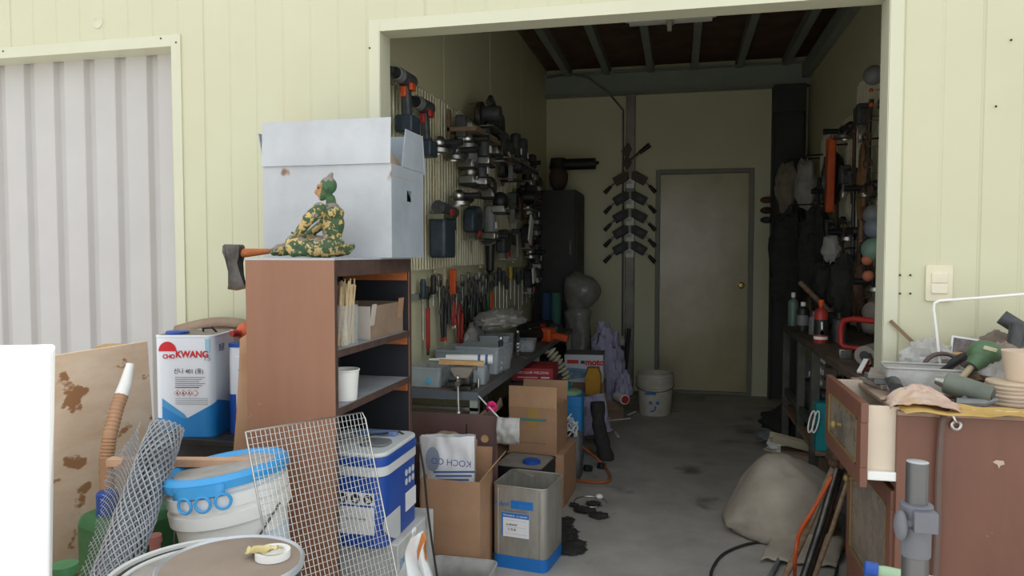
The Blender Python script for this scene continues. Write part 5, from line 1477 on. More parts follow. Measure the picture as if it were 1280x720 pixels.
def wrench(label, loc, L=0.22, col=m_metal, grip=None, rot=90, group=None, tilt=0):
    t = T('wrench', label, 'wrench', loc, (0, tilt, rot), group)
    b = MB(); b.bar((0, -0.02, 0), (0, -0.02, -L), 0.018, 0.009, V((0, 1, 0))); b.build('shank', col, t, bevel=0.002)
    b = MB(); b.xz([(-0.014, -0.01), (0.014, -0.01), (0.028, 0.02), (0.028, 0.055), (0.014, 0.055), (0.010, 0.025), (-0.004, 0.022), (-0.012, 0.06), (-0.026, 0.05), (-0.026, 0.015)], -0.027, -0.013); b.build('head', col, t, bevel=0.002)
    if grip:
        b = MB(); b.bar((0, -0.02, -0.05), (0, -0.02, -L), 0.026, 0.017, V((0, 1, 0))); b.build('grip', grip, t, bevel=0.005)
    b = MB(); b.tube([(0.014 * math.cos(a), -0.02, -L - 0.012 + 0.016 * math.sin(a)) for a in [6.283 * q / 12 for q in range(12)]], 0.004, 6, closed=True); b.build('hanging_eye', col, t)
    hook(t, 0.0, 0.03)
    return t
def driver(label, loc, hc, L=0.2, rot=90, group=None, tilt=0):
    t = T('screwdriver', label, 'screwdriver', loc, (0, tilt, rot), group)
    b = MB(); b.lathe([(0, 0.0), (0.010, 0.0), (0.016, -0.02), (0.014, -0.06), (0.016, -0.085), (0.008, -0.1), (0, -0.1)], 10, Matrix.Translation((0, -0.02, 0.1))); b.build('handle', hc, t)
    b = MB(); b.cyl((0, -0.02, 0.002), (0, -0.02, -L + 0.1), 0.004, n=8); b.build('shaft', m_metal, t)
    hook(t, 0.03, 0.01)
    return t
def handsaw(label, loc, hc, rot=90, tilt=0):
    t = T('folding_saw', label, 'saw', loc, (0, tilt, rot))
    b = MB(); b.bar((0, -0.02, 0), (0, -0.02, 0.14), 0.04, 0.022, V((1, 0, 0))); b.build('handle', hc, t, bevel=0.006)
    b = MB(); b.xz([(-0.014, 0), (0.014, 0), (0.006, -0.12), (-0.004, -0.12)], -0.021, -0.019); b.build('blade', m_metal, t)
    hook(t, 0.02, 0.02)
    return t
b = MB(); b.bx((XL + 0.001, 3.25, P(560, 368, X=XL).z), (XL + 0.018, 5.0, P(560, 368, X=XL).z + 0.03)); tag(b.build('tool_rail', m_steelpaint), 'thin steel rail carrying the row of hand tools', 'rail')
wrench('big adjustable wrench with long red grip, first in the row', LH(530, 372), 0.26, m_dkmetal, m_red)
driver('long screwdriver with steel blue handle at the start of the row', LH(524, 374), m_navy, 0.30)
driver('short driver with black handle next to the red wrench', LH(537, 368), m_black, 0.16)
pliers('large pliers with black handles and red tips', LH(550, 374), m_black, 0.22, m_red, spread=0.03)
handsaw('folding saw with bright orange handle pointing up', LH(561, 368), m_orange, tilt=6)
pliers('red handled pliers under the orange saw', LH(563, 376), m_red, 0.15, m_metal)
pliers('long nippers with red and black handles beside the red pliers', LH(571, 380), m_red, 0.24, m_black, spread=0.035)
t = T('tin_snips', 'black snips with green spot hanging after the long nippers', 'snips', LH(577, 370), 90)
b = MB(); b.ell((0, -0.03, -0.09), (0.035, 0.014, 0.10)); b.build('grip', m_black, t)
b = MB(); b.cyl((0, -0.045, -0.06), (0, -0.05, -0.06), 0.007); b.build('green_spot', M('lime', '5cc43c', 0.4), t)
b = MB(); b.xz([(-0.012, 0), (0.012, 0), (0.004, 0.11), (-0.004, 0.11)], -0.032, -0.022); b.build('blades', m_metal, t); hook(t, 0.0, 0.02)
wrench('bright combination wrench hanging obliquely above the dark pliers', LH(599, 356), 0.12, m_alu, tilt=-8)
pliers('orange and black cutter hanging near the end of the row', LH(611, 364), m_orange, 0.15, m_black)
driver('screwdriver with green handle beside the orange cutter', LH(606, 385), m_green, 0.16, tilt=-10)
t = T('pry_bar', 'black hooked pry bar standing above the orange cutter', 'pry bar', LH(607, 352), 90)
b = MB(); b.tube([(-0.03, -0.02, -0.16), (0.0, -0.02, -0.02), (0.01, -0.02, 0.05), (0.035, -0.02, 0.08), (0.065, -0.02, 0.07), (0.07, -0.02, 0.045)], [0.009] * 3 + [0.014] * 3, 8); b.build('bar', m_black, t); hook(t, 0.0, 0.0)
grp = 'dark pliers in the middle of the hand tool row'
pp = None
for k, (px, py) in enumerate(((555, 366), (583, 364), (586, 372), (588, 360), (590, 366), (594, 372), (597, 378), (602, 368))):
    q = LH(px, py, 0.01 * (k % 3))
    if pp is None: pp = pliers(ORD[k] + ' of the dark steel pliers crowding the middle of the row', q, m_black, 0.17, group=grp)
    else: dup(pp, q, 90, ORD[k] + ' of the dark steel pliers crowding the middle of the row', grp)
grp = 'dull wrenches in the hand tool row'
pp = None
for k, (px, py) in enumerate(((545, 356), (566, 364), (574, 356), (582, 352), (592, 354), (596, 350), (604, 346))):
    q = LH(px, py, 0.006 * (k % 3))
    if pp is None: pp = wrench(ORD[k] + ' dull steel wrench from the left in the hand tool row', q, 0.13, m_metal, group=grp)
    else: dup(pp, q, 90, ORD[k] + ' dull steel wrench from the left in the hand tool row', grp)
grp = 'slim dark files past the hand tool row'
pp = None
for k, (px, py) in enumerate(((616, 358), (621, 352), (626, 356), (630, 362), (640, 350), (645, 356), (650, 350), (655, 348), (660, 342), (664, 350))):
    q = LH(px, py)
    if pp is None: pp = driver(ORD[k] + ' slim dark file from the left past the hand tool row', q, m_dkgrey, 0.30, group=grp)
    else: dup(pp, q, 90, ORD[k] + ' slim dark file from the left past the hand tool row', grp)
driver('file with yellow handle among the slim dark files', LH(635, 350), m_yellow, 0.24)
# steel rods leaning on the wall behind the bench things
grp = 'thin steel rods leaning behind the bench clutter'
for k in range(9):
    q0 = P(582 + 3 * k, 398 + (k * 7) % 9, X=XL + 0.03); q1 = P(590 + 3 * k, 424, X=XL + 0.06)
    q1.z = BT + 0.002; q1.y = q0.y + 0.08 - 0.03 * k * 0.2
    b = MB(); b.tube([q0 - q1, (0, 0, 0)], 0.004, 6); tag(b.build('steel_rod', m_rust if k % 3 else m_metal, loc=q1 + V((0, 0, 0.004))), ORD[k] + ' from the left of the thin steel rods leaning behind the clear tubs', 'rod', grp)

# ---- things on the bench
def tub(name, label, loc, size, rot=0, lid=False, mat=None):
    mat = mat or m_clear
    w, d, h = size
    t = T(name, label, 'container', loc, rot)
    b = MB(); lo, hi = rrect(w * .92, d * .92, 0.015, 3), rrect(w, d, 0.015, 3); n = len(lo)
    b.add([(x, y, 0.002) for x, y in lo] + [(x, y, h) for x, y in hi], [(i, (i + 1) % n, n + (i + 1) % n, n + i) for i in range(n)] + [tuple(range(n - 1, -1, -1))]); b.build('tub', mat, t, solid=0.002)
    b = MB(); b.tube([(x, y, h) for x, y in rrect(w, d, 0.015, 3)], 0.004, 6, closed=True); b.build('rim', mat, t)
    if lid:
        b = MB(); b.prism(rrect(w + .006, d + .006, 0.016, 3), h, h + 0.008); b.build('lid', mat, t, bevel=0.002)
    return t
zb = BT + 0.0015
m_tub = M('tub_plastic', 'c8d2d8', 0.2, col2='b4bcc2', alpha=0.42, scale=12, spec=0.7)
t = tub('parts_tub', 'clear plastic tub with blue round sticker at the front bench corner', (-1.145, 3.25, zb), (0.175, 0.16, 0.085), 0, True, m_tub)
b = MB(); b.cyl((0.03, -0.08, 0.035), (0.03, -0.082, 0.035), 0.014, n=20); b.build('sticker', M('sticker_blue', '5cb4d6', 0.5), t)
tub('parts_tub', 'clear empty tub to the right of the vise', (-0.95, 3.36, zb), (0.13, 0.15, 0.085), 4, True, m_tub)
tub('parts_tub', 'shallow clear tub behind the sticker tub', (-1.10, 3.46, zb), (0.22, 0.16, 0.07), 5, True, m_tub)
tub('parts_tub', 'long clear tub with sloping lid behind the white tube', (-1.00, 3.72, zb), (0.24, 0.24, 0.13), -6, True, m_tub)
tub('parts_tub', 'low clear tub stack by the wall under the pliers', (-1.16, 3.75, zb), (0.15, 0.3, 0.11), 0, True, m_tub)
tub('parts_tub', 'tall clear tub in the middle of the bench', (-1.03, 4.12, zb), (0.17, 0.2, 0.14), 3, True, m_tub)
tub('parts_tub', 'small clear tub at the bench edge before the orange tool', (-0.95, 4.55, zb), (0.12, 0.16, 0.07), 3, False, m_clear)
crumple('plastic_bag_heap', 'blown up clear plastic bag lying over the tubs', (-1.05, 4.28, BT + 0.155), (0.13, 0.26, 0.055), m_haze, 12.0, 'bag')
crumple('plastic_wad', 'crumpled clear plastic by the wall under the steel rods', (-1.17, 4.14, BT + 0.003), (0.045, 0.14, 0.09), m_haze, 17.0, 'plastic')
# bench vise with long bar
vp = P(578, 480, Y=3.14)
t = T('bench_vise', 'dusty bench vise with long bright bar at the bench front', 'vise', (vp.x, 3.18, BT + 0.001))
b = MB(); b.bx((-0.04, -0.05, 0), (0.04, 0.07, 0.02)); b.build('base', m_dkmetal, t, bevel=0.003)
b = MB(); b.bx((-0.028, -0.02, 0.02), (0.028, 0.05, 0.085)); b.build('body', m_dkmetal, t, bevel=0.008)
b = MB(); b.xz([(-0.028, 0.06), (0.028, 0.06), (0.05, 0.095), (0.05, 0.105), (-0.05, 0.105), (-0.05, 0.095)], -0.06, -0.015); b.build('front_jaw', m_dust, t, bevel=0.002)
b = MB(); b.bx((-0.05, 0.0, 0.085), (0.05, 0.03, 0.105)); b.build('rear_jaw', m_dust, t, bevel=0.002)
b = MB(); b.cyl((0, -0.12, 0.045), (0, 0, 0.045), 0.013); b.build('screw_head', m_metal, t)
b = MB(); b.cyl((0, -0.112, 0.07), (0.004, -0.112, -0.085), 0.0055); b.ell((0, -0.112, 0.07), (0.011,) * 3); b.ell((0.004, -0.112, -0.085), (0.011,) * 3); b.build('bar', m_alu, t)
w0_, w1_ = P(549, 460, Y=3.16), P(605, 450, Y=3.2)
w0_.z = BT + 0.125; w1_.z = BT + 0.118
b = MB(); b.bar((0, 0, 0), w1_ - w0_, 0.03, 0.02); tag(b.build('wood_offcut', m_wood, loc=w0_, bevel=0.001), 'pale wooden offcut lying across the vise jaws', 'offcut')
t = T('sealant_tube', 'white sealant cartridge with blue print behind the wooden offcut', 'cartridge', (-0.925, 3.33, BT + 0.116), (0, 0, 12))
b = MB(); b.cyl((-0.15, 0, 0), (0.07, 0, 0), 0.023, n=20); b.build('cartridge', m_white, t)
b = MB(); b.cyl((-0.15, 0, 0), (-0.23, 0, 0.0), 0.008, 0.004, 10); b.build('nozzle', m_white, t)
for x in (0.0, 0.035):
    b = MB(); b.cyl((x, 0, 0), (x + 0.012, 0, 0), 0.0236, n=20); b.build('print_ring', m_sackblue, t)
for k, (px, py, L, lb) in enumerate(((626, 466, 0.115, 'twist drill with black collar standing on the bench edge'), (647, 447, 0.09, 'second twist drill standing further along the bench'))):
    q = P(px, py, Z=BT)
    t = T('twist_drill', lb, 'drill bit', (q.x, q.y, BT + 0.001))
    pts = [V((0.006 * math.cos(s), 0.006 * math.sin(s), L * s / 26)) for s in [i * 0.5 for i in range(53)]]
    b = MB(); b.tube(pts, 0.006, 6); b.build('flute', m_alu, t)
    b = MB(); b.cyl((0, 0, L * 0.97), (0, 0, L + 0.05), 0.011, 0.013); b.build('collar', m_black, t)
    b = MB(); b.ell((0, 0, L + 0.062), (0.013, 0.013, 0.014)); b.build('ball', m_alu, t)
q = P(610, 428, Z=BT)
for k, (px, py, h) in enumerate(((611, 440, 0.09), (598, 485, 0.045), (653, 440, 0.05))):
    q = P(px, py, Z=BT); b = MB(); b.cyl((0, 0, 0.001), (0, 0.0, h), 0.007, n=10); tag(b.build('steel_pin', m_alu, loc=(q.x, q.y, BT)), ('tall', 'short', 'stubby')[k] + ' bright steel pin standing on the bench ' + ('among the tubs', 'before the empty tub', 'by the second twist drill')[k], 'pin')
t = T('orange_tool', 'orange and black power tool lying on the far half of the bench', 'power tool', (-0.96, 5.0, BT + 0.002), 70)
b = MB(); b.cyl((-0.22, 0, 0.05), (0.05, 0, 0.055), 0.045, 0.05); b.build('barrel', m_black, t)
b = MB(); b.bx((0.0, -0.10, 0.0), (0.10, 0.06, 0.10)); b.build('housing', m_orange, t, bevel=0.02)
b = MB(); b.bar((0.05, -0.06, 0.05), (0.08, -0.2, 0.03), 0.05, 0.05); b.build('handle', m_orange, t, bevel=0.012)
b = MB(); b.ell((-0.1, 0.0, 0.1), (0.008,) * 3); b.build('green_lamp', M('lime', '5cc43c'), t)
t = T('dark_tool', 'black power tool lying behind the orange one on the bench', 'power tool', (-1.03, 5.45, BT + 0.002), 60)
b = MB(); b.cyl((-0.2, 0, 0.06), (0.12, 0, 0.06), 0.055, 0.05); b.build('barrel', m_black, t)
b = MB(); b.bx((0.05, -0.12, 0.0), (0.14, 0.02, 0.08)); b.build('grip', m_dkgrey, t, bevel=0.02)
b = MB(); b.bx((-0.06, -0.06, 0.03), (0.0, -0.05, 0.09)); b.build('red_plate', m_red, t)
# ================================================================ RIGHT WALL, RIGHT BENCH
RBZ = 0.85
m_dkframe = M('dark_frame', '55554c', 0.6, col2='3f3f39', amt=1, scale=9)
t = T('right_bench', 'dark wooden workbench on steel legs along the right wall', 'workbench', (0.645, 2.95, 0))
b = MB(); b.bx((0, 0, RBZ - 0.035), (0.435, 2.1, RBZ)); b.build('bench_top', M('dark_bench_wood', '55473a', 0.7, col2='3c3129', amt=1, scale=6, stretch=(6, 1, 6)), t, bevel=0.003)
for (x, y) in ((0.01, 2.05), (0.01, 1.45), (0.01, 1.0), (0.38, 2.05), (0.38, 1.0)):
    b = MB(); b.bx((x, y, 0), (x + 0.04, y + 0.04, RBZ - 0.035)); b.build('leg', m_dkframe, t)
b = MB(); b.bx((0.02, 0.95, 0.40), (0.05, 2.08, 0.44)); b.build('rail', m_dkframe, t)
b = MB(); b.bx((0.02, 0.92, 0.30), (0.42, 2.08, 0.32)); b.build('under_shelf', m_woodold, t)
wire_panel('rusty wire grid panel on the right wall of the workshop', 4.05, 5.0, 0.95, 2.35, XR - 0.03, -1, 22, 18, 'wire panels on the right wall')
wire_panel('far wire grid panel on the right wall of the workshop', 5.02, 6.2, 0.95, 2.2, XR - 0.03, -1, 22, 18, 'wire panels on the right wall')
def RT(px, py, Y=None, out=0.05):
    q = P(px, py, X=XR - out)
    return q
def bottle(name, label, x, y, z, h, r, mat, capm, cat='bottle', band=None):
    t = T(name, label, cat, (x, y, z))
    b = MB(); b.lathe([(0, 0), (r, 0), (r, h * 0.68), (r * 0.85, h * 0.76), (r * 0.35, h * 0.82), (r * 0.35, h * 0.88), (0, h * 0.88)], 20); b.build('body', mat, t)
    b = MB(); b.lathe([(r * 0.42, h * 0.86), (r * 0.42, h), (0, h)], 14); b.build('cap', capm, t)
    if band:
        b = MB(); b.lathe([(r + .001, h * 0.2), (r + .001, h * 0.55)], 20); b.build('label', band, t)
    return t
q = P(985, 400, X=0.70); bottle('spray_bottle', 'pale green bottle with white cap on the far end of the right bench', 0.70, 4.92, RBZ + .001, 0.21, 0.032, M('pale_green_bottle', '647f6f', 0.4), m_white)
bottle('dark_bottle', 'dark bottle with round white cap next to the pale green one', 0.71, 4.60, RBZ + .001, 0.17, 0.035, m_black, m_white, band=m_grey)
bottle('grey_canister', 'plain grey canister between the dark bottle and the red can', 0.74, 4.40, RBZ + .001, 0.13, 0.03, m_grey, m_grey, 'canister')
t = bottle('spray_can', 'red and black aerosol can with orange nozzle on the right bench', 0.70, 3.98, RBZ + .001, 0.22, 0.033, m_red, m_orange, 'spray can', m_black)
b = MB(); b.xz([(-0.012, 0.05), (0.0, 0.075), (0.012, 0.045), (0.004, 0.055), (0.002, 0.11), (-0.006, 0.11), (-0.004, 0.055)], -0.036, -0.0345); b.build('white_mark', m_white, t)
b = MB(); b.lathe([(0.034, 0.02), (0.034, 0.035)], 20); b.build('white_band', m_white, t)
bottle('grey_canister', 'dull dark canister standing right behind the red can', 0.80, 4.05, RBZ + .001, 0.15, 0.035, m_dkgrey, m_black, 'canister')
t = T('red_frame_saw', 'red tubular frame of a saw standing on the right bench', 'saw', (0.74, 3.70, RBZ + 0.013), -40)
b = MB(); b.tube([(0.30, 0, 0.13), (0.06, 0, 0.14), (0.015, 0, 0.13), (0, 0, 0.10), (0, 0, 0.02), (0.02, 0, 0.004), (0.24, 0, 0.004)], 0.014, 10); b.build('frame', m_red, t)
t = T('grey_roll', 'grey fabric roll on the right bench by the jamb', 'roll', (0.80, 3.32, RBZ + 0.042), (0, 0, 60))
b = MB(); b.cyl((-0.14, 0, 0), (0.14, 0, 0), 0.04, n=16); b.build('roll', m_dust, t)
b = MB(); b.cyl((-0.142, 0, 0), (-0.1415, 0, 0), 0.02, n=12); b.build('core', m_black, t)
b = MB(); b.box((0, 0, 0.02), (0.05, 0.04, 0.04)); tag(b.build('steel_block', m_metal, loc=(0.70, 3.42, RBZ), bevel=0.003), 'small bright steel block on the right bench', 'block')
q0 = P(1083, 450, Y=3.06); q1 = P(1074, 478, Y=3.0); q1.z = RBZ + .002
t = T('striped_stick', 'red and white striped plastic stick leaning on the right bench end', 'stick', q1)
b = MB(); b.bar((0, 0, 0), q0 - q1, 0.018, 0.012); b.build('stick', m_white, t)
b = MB(); b.bar(V((0.008, -0.003, 0)), q0 - q1 + V((0.008, -0.003, 0)), 0.007, 0.012); b.build('red_stripe', m_red, t)
for k in range(4):
    q0 = P(1087 + 3 * k, 440 + 6 * k, Y=3.2); q1 = P(1092 + 3 * k, 476, Y=3.12); q1.z = RBZ + 0.003
    b = MB(); b.tube([q0 - q1, (0, 0, 0)], 0.005, 6); tag(b.build('thin_rod', m_rust, loc=q1), 'thin rusty rod leaning at the jamb behind the striped stick', 'rod', 'rods at the right jamb')
# mallet handle sticking up
t = T('mallet', 'mallet with pale handle resting aslant at the back of the right bench', 'mallet', (0.93, 4.75, RBZ + 0.06))
h0, h1 = P(1000, 353, Y=4.9) - V((0.93, 4.75, RBZ + 0.06)), V((0.0, 0.0, 0.0))
b = MB(); b.tube([h0, h1], 0.017, 10); b.build('handle', m_woodold, t)
b = MB(); b.cyl((-0.06, 0, 0), (0.06, 0.02, 0), 0.045, n=14); b.build('head', m_rubber, t)
# under the right bench: heap of small white bottles, teal box, leaning pieces
grp = 'small pale bottles heaped under the right bench'
t = T('wire_tray', 'steel tray holding the heap of small pale bottles', 'tray', (0.70, 4.08, 0.575))
b = MB(); b.bx((0, 0, 0), (0.3, 0.42, 0.012)); b.build('tray_base', m_dkmetal, t)
for x, y in ((0.01, 0.01), (0.27, 0.01), (0.01, 0.39), (0.27, 0.39)):
    b = MB(); b.bx((x, y, -0.253), (x + 0.02, y + 0.02, 0)); b.build('leg', m_dkmetal, t)
bp = None
k = 0
for L in range(3):
    for i in range(6 - L):
        q = (0.735 + 0.012 * L, 4.115 + 0.066 * i + 0.033 * L, 0.5885 + 0.031 + 0.056 * L)
        if bp is None:
            bp = T('small_bottle', 'small pale plastic bottle lying in the heap under the right bench', 'bottle', q, 0, grp)
            b = MB(); b.lathe([(0, 0), (0.030, 0), (0.030, 0.06), (0.014, 0.07), (0.014, 0.09), (0, 0.09)], 12, Matrix.Rotation(R(90), 4, 'Y')); b.build('body', m_dust, bp)
            b = MB(); b.lathe([(0.016, -0.012), (0.016, 0), (0, -0.012)][::-1], 10, Matrix.Rotation(R(90), 4, 'Y')); b.build('cap', m_white, bp)
        else:
            dup(bp, q, 0, None, grp)
t = T('teal_box', 'teal and white box with pale loops under the right bench', 'box', (0.67, 3.885, 0.3205), 0)
b = MB(); b.bx((0, 0, 0), (0.09, 0.16, 0.24)); b.build('box', m_teal, t, bevel=0.002)
b = MB(); b.bx((0.0905, -0.001, 0), (0.13, 0.161, 0.235)); b.build('white_side', m_white, t)
for x in (-0.025, -0.005):
    b = MB(); b.tube([V((x + 0.012 * math.cos(a) + 0.01 * math.sin(a), -0.02, 0.15 + 0.055 * math.sin(a))) for a in [6.283 * i / 18 for i in range(18)]], 0.004, 6, closed=True); b.build('loop', m_white, t)
b = MB(); b.bar((0.07, -0.02, 0.12), (0.2, -0.03, 0.10), 0.02, 0.025); b.build('black_latch', m_black, t)
crumple('dark_heap', 'dark grimy bundle on the floor under the far right bench', (0.78, 5.35, 0.003), (0.2, 0.22, 0.11), m_rubber, 21.0, 'bundle', 0.25)
crumple('dark_heap', 'dark grimy bundle on the floor under the middle of the right bench', (0.84, 4.55, 0.003), (0.14, 0.2, 0.10), m_rubber, 27.0, 'bundle', 0.25)
t = T('dusty_machine', 'dusty grey machine body standing under the right bench', 'machine', (0.72, 4.62, 0.3205))
b = MB(); b.lathe([(0, 0), (0.10, 0), (0.105, 0.3), (0.07, 0.38), (0, 0.39)], 20, Matrix.Translation((0.13, 0.1, 0))); b.build('housing', m_grey, t)
b = MB(); b.tube([(0.05, 0.02, 0.3), (0.05, -0.03, 0.36), (0.15, -0.03, 0.4), (0.2, 0.02, 0.34)], 0.012, 8); b.build('handle', m_dkgrey, t)
# things hung on the right wall (local -y points into the room)
def RW(px, py, out=0.045):
    return P(px, py, X=XR - out)
def hang_bag(label, px, py, Y, w, h, mat, seed, cat='bag', depth=0.07):
    """pouch hung on a long hook that comes out of the right wall"""
    q = P(px, py, Y=Y)
    t = T('hanging_bag', label, cat, q, 0)
    b = MB()
    def fn(d): return 1 + 0.28 * nz(d.x * 2 + seed, d.y * 2, d.z * 2) + 0.16 * nz(d.x * 6 + seed, d.y * 6, d.z * 6)
    b.ell((0, 0, -h / 2), (w / 2, depth, h / 2), 22, 16, fn=fn); b.build('bag', mat, t, smooth=30)
    b = MB(); b.tube([(-0.01, 0, -h * 0.06), (0, 0, 0.035), (XR - q.x, 0, 0.04)], 0.006, 6); b.build('hook', m_black, t)
    return t
m_wglove = M('dirty_white', 'aaa69e', 0.7, col2='8b877f', amt=1, scale=10)
hang_bag('bulky off white glove pack hanging deep on the right wall', 1008, 200, 6.10, 0.17, 0.38, m_wglove, 2.0)
hang_bag('tan cloth bag hanging left of the off white pack', 985, 205, 6.30, 0.19, 0.40, M('tan_cloth', '8f8672', 0.8, col2='766e5d', amt=1, scale=10), 5.0)
hang_bag('long black sack hanging low below the tan bag', 988, 262, 6.05, 0.30, 0.75, m_rubber, 14.0)
hang_bag('added black bag filling the dark wall between the off white pack and the shiny bag', 1020, 262, 5.55, 0.22, 0.62, m_rubber, 33.0)  # black bag added to make this stretch of wall near black
hang_bag('shiny clear bag hanging low in the middle of the right wall', 1040, 293, 4.95, 0.11, 0.17, m_haze, 9.0, depth=0.05)
hang_bag('dark red topped black pouch hanging beside the orange guard', 1040, 188, 5.25, 0.13, 0.36, m_black, 19.0)
hang_bag('brown leather pouch hanging near the jamb', 1080, 182, 4.45, 0.07, 0.42, M('brown_leather', '7a5632', 0.6, col2='5f4226', amt=1, scale=12), 23.0, depth=0.05)
hang_bag('added black bag filling the dark wall above the red can', 1030, 330, 5.00, 0.16, 0.32, m_rubber, 38.0)  # this and the next two are dark bags added to blacken the wall
hang_bag('added black bag filling the dark wall above the red saw frame', 1056, 318, 4.62, 0.16, 0.40, m_rubber, 41.0)
hang_bag('added dark brown bag filling the dark wall next to the jamb cups', 1075, 312, 4.35, 0.07, 0.42, m_rust, 44.0, depth=0.05)
t = T('orange_case', 'long orange plastic guard hanging from a wire ring on the right wall', 'guard', RW(1061, 172), (0, 4, -90))
b = MB(); b.xz([(-0.05, 0), (0.05, 0), (0.042, -0.48), (-0.03, -0.48)], -0.13, -0.08); b.build('case', m_orange, t, bevel=0.01)
b = MB(); b.tube(arc((0, -0.1, 0.0), 0.045, -20, 200, 12), 0.004, 6); b.build('wire_ring', m_alu, t)
b = MB(); b.tube([(0.0, 0.03, 0.045), (0, -0.1, 0.045)], 0.004, 6); b.build('hook', m_metal, t)
grp = 'grimy tools crowding the right wall'
rnd = random.Random(11)
protoR = {}
def rusty_bundle(label, loc, rot, seed, group=None):
    """long handled tool: shaft, blade, grip"""
    t = T('hand_tool', label, 'tool', loc, rot, group)
    L = 0.34
    b = MB(); b.cyl((0, -0.05, 0), (0, -0.05, -L), 0.011, n=8); b.build('handle', (m_woodold, m_rust, m_black)[seed % 3], t)
    b = MB()
    if seed % 3 == 0: b.xz([(-0.05, 0), (0.05, 0), (0.06, 0.03), (0.02, 0.05), (-0.05, 0.04)], -0.065, -0.035)
    elif seed % 3 == 1: b.xz([(-0.03, 0), (0.03, 0), (0.04, 0.12), (-0.04, 0.12)], -0.053, -0.047)
    else: b.xz([(-0.015, 0), (0.015, 0), (0.02, 0.05), (0.05, 0.09), (0.03, 0.1), (-0.02, 0.06)], -0.06, -0.04)
    b.build('head', m_dkmetal, t, bevel=0.003)
    b = MB(); b.cyl((0, -0.05, -L), (0, -0.05, -L - 0.11), 0.016, 0.014, 10); b.build('grip', (m_black, m_rust, m_dkgrey)[seed % 3], t)
    b = MB(); b.tube([(0, 0.02, 0.01), (0, -0.05, 0.01)], 0.004, 6); b.build('hook', m_metal, t)
    return t
k = 0
for row, z in enumerate((2.05, 1.72, 1.45, 1.18)):
    for i in range(10):
        y = 4.15 + i * 0.215 + rnd.uniform(-0.05, 0.05)
        zz = z + rnd.uniform(-0.06, 0.06)
        if row == 0 and i > 4: continue
        s_ = (k * 7 + row) % 5
        lb = ORD[i] + ' from the jamb in the ' + ('top', 'second', 'third', 'bottom')[row] + ' row, ' + ('grimy hammer like tool on the right wall', 'grimy flat spatula on the right wall', 'grimy bent hook on the right wall', 'dark grinder on the right wall', 'dark nail gun on the right wall')[s_]
        loc = (XR - 0.045, y, zz)
        if s_ not in protoR:
            protoR[s_] = rusty_bundle(lb, loc, -90, s_, grp) if s_ < 3 else (grinder(lb, loc, -90, m_black, grp) if s_ == 3 else nailer(lb, loc, -90, m_dkgrey, grp))
        else:
            dup(protoR[s_], loc, -90, lb, grp)
        k += 1
# small round things at the near edge of the grid beside the jamb
for k, (px, py, mat, r, lb) in enumerate(((1092, 94, m_grey, 0.05, 'grey round knob at the top of the rusty grid'), (1089, 113, m_orange, 0.011, 'upper small orange ring on the rusty grid'), (1089, 131, m_orange, 0.012, 'lower small orange ring on the rusty grid'), (1091, 268, m_grey, 0.05, 'pale grey round pot hanging beside the jamb'), (1094, 285, M('blue_grey_cup', '77808c', 0.5), 0.055, 'bluish round pot hanging beside the jamb'), (1092, 312, M('pale_teal', '7d9c8c', 0.5), 0.06, 'pale teal cup hanging beside the jamb'), (1084, 325, M('salmon', 'c9795b', 0.6), 0.028, 'upper salmon knob beside the jamb'), (1085, 345, M('salmon', 'c9795b'), 0.028, 'lower salmon knob beside the jamb'), (1092, 390, m_dust, 0.055, 'upper pale half round cup near the bench'), (1091, 405, m_dust, 0.055, 'lower pale half round cup near the bench'))):
    q = P(px, py, Y=4.12 - 0.01 * k)
    t = T('hanging_cup', lb, 'cup' if r > 0.04 else 'knob', q, -90)
    b = MB(); b.ell((0, -0.0, 0), (r, r, r), 14, 9); b.build('cup', mat, t)
    b = MB(); b.tube([(0, 0, 0), (0, XR - 0.03 - q.x, 0.01)], 0.004, 6); b.build('hook', m_metal, t)
for k in range(7):
    q = P(1084 + (k % 3), 150 + 33 * k, Y=4.2)
    t = T('scissors', ORD[k] + ' from the top of the rust brown scissors hanging beside the jamb', 'scissors', q, -70, 'scissors beside the jamb')
    for s in (-1, 1):
        b = MB(); b.tube([(0.02 * s + 0.016 * math.cos(a), 0, -0.09 + 0.02 * math.sin(a)) for a in [6.283 * i / 12 for i in range(12)]], 0.005, 6, closed=True); b.build('grip', m_rust, t)
        b = MB(); b.xz([(0, -0.075), (0.012 * s, -0.07), (0.004 * s, 0.06)], -0.003, 0.003); b.build('blade', m_metal, t)
    b = MB(); b.tube([(0, 0, 0), (0.0, XR - 0.03 - q.x + 0.03, 0.0)], 0.003, 6); b.build('hook', m_metal, t)
# caps on pegs by the dark column
for k, (py, mat, lb) in enumerate(((250, M('rust_cap', '6a4a38', 0.7), 'rust brown knob on the dark column, top'), (263, m_rust, 'dark knob on the dark column, middle'), (275, m_dkgrey, 'dark knob on the dark column, bottom'))):
    q = P(958, py, Y=YB - 0.10)
    t = T('peg_knob', lb, 'knob', (q.x, YB, q.z))
    b = MB(); b.ell((0, -0.10, 0), (0.055, 0.04, 0.03), 14, 8); b.build('knob', mat, t)
    b = MB(); b.cyl((0, 0, 0), (0, -0.08, 0), 0.008); b.build('peg', m_metal, t)

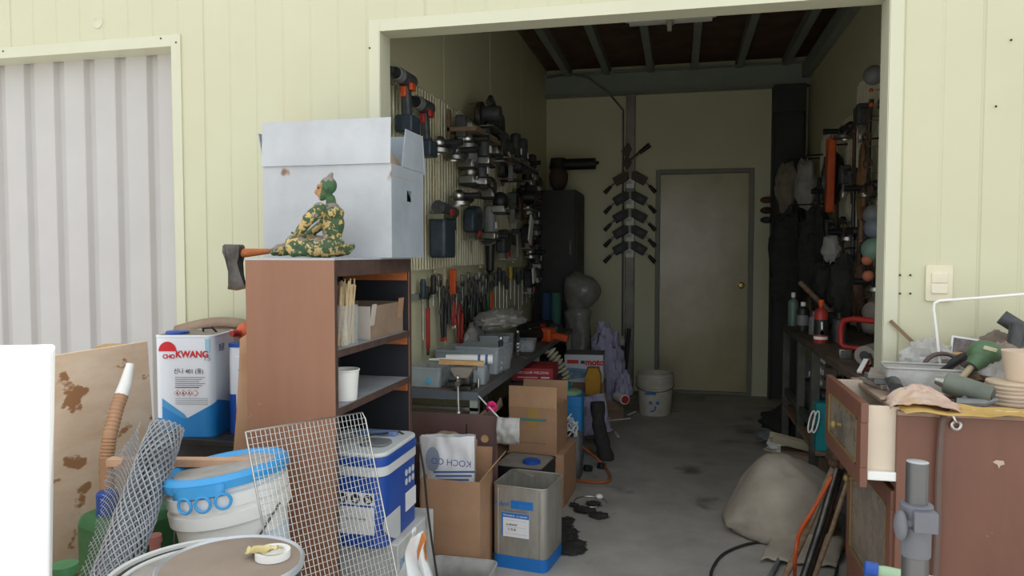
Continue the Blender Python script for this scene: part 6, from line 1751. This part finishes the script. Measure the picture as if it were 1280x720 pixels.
# ================================================================ FLOOR ON THE RIGHT
m_sack = M('grey_sack', 'b5a999', 0.8, col2='9d9284', amt=1, scale=5, bump=0.25, bscale=14)
b = MB()
def fn(d):
    return 1 + 0.10 * nz(d.x * 1.7, d.y * 1.7 + 4, d.z * 1.7) + 0.03 * nz(d.x * 6, d.y * 6, d.z * 6) - 0.06 * abs(nz(d.x * 3 + 2, d.z * 5, d.y * 2))
b.ell((0, 0, 0.10), (0.255, 0.27, 0.245), 40, 26, fn=fn)
for v in b.bm.verts:
    if v.co.z < 0: v.co.z *= 0.02
    if v.co.x < -0.05: v.co.z *= max(0.2, 1 - (-0.05 - v.co.x) ** 2 * 17); v.co.x = -0.05 + (v.co.x + 0.05) * 1.05
    v.co.z += 0.02 * nz(v.co.x * 9, v.co.y * 9, 3) * (v.co.z > 0.05) - 0.02 * max(0, nz(v.co.x * 4 + v.co.z * 9, 7, v.co.y * 3)) * (v.co.z > 0.05)
mz = min(v.co.z for v in b.bm.verts)
for v in b.bm.verts: v.co.z -= mz
tag(b.build('sand_sack', m_sack, loc=(0.475, 3.64, 0.001), smooth=60), 'big slumped grey sack on the floor before the right bench', 'sack')
b = MB()
b.grid(lambda s, v: V((-0.10 + 0.30 * s + 0.08 * v, -0.20 + 0.22 * v + 0.02 * nz(s * 4, 1), 0.012 + 0.07 * v * (1 - abs(s - .5)) + 0.025 * abs(nz(s * 5, v * 4)))), 18, 10)
tag(b.build('sack_fold', m_sack, loc=(0.44, 3.40, 0.0), solid=0.004, smooth=60), 'loose end of sackcloth lying in front of the slumped sack', 'sackcloth')
t = carton('right_carton', 'brown carton on the floor behind the slumped sack', (0.56, 4.22, 0), (0.24, 0.2, 0.2), -4, m_carddk, [], open_=False)
b = MB(); b.prism([(0, -0.05), (0.04, -0.045), (0.045, 0.0), (0.03, 0.0), (0.03, -0.03), (-0.03, -0.03), (-0.03, 0.0), (-0.045, 0.0), (-0.04, -0.045)], -0.20, 0.20, Matrix.Rotation(R(90), 4, 'Y') @ Matrix.Rotation(R(90), 4, 'Z'))
q = P(1003, 541, Y=4.3)
tag(b.build('plastic_gutter', M('cream_plastic', 'b7ab92', 0.5, scale=5), loc=(q.x + 0.03, 4.30, 0.262), rot=(0, 14, 8), bevel=0.003), 'cream plastic channel lying aslant on the brown carton', 'channel')
for k, (px, py, s_, mat, lb) in enumerate(((966, 556, 0.10, m_grey, 'grey crumpled scrap on the floor by the black bag'), (975, 566, 0.08, m_white, 'small pale scrap on the floor before the carton'), (992, 556, 0.16, m_rubber, 'black crumpled bag on the floor behind the carton'))):
    q = P(px, py, Z=0); crumple('scrap', lb, (q.x, q.y + 0.08 * (k == 2), 0.002), (s_, s_ * .8, s_ * 0.5), mat, 30.0 + k, 'scrap', 0.4)
a0_, a1_ = P(956, 561, Z=0.012), P(988, 571, Z=0.012)
b = MB(); b.bar(a0_, a1_, 0.02, 0.012); tag(b.build('pale_slat', m_stickwood), 'pale thin slat lying on the floor by the grey scrap', 'slat')
b = MB(); b.bar(P(1037, 672, Z=0.06), P(1085, 664, Z=0.06), 0.03, 0.03); tag(b.build('short_bamboo', m_wood, loc=(0, 0, -0.043)), 'short bamboo piece on the floor by the drawer cabinet', 'bamboo')
b = MB(); b.tube([P(1030, 672, Z=0.02) + V((0.03 * math.cos(a), 0.0, 0.03 + 0.03 * math.sin(a))) for a in [6.283 * i / 16 for i in range(16)]], 0.008, 6, closed=True); tag(b.build('black_ring', m_rubber, loc=(-0.03, 0.05, -0.01)), 'small black rubber ring standing against the sackcloth', 'ring')
crumple('sooty_bag', 'sooty dark bag slumped beside the drawer cabinet', (0.82, 3.30, 0.002), (0.17, 0.16, 0.27), m_rubber, 41.0, 'bag', 0.25)
# leaning poles
def pole(label, b0, t0, r0, r1, mat, name='pole', cat='pole'):
    d_ = t0 - b0
    b = MB(); b.tube([(0, 0, 0), d_ * 0.5 + V((0.004, 0, 0)), d_], [r0, (r0 + r1) / 2, r1], 10)
    return tag(b.build(name, mat, loc=b0), label, cat)
def fl(px, Y, z=0.012):
    q = P(px, 700, Y=Y); return V((q.x, Y, z))
pole('pale wooden pole leaning furthest left against the drawer front', P(975, 735, Z=0.014), P(1043, 582, Y=3.05), 0.013, 0.013, m_woodold)
pole('grey steel pipe leaning between two wooden poles', P(1000, 735, Z=0.016), P(1048, 580, Y=3.05), 0.015, 0.014, m_dkmetal, 'pipe', 'pipe')
pole('dark bamboo pole leaning tight behind the steel pipe', P(1010, 725, Z=0.014), P(1053, 585, Y=3.10), 0.010, 0.010, m_rust)
pole('thin pale stick leaning furthest right on the drawer', P(1012, 738, Z=0.012), P(1066, 582, Y=2.86), 0.009, 0.008, m_woodold, 'stick', 'stick')
pole('short white tipped stick lying on the floor in front', P(962, 722, Z=0.012), P(977, 690, Z=0.02), 0.011, 0.009, m_grey, 'stick', 'stick')
b = MB()
pts = [P(1040, 596, Y=3.03), P(1015, 640, Y=3.0), P(1000, 665, Y=2.95), P(995, 690, Y=2.9), P(993, 725, Z=0.012)]
b.tube(curve(pts), 0.007, 8); tag(b.build('orange_cable', m_orange), 'bright orange cable hanging down along the leaning poles', 'cable')
crumple('pole_rag', 'dark wire wad wrapped round the tops of the leaning poles', P(1046, 574, Y=3.05) - V((0, 0, 0.06)), (0.035, 0.04, 0.07), m_rust, 51.0, 'wad', 0.4)
b = MB()
pts = [P(888, 735, Z=0.008), P(890, 712, Z=0.008), P(905, 692, Z=0.008), P(935, 680, Z=0.008), P(965, 677, Z=0.008), P(1000, 684, Z=0.008), P(1025, 692, Z=0.008), P(1045, 705, Z=0.008), P(1043, 725, Z=0.008)]
b.tube(curve(pts), 0.006, 8); tag(b.build('black_cable', m_rubber), 'black cable looped on the floor at the front', 'cable')
# stains: dark scraps and burnt bits by the tins
b = MB()
for k in range(7):
    q = P(735 + (k * 13) % 30, 628 + (k * 7) % 22, Z=0)
for k, (px, py, s_, lb) in enumerate(((730, 640, 0.05, 'flat dark scrap beside the wire circle'), (742, 632, 0.035, 'small dark scrap inside the wire circle'), (717, 634, 0.02, 'tiny dark scrap left of the wire circle'), (748, 647, 0.045, 'dark thin scrap right of the wire circle'))):
    q = P(px, py, Z=0); crumple('dark_scrap', lb, (q.x, q.y, 0.001), (s_, s_ * 0.7, 0.010), m_rubber, 60.0 + k, 'scrap', 0.5)
for k in range(24):
    q = P(698 + rnd.uniform(-8, 12) + k * 0.6, 650 + k * 1.7 + rnd.uniform(-4, 4), Z=0)
    crumple('soot_flake', 'black charred flake on the floor beside the open tin', (q.x, q.y, 0.001), (rnd.uniform(0.02, 0.055), rnd.uniform(0.015, 0.045), 0.006), m_rubber, 70.0 + k, 'flake', 0.5)['group'] = 'charred flakes by the open tin'
q = P(738, 628, Z=0)
b = MB(); b.tube([V((0.085 * math.cos(a), 0.085 * math.sin(a), 0.004)) for a in [6.283 * i / 36 for i in range(33)]], 0.003, 6); tag(b.build('wire_circle', m_metal, loc=(q.x, q.y, 0.0)), 'thin wire bent in a circle on the floor', 'wire')
q = P(749, 624, Z=0); b = MB(); b.ell((0, 0, 0.014), (0.02, 0.018, 0.014)); tag(b.build('white_lump', m_white, loc=q), 'small white lump on the floor by the wire circle', 'lump')

# ================================================================ DRAWER CABINET ON THE RIGHT
CX, CY0, CY1, CZ = 0.585, 2.18, 2.755, 0.872
t = T('drawer_cabinet', 'red brown drawer cabinet with top drawer pulled out', 'cabinet', (CX, CY0, 0))
cw, cdp = 1.3, CY1 - CY0
b = MB(); b.bx((0, 0, 0), (cw, 0.018, CZ - 0.012)); b.build('side_panel', m_brown2, t, bevel=0.001)
b = MB(); b.bx((0, cdp - 0.018, 0), (cw, cdp, CZ - 0.012)); b.build('side_panel', m_brown2, t)
b = MB(); b.bx((cw - 0.018, 0.018, 0), (cw, cdp - 0.018, CZ - 0.012)); b.build('back_panel', m_brown2, t)
b = MB(); b.bx((0.018, 0.018, 0.05), (cw - 0.018, cdp - 0.018, 0.068)); b.build('bottom', m_brown2, t)
m_ctop = M('cabinet_top', 'a98f7f', 0.6, col2='8c7465', amt=1, scale=5)
b = MB(); b.bx((0, -0.001, CZ - 0.012), (cw, cdp, CZ)); tp = b.build('top', m_ctop, t, bevel=0.002)
b = MB(); b.bx((0, 0.018, 0.655), (0.04, cdp - 0.018, 0.67)); b.build('rail', m_brown2, t)
def cab_front(t, w, h, x, zc, tilt, glass):
    b = MB()
    fw = 0.055
    for lo, hi in (((0, 0, 0), (0.02, w, fw)), ((0, 0, h - fw), (0.02, w, h)), ((0, 0, fw), (0.02, fw, h - fw)), ((0, w - fw, fw), (0.02, w, h - fw))):
        b.bx(lo, hi)
    return b
# pulled out drawer
dx = -0.072
b = cab_front(t, 0.50, 0.235, 0, 0, 0, True); dr_ = b.build('drawer', m_brown2, t, loc=(dx - 0.022, -0.002, 0.655), bevel=0.002, weld=False)
b = MB(); b.bx((0.006, 0.055, 0.055), (0.010, 0.445, 0.18)); b.build('drawer_inset', M('dusty_glass', '6d645c', 0.25, col2='8e8375', amt=1, scale=9), dr_)
m_gold = M('gold_moulding', '9a8450', 0.5, 0.4)
for lo, hi in (((-0.001, 0.05, 0.05), (0.004, 0.45, 0.056)), ((-0.001, 0.05, 0.179), (0.004, 0.45, 0.185)), ((-0.001, 0.05, 0.05), (0.004, 0.056, 0.185)), ((-0.001, 0.444, 0.05), (0.004, 0.45, 0.185))):
    b = MB(); b.bx(lo, hi); b.build('moulding', m_gold, dr_)
b = MB(); b.cyl((0, 0.25, 0.118), (-0.02, 0.25, 0.118), 0.006); b.ell((-0.022, 0.25, 0.118), (0.01, 0.013, 0.013)); b.build('knob', m_gold, dr_)
m_dside = M('cream_laminate', 'e0d0bb', 0.5, col2='d2c0aa', scale=8)
b = MB(); b.bx((0.02, 0.022, 0.035), (0.46, 0.034, 0.225)); b.build('drawer_side', m_dside, dr_)
b = MB(); b.bx((0.02, 0.463, 0.035), (0.46, 0.475, 0.225)); b.build('drawer_side', m_dside, dr_)
b = MB(); b.bx((0.02, 0.034, 0.04), (0.46, 0.463, 0.046)); b.build('drawer_bottom', m_dside, dr_)
b = MB(); b.bx((0.02, 0.006, 0.02), (0.40, 0.021, 0.045)); b.build('runner', m_white, dr_, bevel=0.003)
# second, closed front
b = cab_front(t, 0.54, 0.40, 0, 0, 0, True); d2 = b.build('door', m_brown2, t, loc=(-0.008, 0.018, 0.245), rot=(0, 0, 0), bevel=0.002, weld=False)
b = MB(); b.bx((0.006, 0.055, 0.055), (0.010, 0.485, 0.345)); b.build('door_inset', MATS['dusty_glass'], d2)
for lo, hi in (((-0.001, 0.05, 0.05), (0.004, 0.49, 0.056)), ((-0.001, 0.05, 0.344), (0.004, 0.49, 0.35)), ((-0.001, 0.05, 0.05), (0.004, 0.056, 0.35)), ((-0.001, 0.484, 0.05), (0.004, 0.49, 0.35))):
    b = MB(); b.bx(lo, hi); b.build('moulding', m_gold, d2)
b = MB(); b.cyl((0, 0.45, 0.30), (-0.02, 0.45, 0.30), 0.006); b.ell((-0.022, 0.45, 0.30), (0.01, 0.013, 0.013)); b.build('knob', m_gold, d2)
b = MB(); b.bx((0.0, 0.018, 0.0), (0.018, cdp - 0.018, 0.235)); b.build('plinth_panel', m_brown2, t)
q = P(1248, 578, Y=CY0)
b = MB(); b.xz([(-0.014, 0), (-0.006, 0.006), (0.012, 0.005), (0.014, -0.004), (0.004, -0.008), (0.001, -0.016), (-0.003, -0.006)], -0.001, 0.001); b.build('chipped_spot', M('chip', 'c9b09c', 0.8), t, loc=q - V((CX, CY0, 0)) + V((0, -0.001, 0)))

# ---- clutter on the cabinet top
TZ = CZ + 0.0015
def CT(px, py):
    q = P(px, py, Z=CZ); return q
tub('clear_tub', 'scuffed clear plastic tub at the left of the cabinet top', (0.745, 2.53, TZ), (0.22, 0.13, 0.075), -6, False, m_haze)
m_papdirty = M('dirty_paper', 'c2a98e', 0.85, col2='9d8670', amt=1, scale=14)
b = MB()
b.grid(lambda s, v: V((-0.085 + 0.17 * s + 0.015 * nz(v * 4, 2), -0.06 + 0.11 * v + 0.015 * nz(s * 4, 8), 0.004 + 0.042 * math.sin(math.pi * s) * (0.4 + v * 0.8) + 0.024 * abs(nz(s * 4, v * 4, 3)) + 0.004 * nz(s * 11, v * 9))), 22, 16)
m_cloth = spots(M('stained_cloth', 'cdb5a2', 0.85, col2='b8998a', amt=1, scale=14), 'cfa552', 7, 0.56, 0.74)
q = CT(1160, 515); tag(b.build('stained_cloth', m_cloth, loc=(q.x - 0.005, q.y + 0.035, TZ + 0.002), rot=(0, 0, -8), solid=0.003, smooth=30), 'crumpled pinkish cloth with yellow stain at the cabinet edge', 'cloth')
b = MB()
b.grid(lambda s, v: V((-0.2 + 0.4 * s, -0.05 + 0.12 * v, 0.003 + 0.018 * abs(nz(s * 4, v * 3, 7)))), 18, 6)
q = CT(1215, 520); tag(b.build('yellow_paper', M('yellowed_paper', 'c9a560', 0.8, col2='b58f4e', amt=1, scale=8), loc=(q.x + 0.03, q.y + 0.02, TZ), solid=0.002, smooth=30), 'yellowed paper sheet under the grey grinder body', 'paper')
# pads of paper near the drawer
for k in range(3):
    q = CT(1098 + 4 * k, 488 + 4 * k)
    b = MB(); b.box((0, 0, 0.008), (0.12, 0.16, 0.014), (0, 0, 12 - 14 * k)); tag(b.build('sample_board', (m_dust, m_grey, m_dust)[k], loc=(0.668, 2.60 - 0.005 * k, TZ + 0.0155 * k), bevel=0.001), ('lowest', 'middle', 'uppermost')[k] + ' dusty sample board stacked at the left rear of the cabinet top', 'board', 'sample boards on the cabinet')
b = MB(); b.box((0, 0, 0.003), (0.12, 0.05, 0.004), (0, 0, -20)); q = CT(1110, 506); tag(b.build('torn_card', m_papdirty, loc=(0.64, 2.33, TZ)), 'torn pale card strip at the cabinet corner', 'card')
b = MB(); b.cyl((0, 0, 0), (0.02, 0.16, 0.02), 0.02, 0.02, 10); q = CT(1108, 483); tag(b.build('dark_chisel', m_dkgrey, loc=(0.64, 2.40, TZ + 0.021)), 'dark round bar lying along the left cabinet edge', 'bar')
# tape measure
t = T('tape_measure', 'square tape measure with black round hub behind the clear tub', 'tape measure', (0.70, 2.66, TZ + 0.0), -20)
b = MB(); b.bx((-0.035, -0.02, 0), (0.035, 0.02, 0.065)); b.build('case', M('tan_case', 'a08d6a', 0.5), t, bevel=0.012)
b = MB(); b.cyl((0.01, -0.02, 0.032), (0.01, -0.028, 0.032), 0.026, n=20); b.build('hub', m_black, t)
crumple('dusty_bag', 'dusty translucent bag standing at the back left of the cabinet', (0.80, 2.68, TZ), (0.075, 0.045, 0.065), m_haze, 81.0, 'bag', 0.3)
t = carton('open_carton', 'small brown open box behind the dusty bag', (0.86, 2.66, TZ), (0.15, 0.08, 0.10), 0, m_carddk, [])
b = MB(); b.bx((0.0, -0.004, 0), (0.05, -0.001, 0.09)); b.build('white_side', m_paper, t)
# bent white rod
b = MB()
pts = [P(1174, 442, Y=2.63), P(1170, 410, Y=2.64), P(1167, 386, Y=2.645), P(1168, 379, Y=2.645), P(1174, 376, Y=2.645), P(1230, 372, Y=2.645), P(1300, 366, Y=2.645)]
pts[0].z = TZ + 0.006; pts[0].x = pts[1].x + 0.02
b.tube(pts, 0.0045, 8); tag(b.build('bent_rod', m_white), 'thin white rod bent at a right angle standing before the switch', 'rod')
b = MB(); p0_, p1_ = P(1113, 401, Y=2.755), P(1160, 446, Y=2.735)
b.bar(p0_, p1_, 0.006, 0.012); tag(b.build('steel_rule', m_woodold), 'narrow brown strip leaning on the facade beside the jamb', 'strip')
t = T('photo_card', 'small dark photo card with white border leaning upright', 'card', (P(1205, 445, Y=2.66).x, 2.67, TZ + 0.002), (-12, 8, 0))
b = MB(); b.bx((-0.045, 0, 0.04), (0.045, 0.002, 0.155)); b.build('card', m_paper, t)
b = MB(); b.bx((-0.039, -0.001, 0.046), (0.039, 0, 0.149)); b.build('picture', M('photo_dark', '4a4442', 0.4, col2='8a7c78', amt=1, scale=40), t)
b = MB(); b.lathe([(0.04, 0), (0.055, 0.06), (0.045, 0.1), (0, 0.11)], 18); tag(b.build('orange_pot', M('faded_orange', 'c69a6c', 0.6), loc=(P(1192, 445, Y=2.71).x, 2.712, TZ)), 'faded orange pot behind the photo card', 'pot')
# coiled dark cables and hoses
grp = 'dark cable loops heaped on the cabinet'
for k in range(5):
    b = MB()
    cx, cy = 0.83 + 0.055 * (k % 3), 2.60 - 0.03 * (k // 3)
    pts = [V((0.06 * math.cos(a), 0.022 * math.sin(a) + 0.006 * math.sin(a * 2), 0.055 + 0.05 * math.sin(a + 0.6 * k))) for a in [6.283 * i / 24 for i in range(24)]]
    b.tube(pts, 0.007, 6, closed=True); mzz = min(v.co.z for v in b.bm.verts)
    tag(b.build('cable_loop', m_rubber if k % 2 else M('brown_cable', '5e4d45', 0.6), loc=(cx, cy, TZ - mzz + 0.004 * k)), ('first', 'second', 'third', 'fourth', 'fifth')[k] + ' dark cable loop heaped between the clear tub and the green polisher', 'cable', grp)
crumple('grey_rag', 'grey brown rag bundled behind the sander handle', (0.985, 2.58, TZ), (0.10, 0.06, 0.065), M('taupe_rag', '8f7f73', 0.85, col2='75675d', amt=1, scale=14), 91.0, 'rag', 0.3)
crumple('clear_dome', 'hazy plastic bag of fittings in the middle of the cabinet', (0.96, 2.47, TZ), (0.085, 0.06, 0.055), m_haze, 95.0, 'bag', 0.25)
crumple('dark_fittings', 'pile of dark fittings under the hazy bag', (0.875, 2.46, TZ), (0.05, 0.045, 0.03), m_rust, 97.0, 'fittings', 0.4)
# green headed sander, standing on its long handle
g0, g1 = P(1185, 492, Y=2.36), P(1220, 452, Y=2.46)
t = T('green_sander', 'green round headed polisher with long tan shaft', 'polisher', g1)
dv = g0 - g1
b = MB(); b.tube([dv * 0.10, dv], [0.0095, 0.0095], 10); b.build('shaft', M('tan_shaft', 'a89878', 0.5), t)
b = MB(); b.ell((0.026, 0.01, 0.026), (0.048, 0.042, 0.038), 20, 12); b.tube([V((0, 0, 0)) + V((0.02, 0, 0.02)), dv * 0.16], [0.032, 0.02], 14); b.build('head', M('sander_green', '55724f', 0.5, col2='466045', amt=1, scale=10), t)
b = MB(); b.cyl(dv * 0.10, dv * 0.19, 0.021, 0.016, 12); b.build('collar', m_dkgrey, t)
b = MB(); b.box((0.026, -0.030, 0.043), (0.035, 0.006, 0.010), (12, 15, 0)); b.build('maker_plate', M('plate_cream', 'cfc9a8', 0.5), t)
# pneumatic grinder, grey body lying at the front
a0_, a1_ = P(1181, 497, Y=2.33), P(1240, 517, Y=2.27)
a0_.z = TZ + 0.058; a1_.z = TZ + 0.034
t = T('air_grinder', 'grey green round air grinder lying at the front edge', 'grinder', (a0_ + a1_) / 2)
c_ = (a0_ + a1_) / 2
b = MB(); b.tube([a0_ - c_, (a0_ * 0.6 + a1_ * 0.4) - c_, a1_ - c_], [0.030, 0.032, 0.028], 16); b.build('body', M('grey_green_body', '6d7468', 0.5, col2='5a6057', amt=1, scale=9), t, bevel=0.003)
ad = (a1_ - a0_).normalized()
b = MB(); b.cyl(a1_ - c_, a1_ - c_ + ad * 0.003, 0.020, n=16); b.build('end_cap', m_dkgrey, t)
b = MB(); b.cyl(a0_ - c_, a0_ - c_ - ad * 0.025, 0.018, 0.012, 12); b.build('spindle', m_metal, t)
b = MB(); b.tube([V((-0.02, -0.04, -0.02)), V((-0.05, -0.05, -0.030)), V((0.02, -0.045, -0.030)), V((0.06, -0.035, -0.02))], [0.010, 0.014, 0.012, 0.006], 8); b.build('lever', m_grey, t)
q = CT(1196, 524)
t = T('ring_spanner', 'small bright ring spanner hanging over the cabinet edge', 'spanner', (P(1196, 518, Y=2.17).x, 2.172, CZ - 0.012))
b = MB(); b.tube([V((0.011 * math.cos(a), 0, -0.018 + 0.011 * math.sin(a))) for a in [6.283 * i / 14 for i in range(14)]], 0.004, 6, closed=True); b.bar((0, 0, -0.008), (-0.012, 0.006, 0.022), 0.008, 0.005); b.build('spanner', m_alu, t)
# hose hanging down the cabinet side
b = MB(); pts = [P(1192, 508, Y=2.24), P(1180, 520, Y=2.165), P(1176, 545, Y=2.165), P(1173, 600, Y=2.165), P(1172, 660, Y=2.165), P(1168, 735, Y=2.165)]
b.tube(curve(pts), 0.008, 8); tag(b.build('dark_hose', M('dusty_hose', '6a5750', 0.6)), 'dark hose hanging down the brown cabinet side', 'hose')
# stack of paper discs and a paper pot with soil
grp = 'sanding discs stacked under the paper pot'
q = P(1268, 512, Y=2.33)
for k in range(6):
    b = MB(); b.lathe([(0, 0), (0.064, 0), (0.066, 0.005), (0.064, 0.0105), (0, 0.0105)], 28)
    tag(b.build('sanding_disc', M('disc_cream', 'cdb9a2', 0.7, col2='bba78f', scale=9), loc=(q.x + 0.002 * (k % 2), 2.36 - 0.002 * (k % 3), TZ + 0.0112 * k)), ('lowest', 'second', 'third', 'fourth', 'fifth', 'uppermost')[k] + ' cream sanding disc of the stack below the paper pot', 'disc', grp)
t = T('paper_pot', 'pinkish paper pot with dark crumbs on the disc stack', 'pot', (q.x + 0.032, 2.36, TZ + 0.0674))
b = MB(); b.lathe([(0, 0.0), (0.042, 0.0), (0.056, 0.085), (0.053, 0.085), (0.045, 0.055), (0, 0.055)], 28); b.build('pot', M('pink_paper_pot', 'd9c3ac', 0.6, col2='cbb39b', scale=8), t)
b = MB(); b.ell((0, 0, 0.056), (0.046, 0.046, 0.012), 14, 6, fn=lambda d: 1 + 0.3 * nz(d.x * 5, d.y * 5)); b.build('crumbs', m_rust, t)
# dark pipe elbow standing behind the pot
t = T('pipe_fitting', 'two dark grey pipes crossing at the right frame edge', 'pipe', (1.02, 2.58, TZ))
b = MB(); e0, e1 = P(1262, 440, Y=2.58) - V((1.02, 2.58, TZ)), P(1272, 405, Y=2.60) - V((1.02, 2.58, TZ))
e0.z = 0.002
b.tube([e0, e1], 0.022, 14); b.build('pipe', m_dkgrey, t)
b = MB(); b.cyl(e1, e1 + (e1 - e0).normalized() * 0.001, 0.014, n=12); b.build('bore', m_black, t)
e2, e3 = P(1252, 396, Y=2.66) - V((1.02, 2.58, TZ)), P(1310, 432, Y=2.62) - V((1.02, 2.58, TZ))
b = MB(); b.tube([e2, e3], 0.024, 14); b.build('pipe', m_dkgrey, t)
b = MB(); e4 = e3 + V((0.03, 0, 0)); b.tube([e3, (e4.x, e4.y, 0.002)], 0.024, 14); b.build('pipe', m_dkgrey, t)
b = MB(); b.tube([P(1240, 440, Y=2.62), P(1265, 455, Y=2.66)], 0.01, 8)
tag(b.build('dusty_funnel', m_dust, loc=(0, 0, 0)), 'dusty short rod behind the pipes', 'rod')
m_clut = (m_rust, m_dkgrey, m_dkmetal)
for k, (px, py, Y, L, r_, an) in enumerate(((1108, 486, 2.62, 0.10, 0.010, 20), (1150, 470, 2.66, 0.12, 0.008, -10), (1178, 462, 2.56, 0.14, 0.011, 60), (1205, 478, 2.52, 0.12, 0.013, -30), (1228, 470, 2.60, 0.10, 0.015, 40), (1240, 486, 2.50, 0.09, 0.012, 10), (1216, 488, 2.44, 0.13, 0.008, -50), (1168, 480, 2.60, 0.11, 0.009, 75))):
    q = P(px, py, Y=Y)
    t = T('small_fitting', ('first', 'second', 'third', 'fourth', 'fifth', 'sixth', 'seventh', 'eighth')[k] + ' of the grimy pipe fittings scattered on the cabinet top', 'fitting', (q.x, Y, TZ + r_ + 0.002), an, 'grimy fittings on the cabinet')
    b = MB(); b.cyl((-L / 2, 0, 0), (L / 2, 0, 0.01), r_, r_ * 0.85, 12); b.build('pipe', m_clut[k % 3], t)
    b = MB(); b.cyl((-L / 2 - 0.01, 0, 0), (-L / 2 + 0.015, 0, 0), r_ * 1.35, n=6); b.build('nut', m_clut[(k + 1) % 3], t)
crumple('taupe_cone', 'taupe paper cone heap between sander and pipes', (1.03, 2.70, TZ), (0.08, 0.04, 0.075), M('taupe_rag', '8f7f73'), 99.0, 'paper', 0.25)
for k, (px, py, Y) in enumerate(((1215, 497, 2.42), (1235, 493, 2.44), (1222, 504, 2.40))):
    q = P(px, py, Y=Y); b = MB(); b.box((0, 0, 0.006), (0.16, 0.03, 0.010), (0, 0, -4 + 6 * k)); tag(b.build('wood_strip', m_dust, loc=(q.x, Y, TZ + 0.0005 + 0.011 * (k == 2)), bevel=0.001), ('front left', 'rear', 'upper')[k] + ' dusty thin wooden strip among the cabinet clutter', 'strip', 'wood strips on the cabinet')

# ================================================================ TRIPOD POLE IN THE FOREGROUND
p = P(1147, 577, Y=1.26)
t = T('stand_pole', 'dark steel stand pole with clamping collar in the right foreground', 'stand', (p.x, 1.26, 0))
m_pole = M('dark_pole', '6c6c6e', 0.3, 0.7, col2='58585a', scale=8)
b = MB(); b.cyl((0, 0, 0.55), (0, 0, p.z - 0.001), 0.0163, n=28); b.build('inner_tube', m_pole, t)
b = MB(); b.cyl((0, 0, p.z - 0.001), (0, 0, p.z), 0.0160, n=28); b.build('tube_cap', M('cap_grey', '85888d', 0.5), t)
zc = P(1147, 650, Y=1.26).z
m_collar = M('collar_grey', '6e6e75', 0.5, col2='5c5c62', scale=8)
b = MB(); b.lathe([(0.0165, 0.028), (0.024, 0.026), (0.024, -0.004), (0.022, -0.006), (0.022, -0.055), (0.0205, -0.058), (0.0165, -0.058)], 28, Matrix.Translation((0, 0, zc + 0.0))); b.bx((-0.012, -0.034, zc - 0.01), (0.022, -0.012, zc + 0.022)); b.build('collar', m_collar, t, bevel=0.002)
b = MB(); b.ell((-0.027, -0.018, zc - 0.004), (0.010, 0.016, 0.024), 14, 9); b.cyl((-0.02, -0.018, zc), (0.0, -0.018, zc), 0.006); b.build('knob', m_collar, t)
b = MB(); b.cyl((0, 0, 0.30), (0, 0, zc - 0.056), 0.0195, n=28); b.build('outer_tube', m_pole, t)
b = MB(); b.cyl((0, 0, 0.26), (0, 0, 0.32), 0.03, n=20); b.build('hub', m_collar, t)
for k in range(3):
    a = R(80 + 120 * k)
    b = MB(); b.tube([(0.02 * math.cos(a), 0.02 * math.sin(a), 0.30), (0.34 * math.cos(a), 0.34 * math.sin(a), 0.014)], 0.011, 10); lg = b.build('leg', m_pole, t)
    b = MB(); b.ell((0.34 * math.cos(a), 0.34 * math.sin(a), 0.014), (0.018, 0.018, 0.014)); b.build('rubber_foot', m_rubber, lg)
# capped tube lying across a narrow stool that stands below the frame
q0 = P(1085, 711, Y=1.50); q1 = P(1160, 727, Y=1.49)
t = T('step_stool', 'narrow wooden stool behind the stand pole, below the tube', 'stool', (q1.x + 0.03, 1.46, 0))
sz = q1.z - 0.016
b = MB(); b.bx((-0.045, -0.05, sz - 0.02), (0.20, 0.03, sz)); b.build('seat', m_woodold, t)
for x in (-0.03, 0.17):
    b = MB(); b.bx((x, -0.04, 0), (x + 0.02, 0.02, sz - 0.02)); b.build('leg', m_woodold, t)
t = T('capped_tube', 'pale green tube with blue cap pointing left behind the pole', 'tube', q0)
d_ = (q1 - q0).normalized()
b = MB(); b.tube([d_ * 0.012, d_ * 0.03, d_ * 0.24], [0.0095, 0.012, 0.013], 14); b.build('tube', M('pale_green_tube', '9fbb98', 0.4), t)
b = MB(); b.cyl(d_ * -0.006, d_ * 0.016, 0.014, n=14); b.build('cap', m_blue, t)
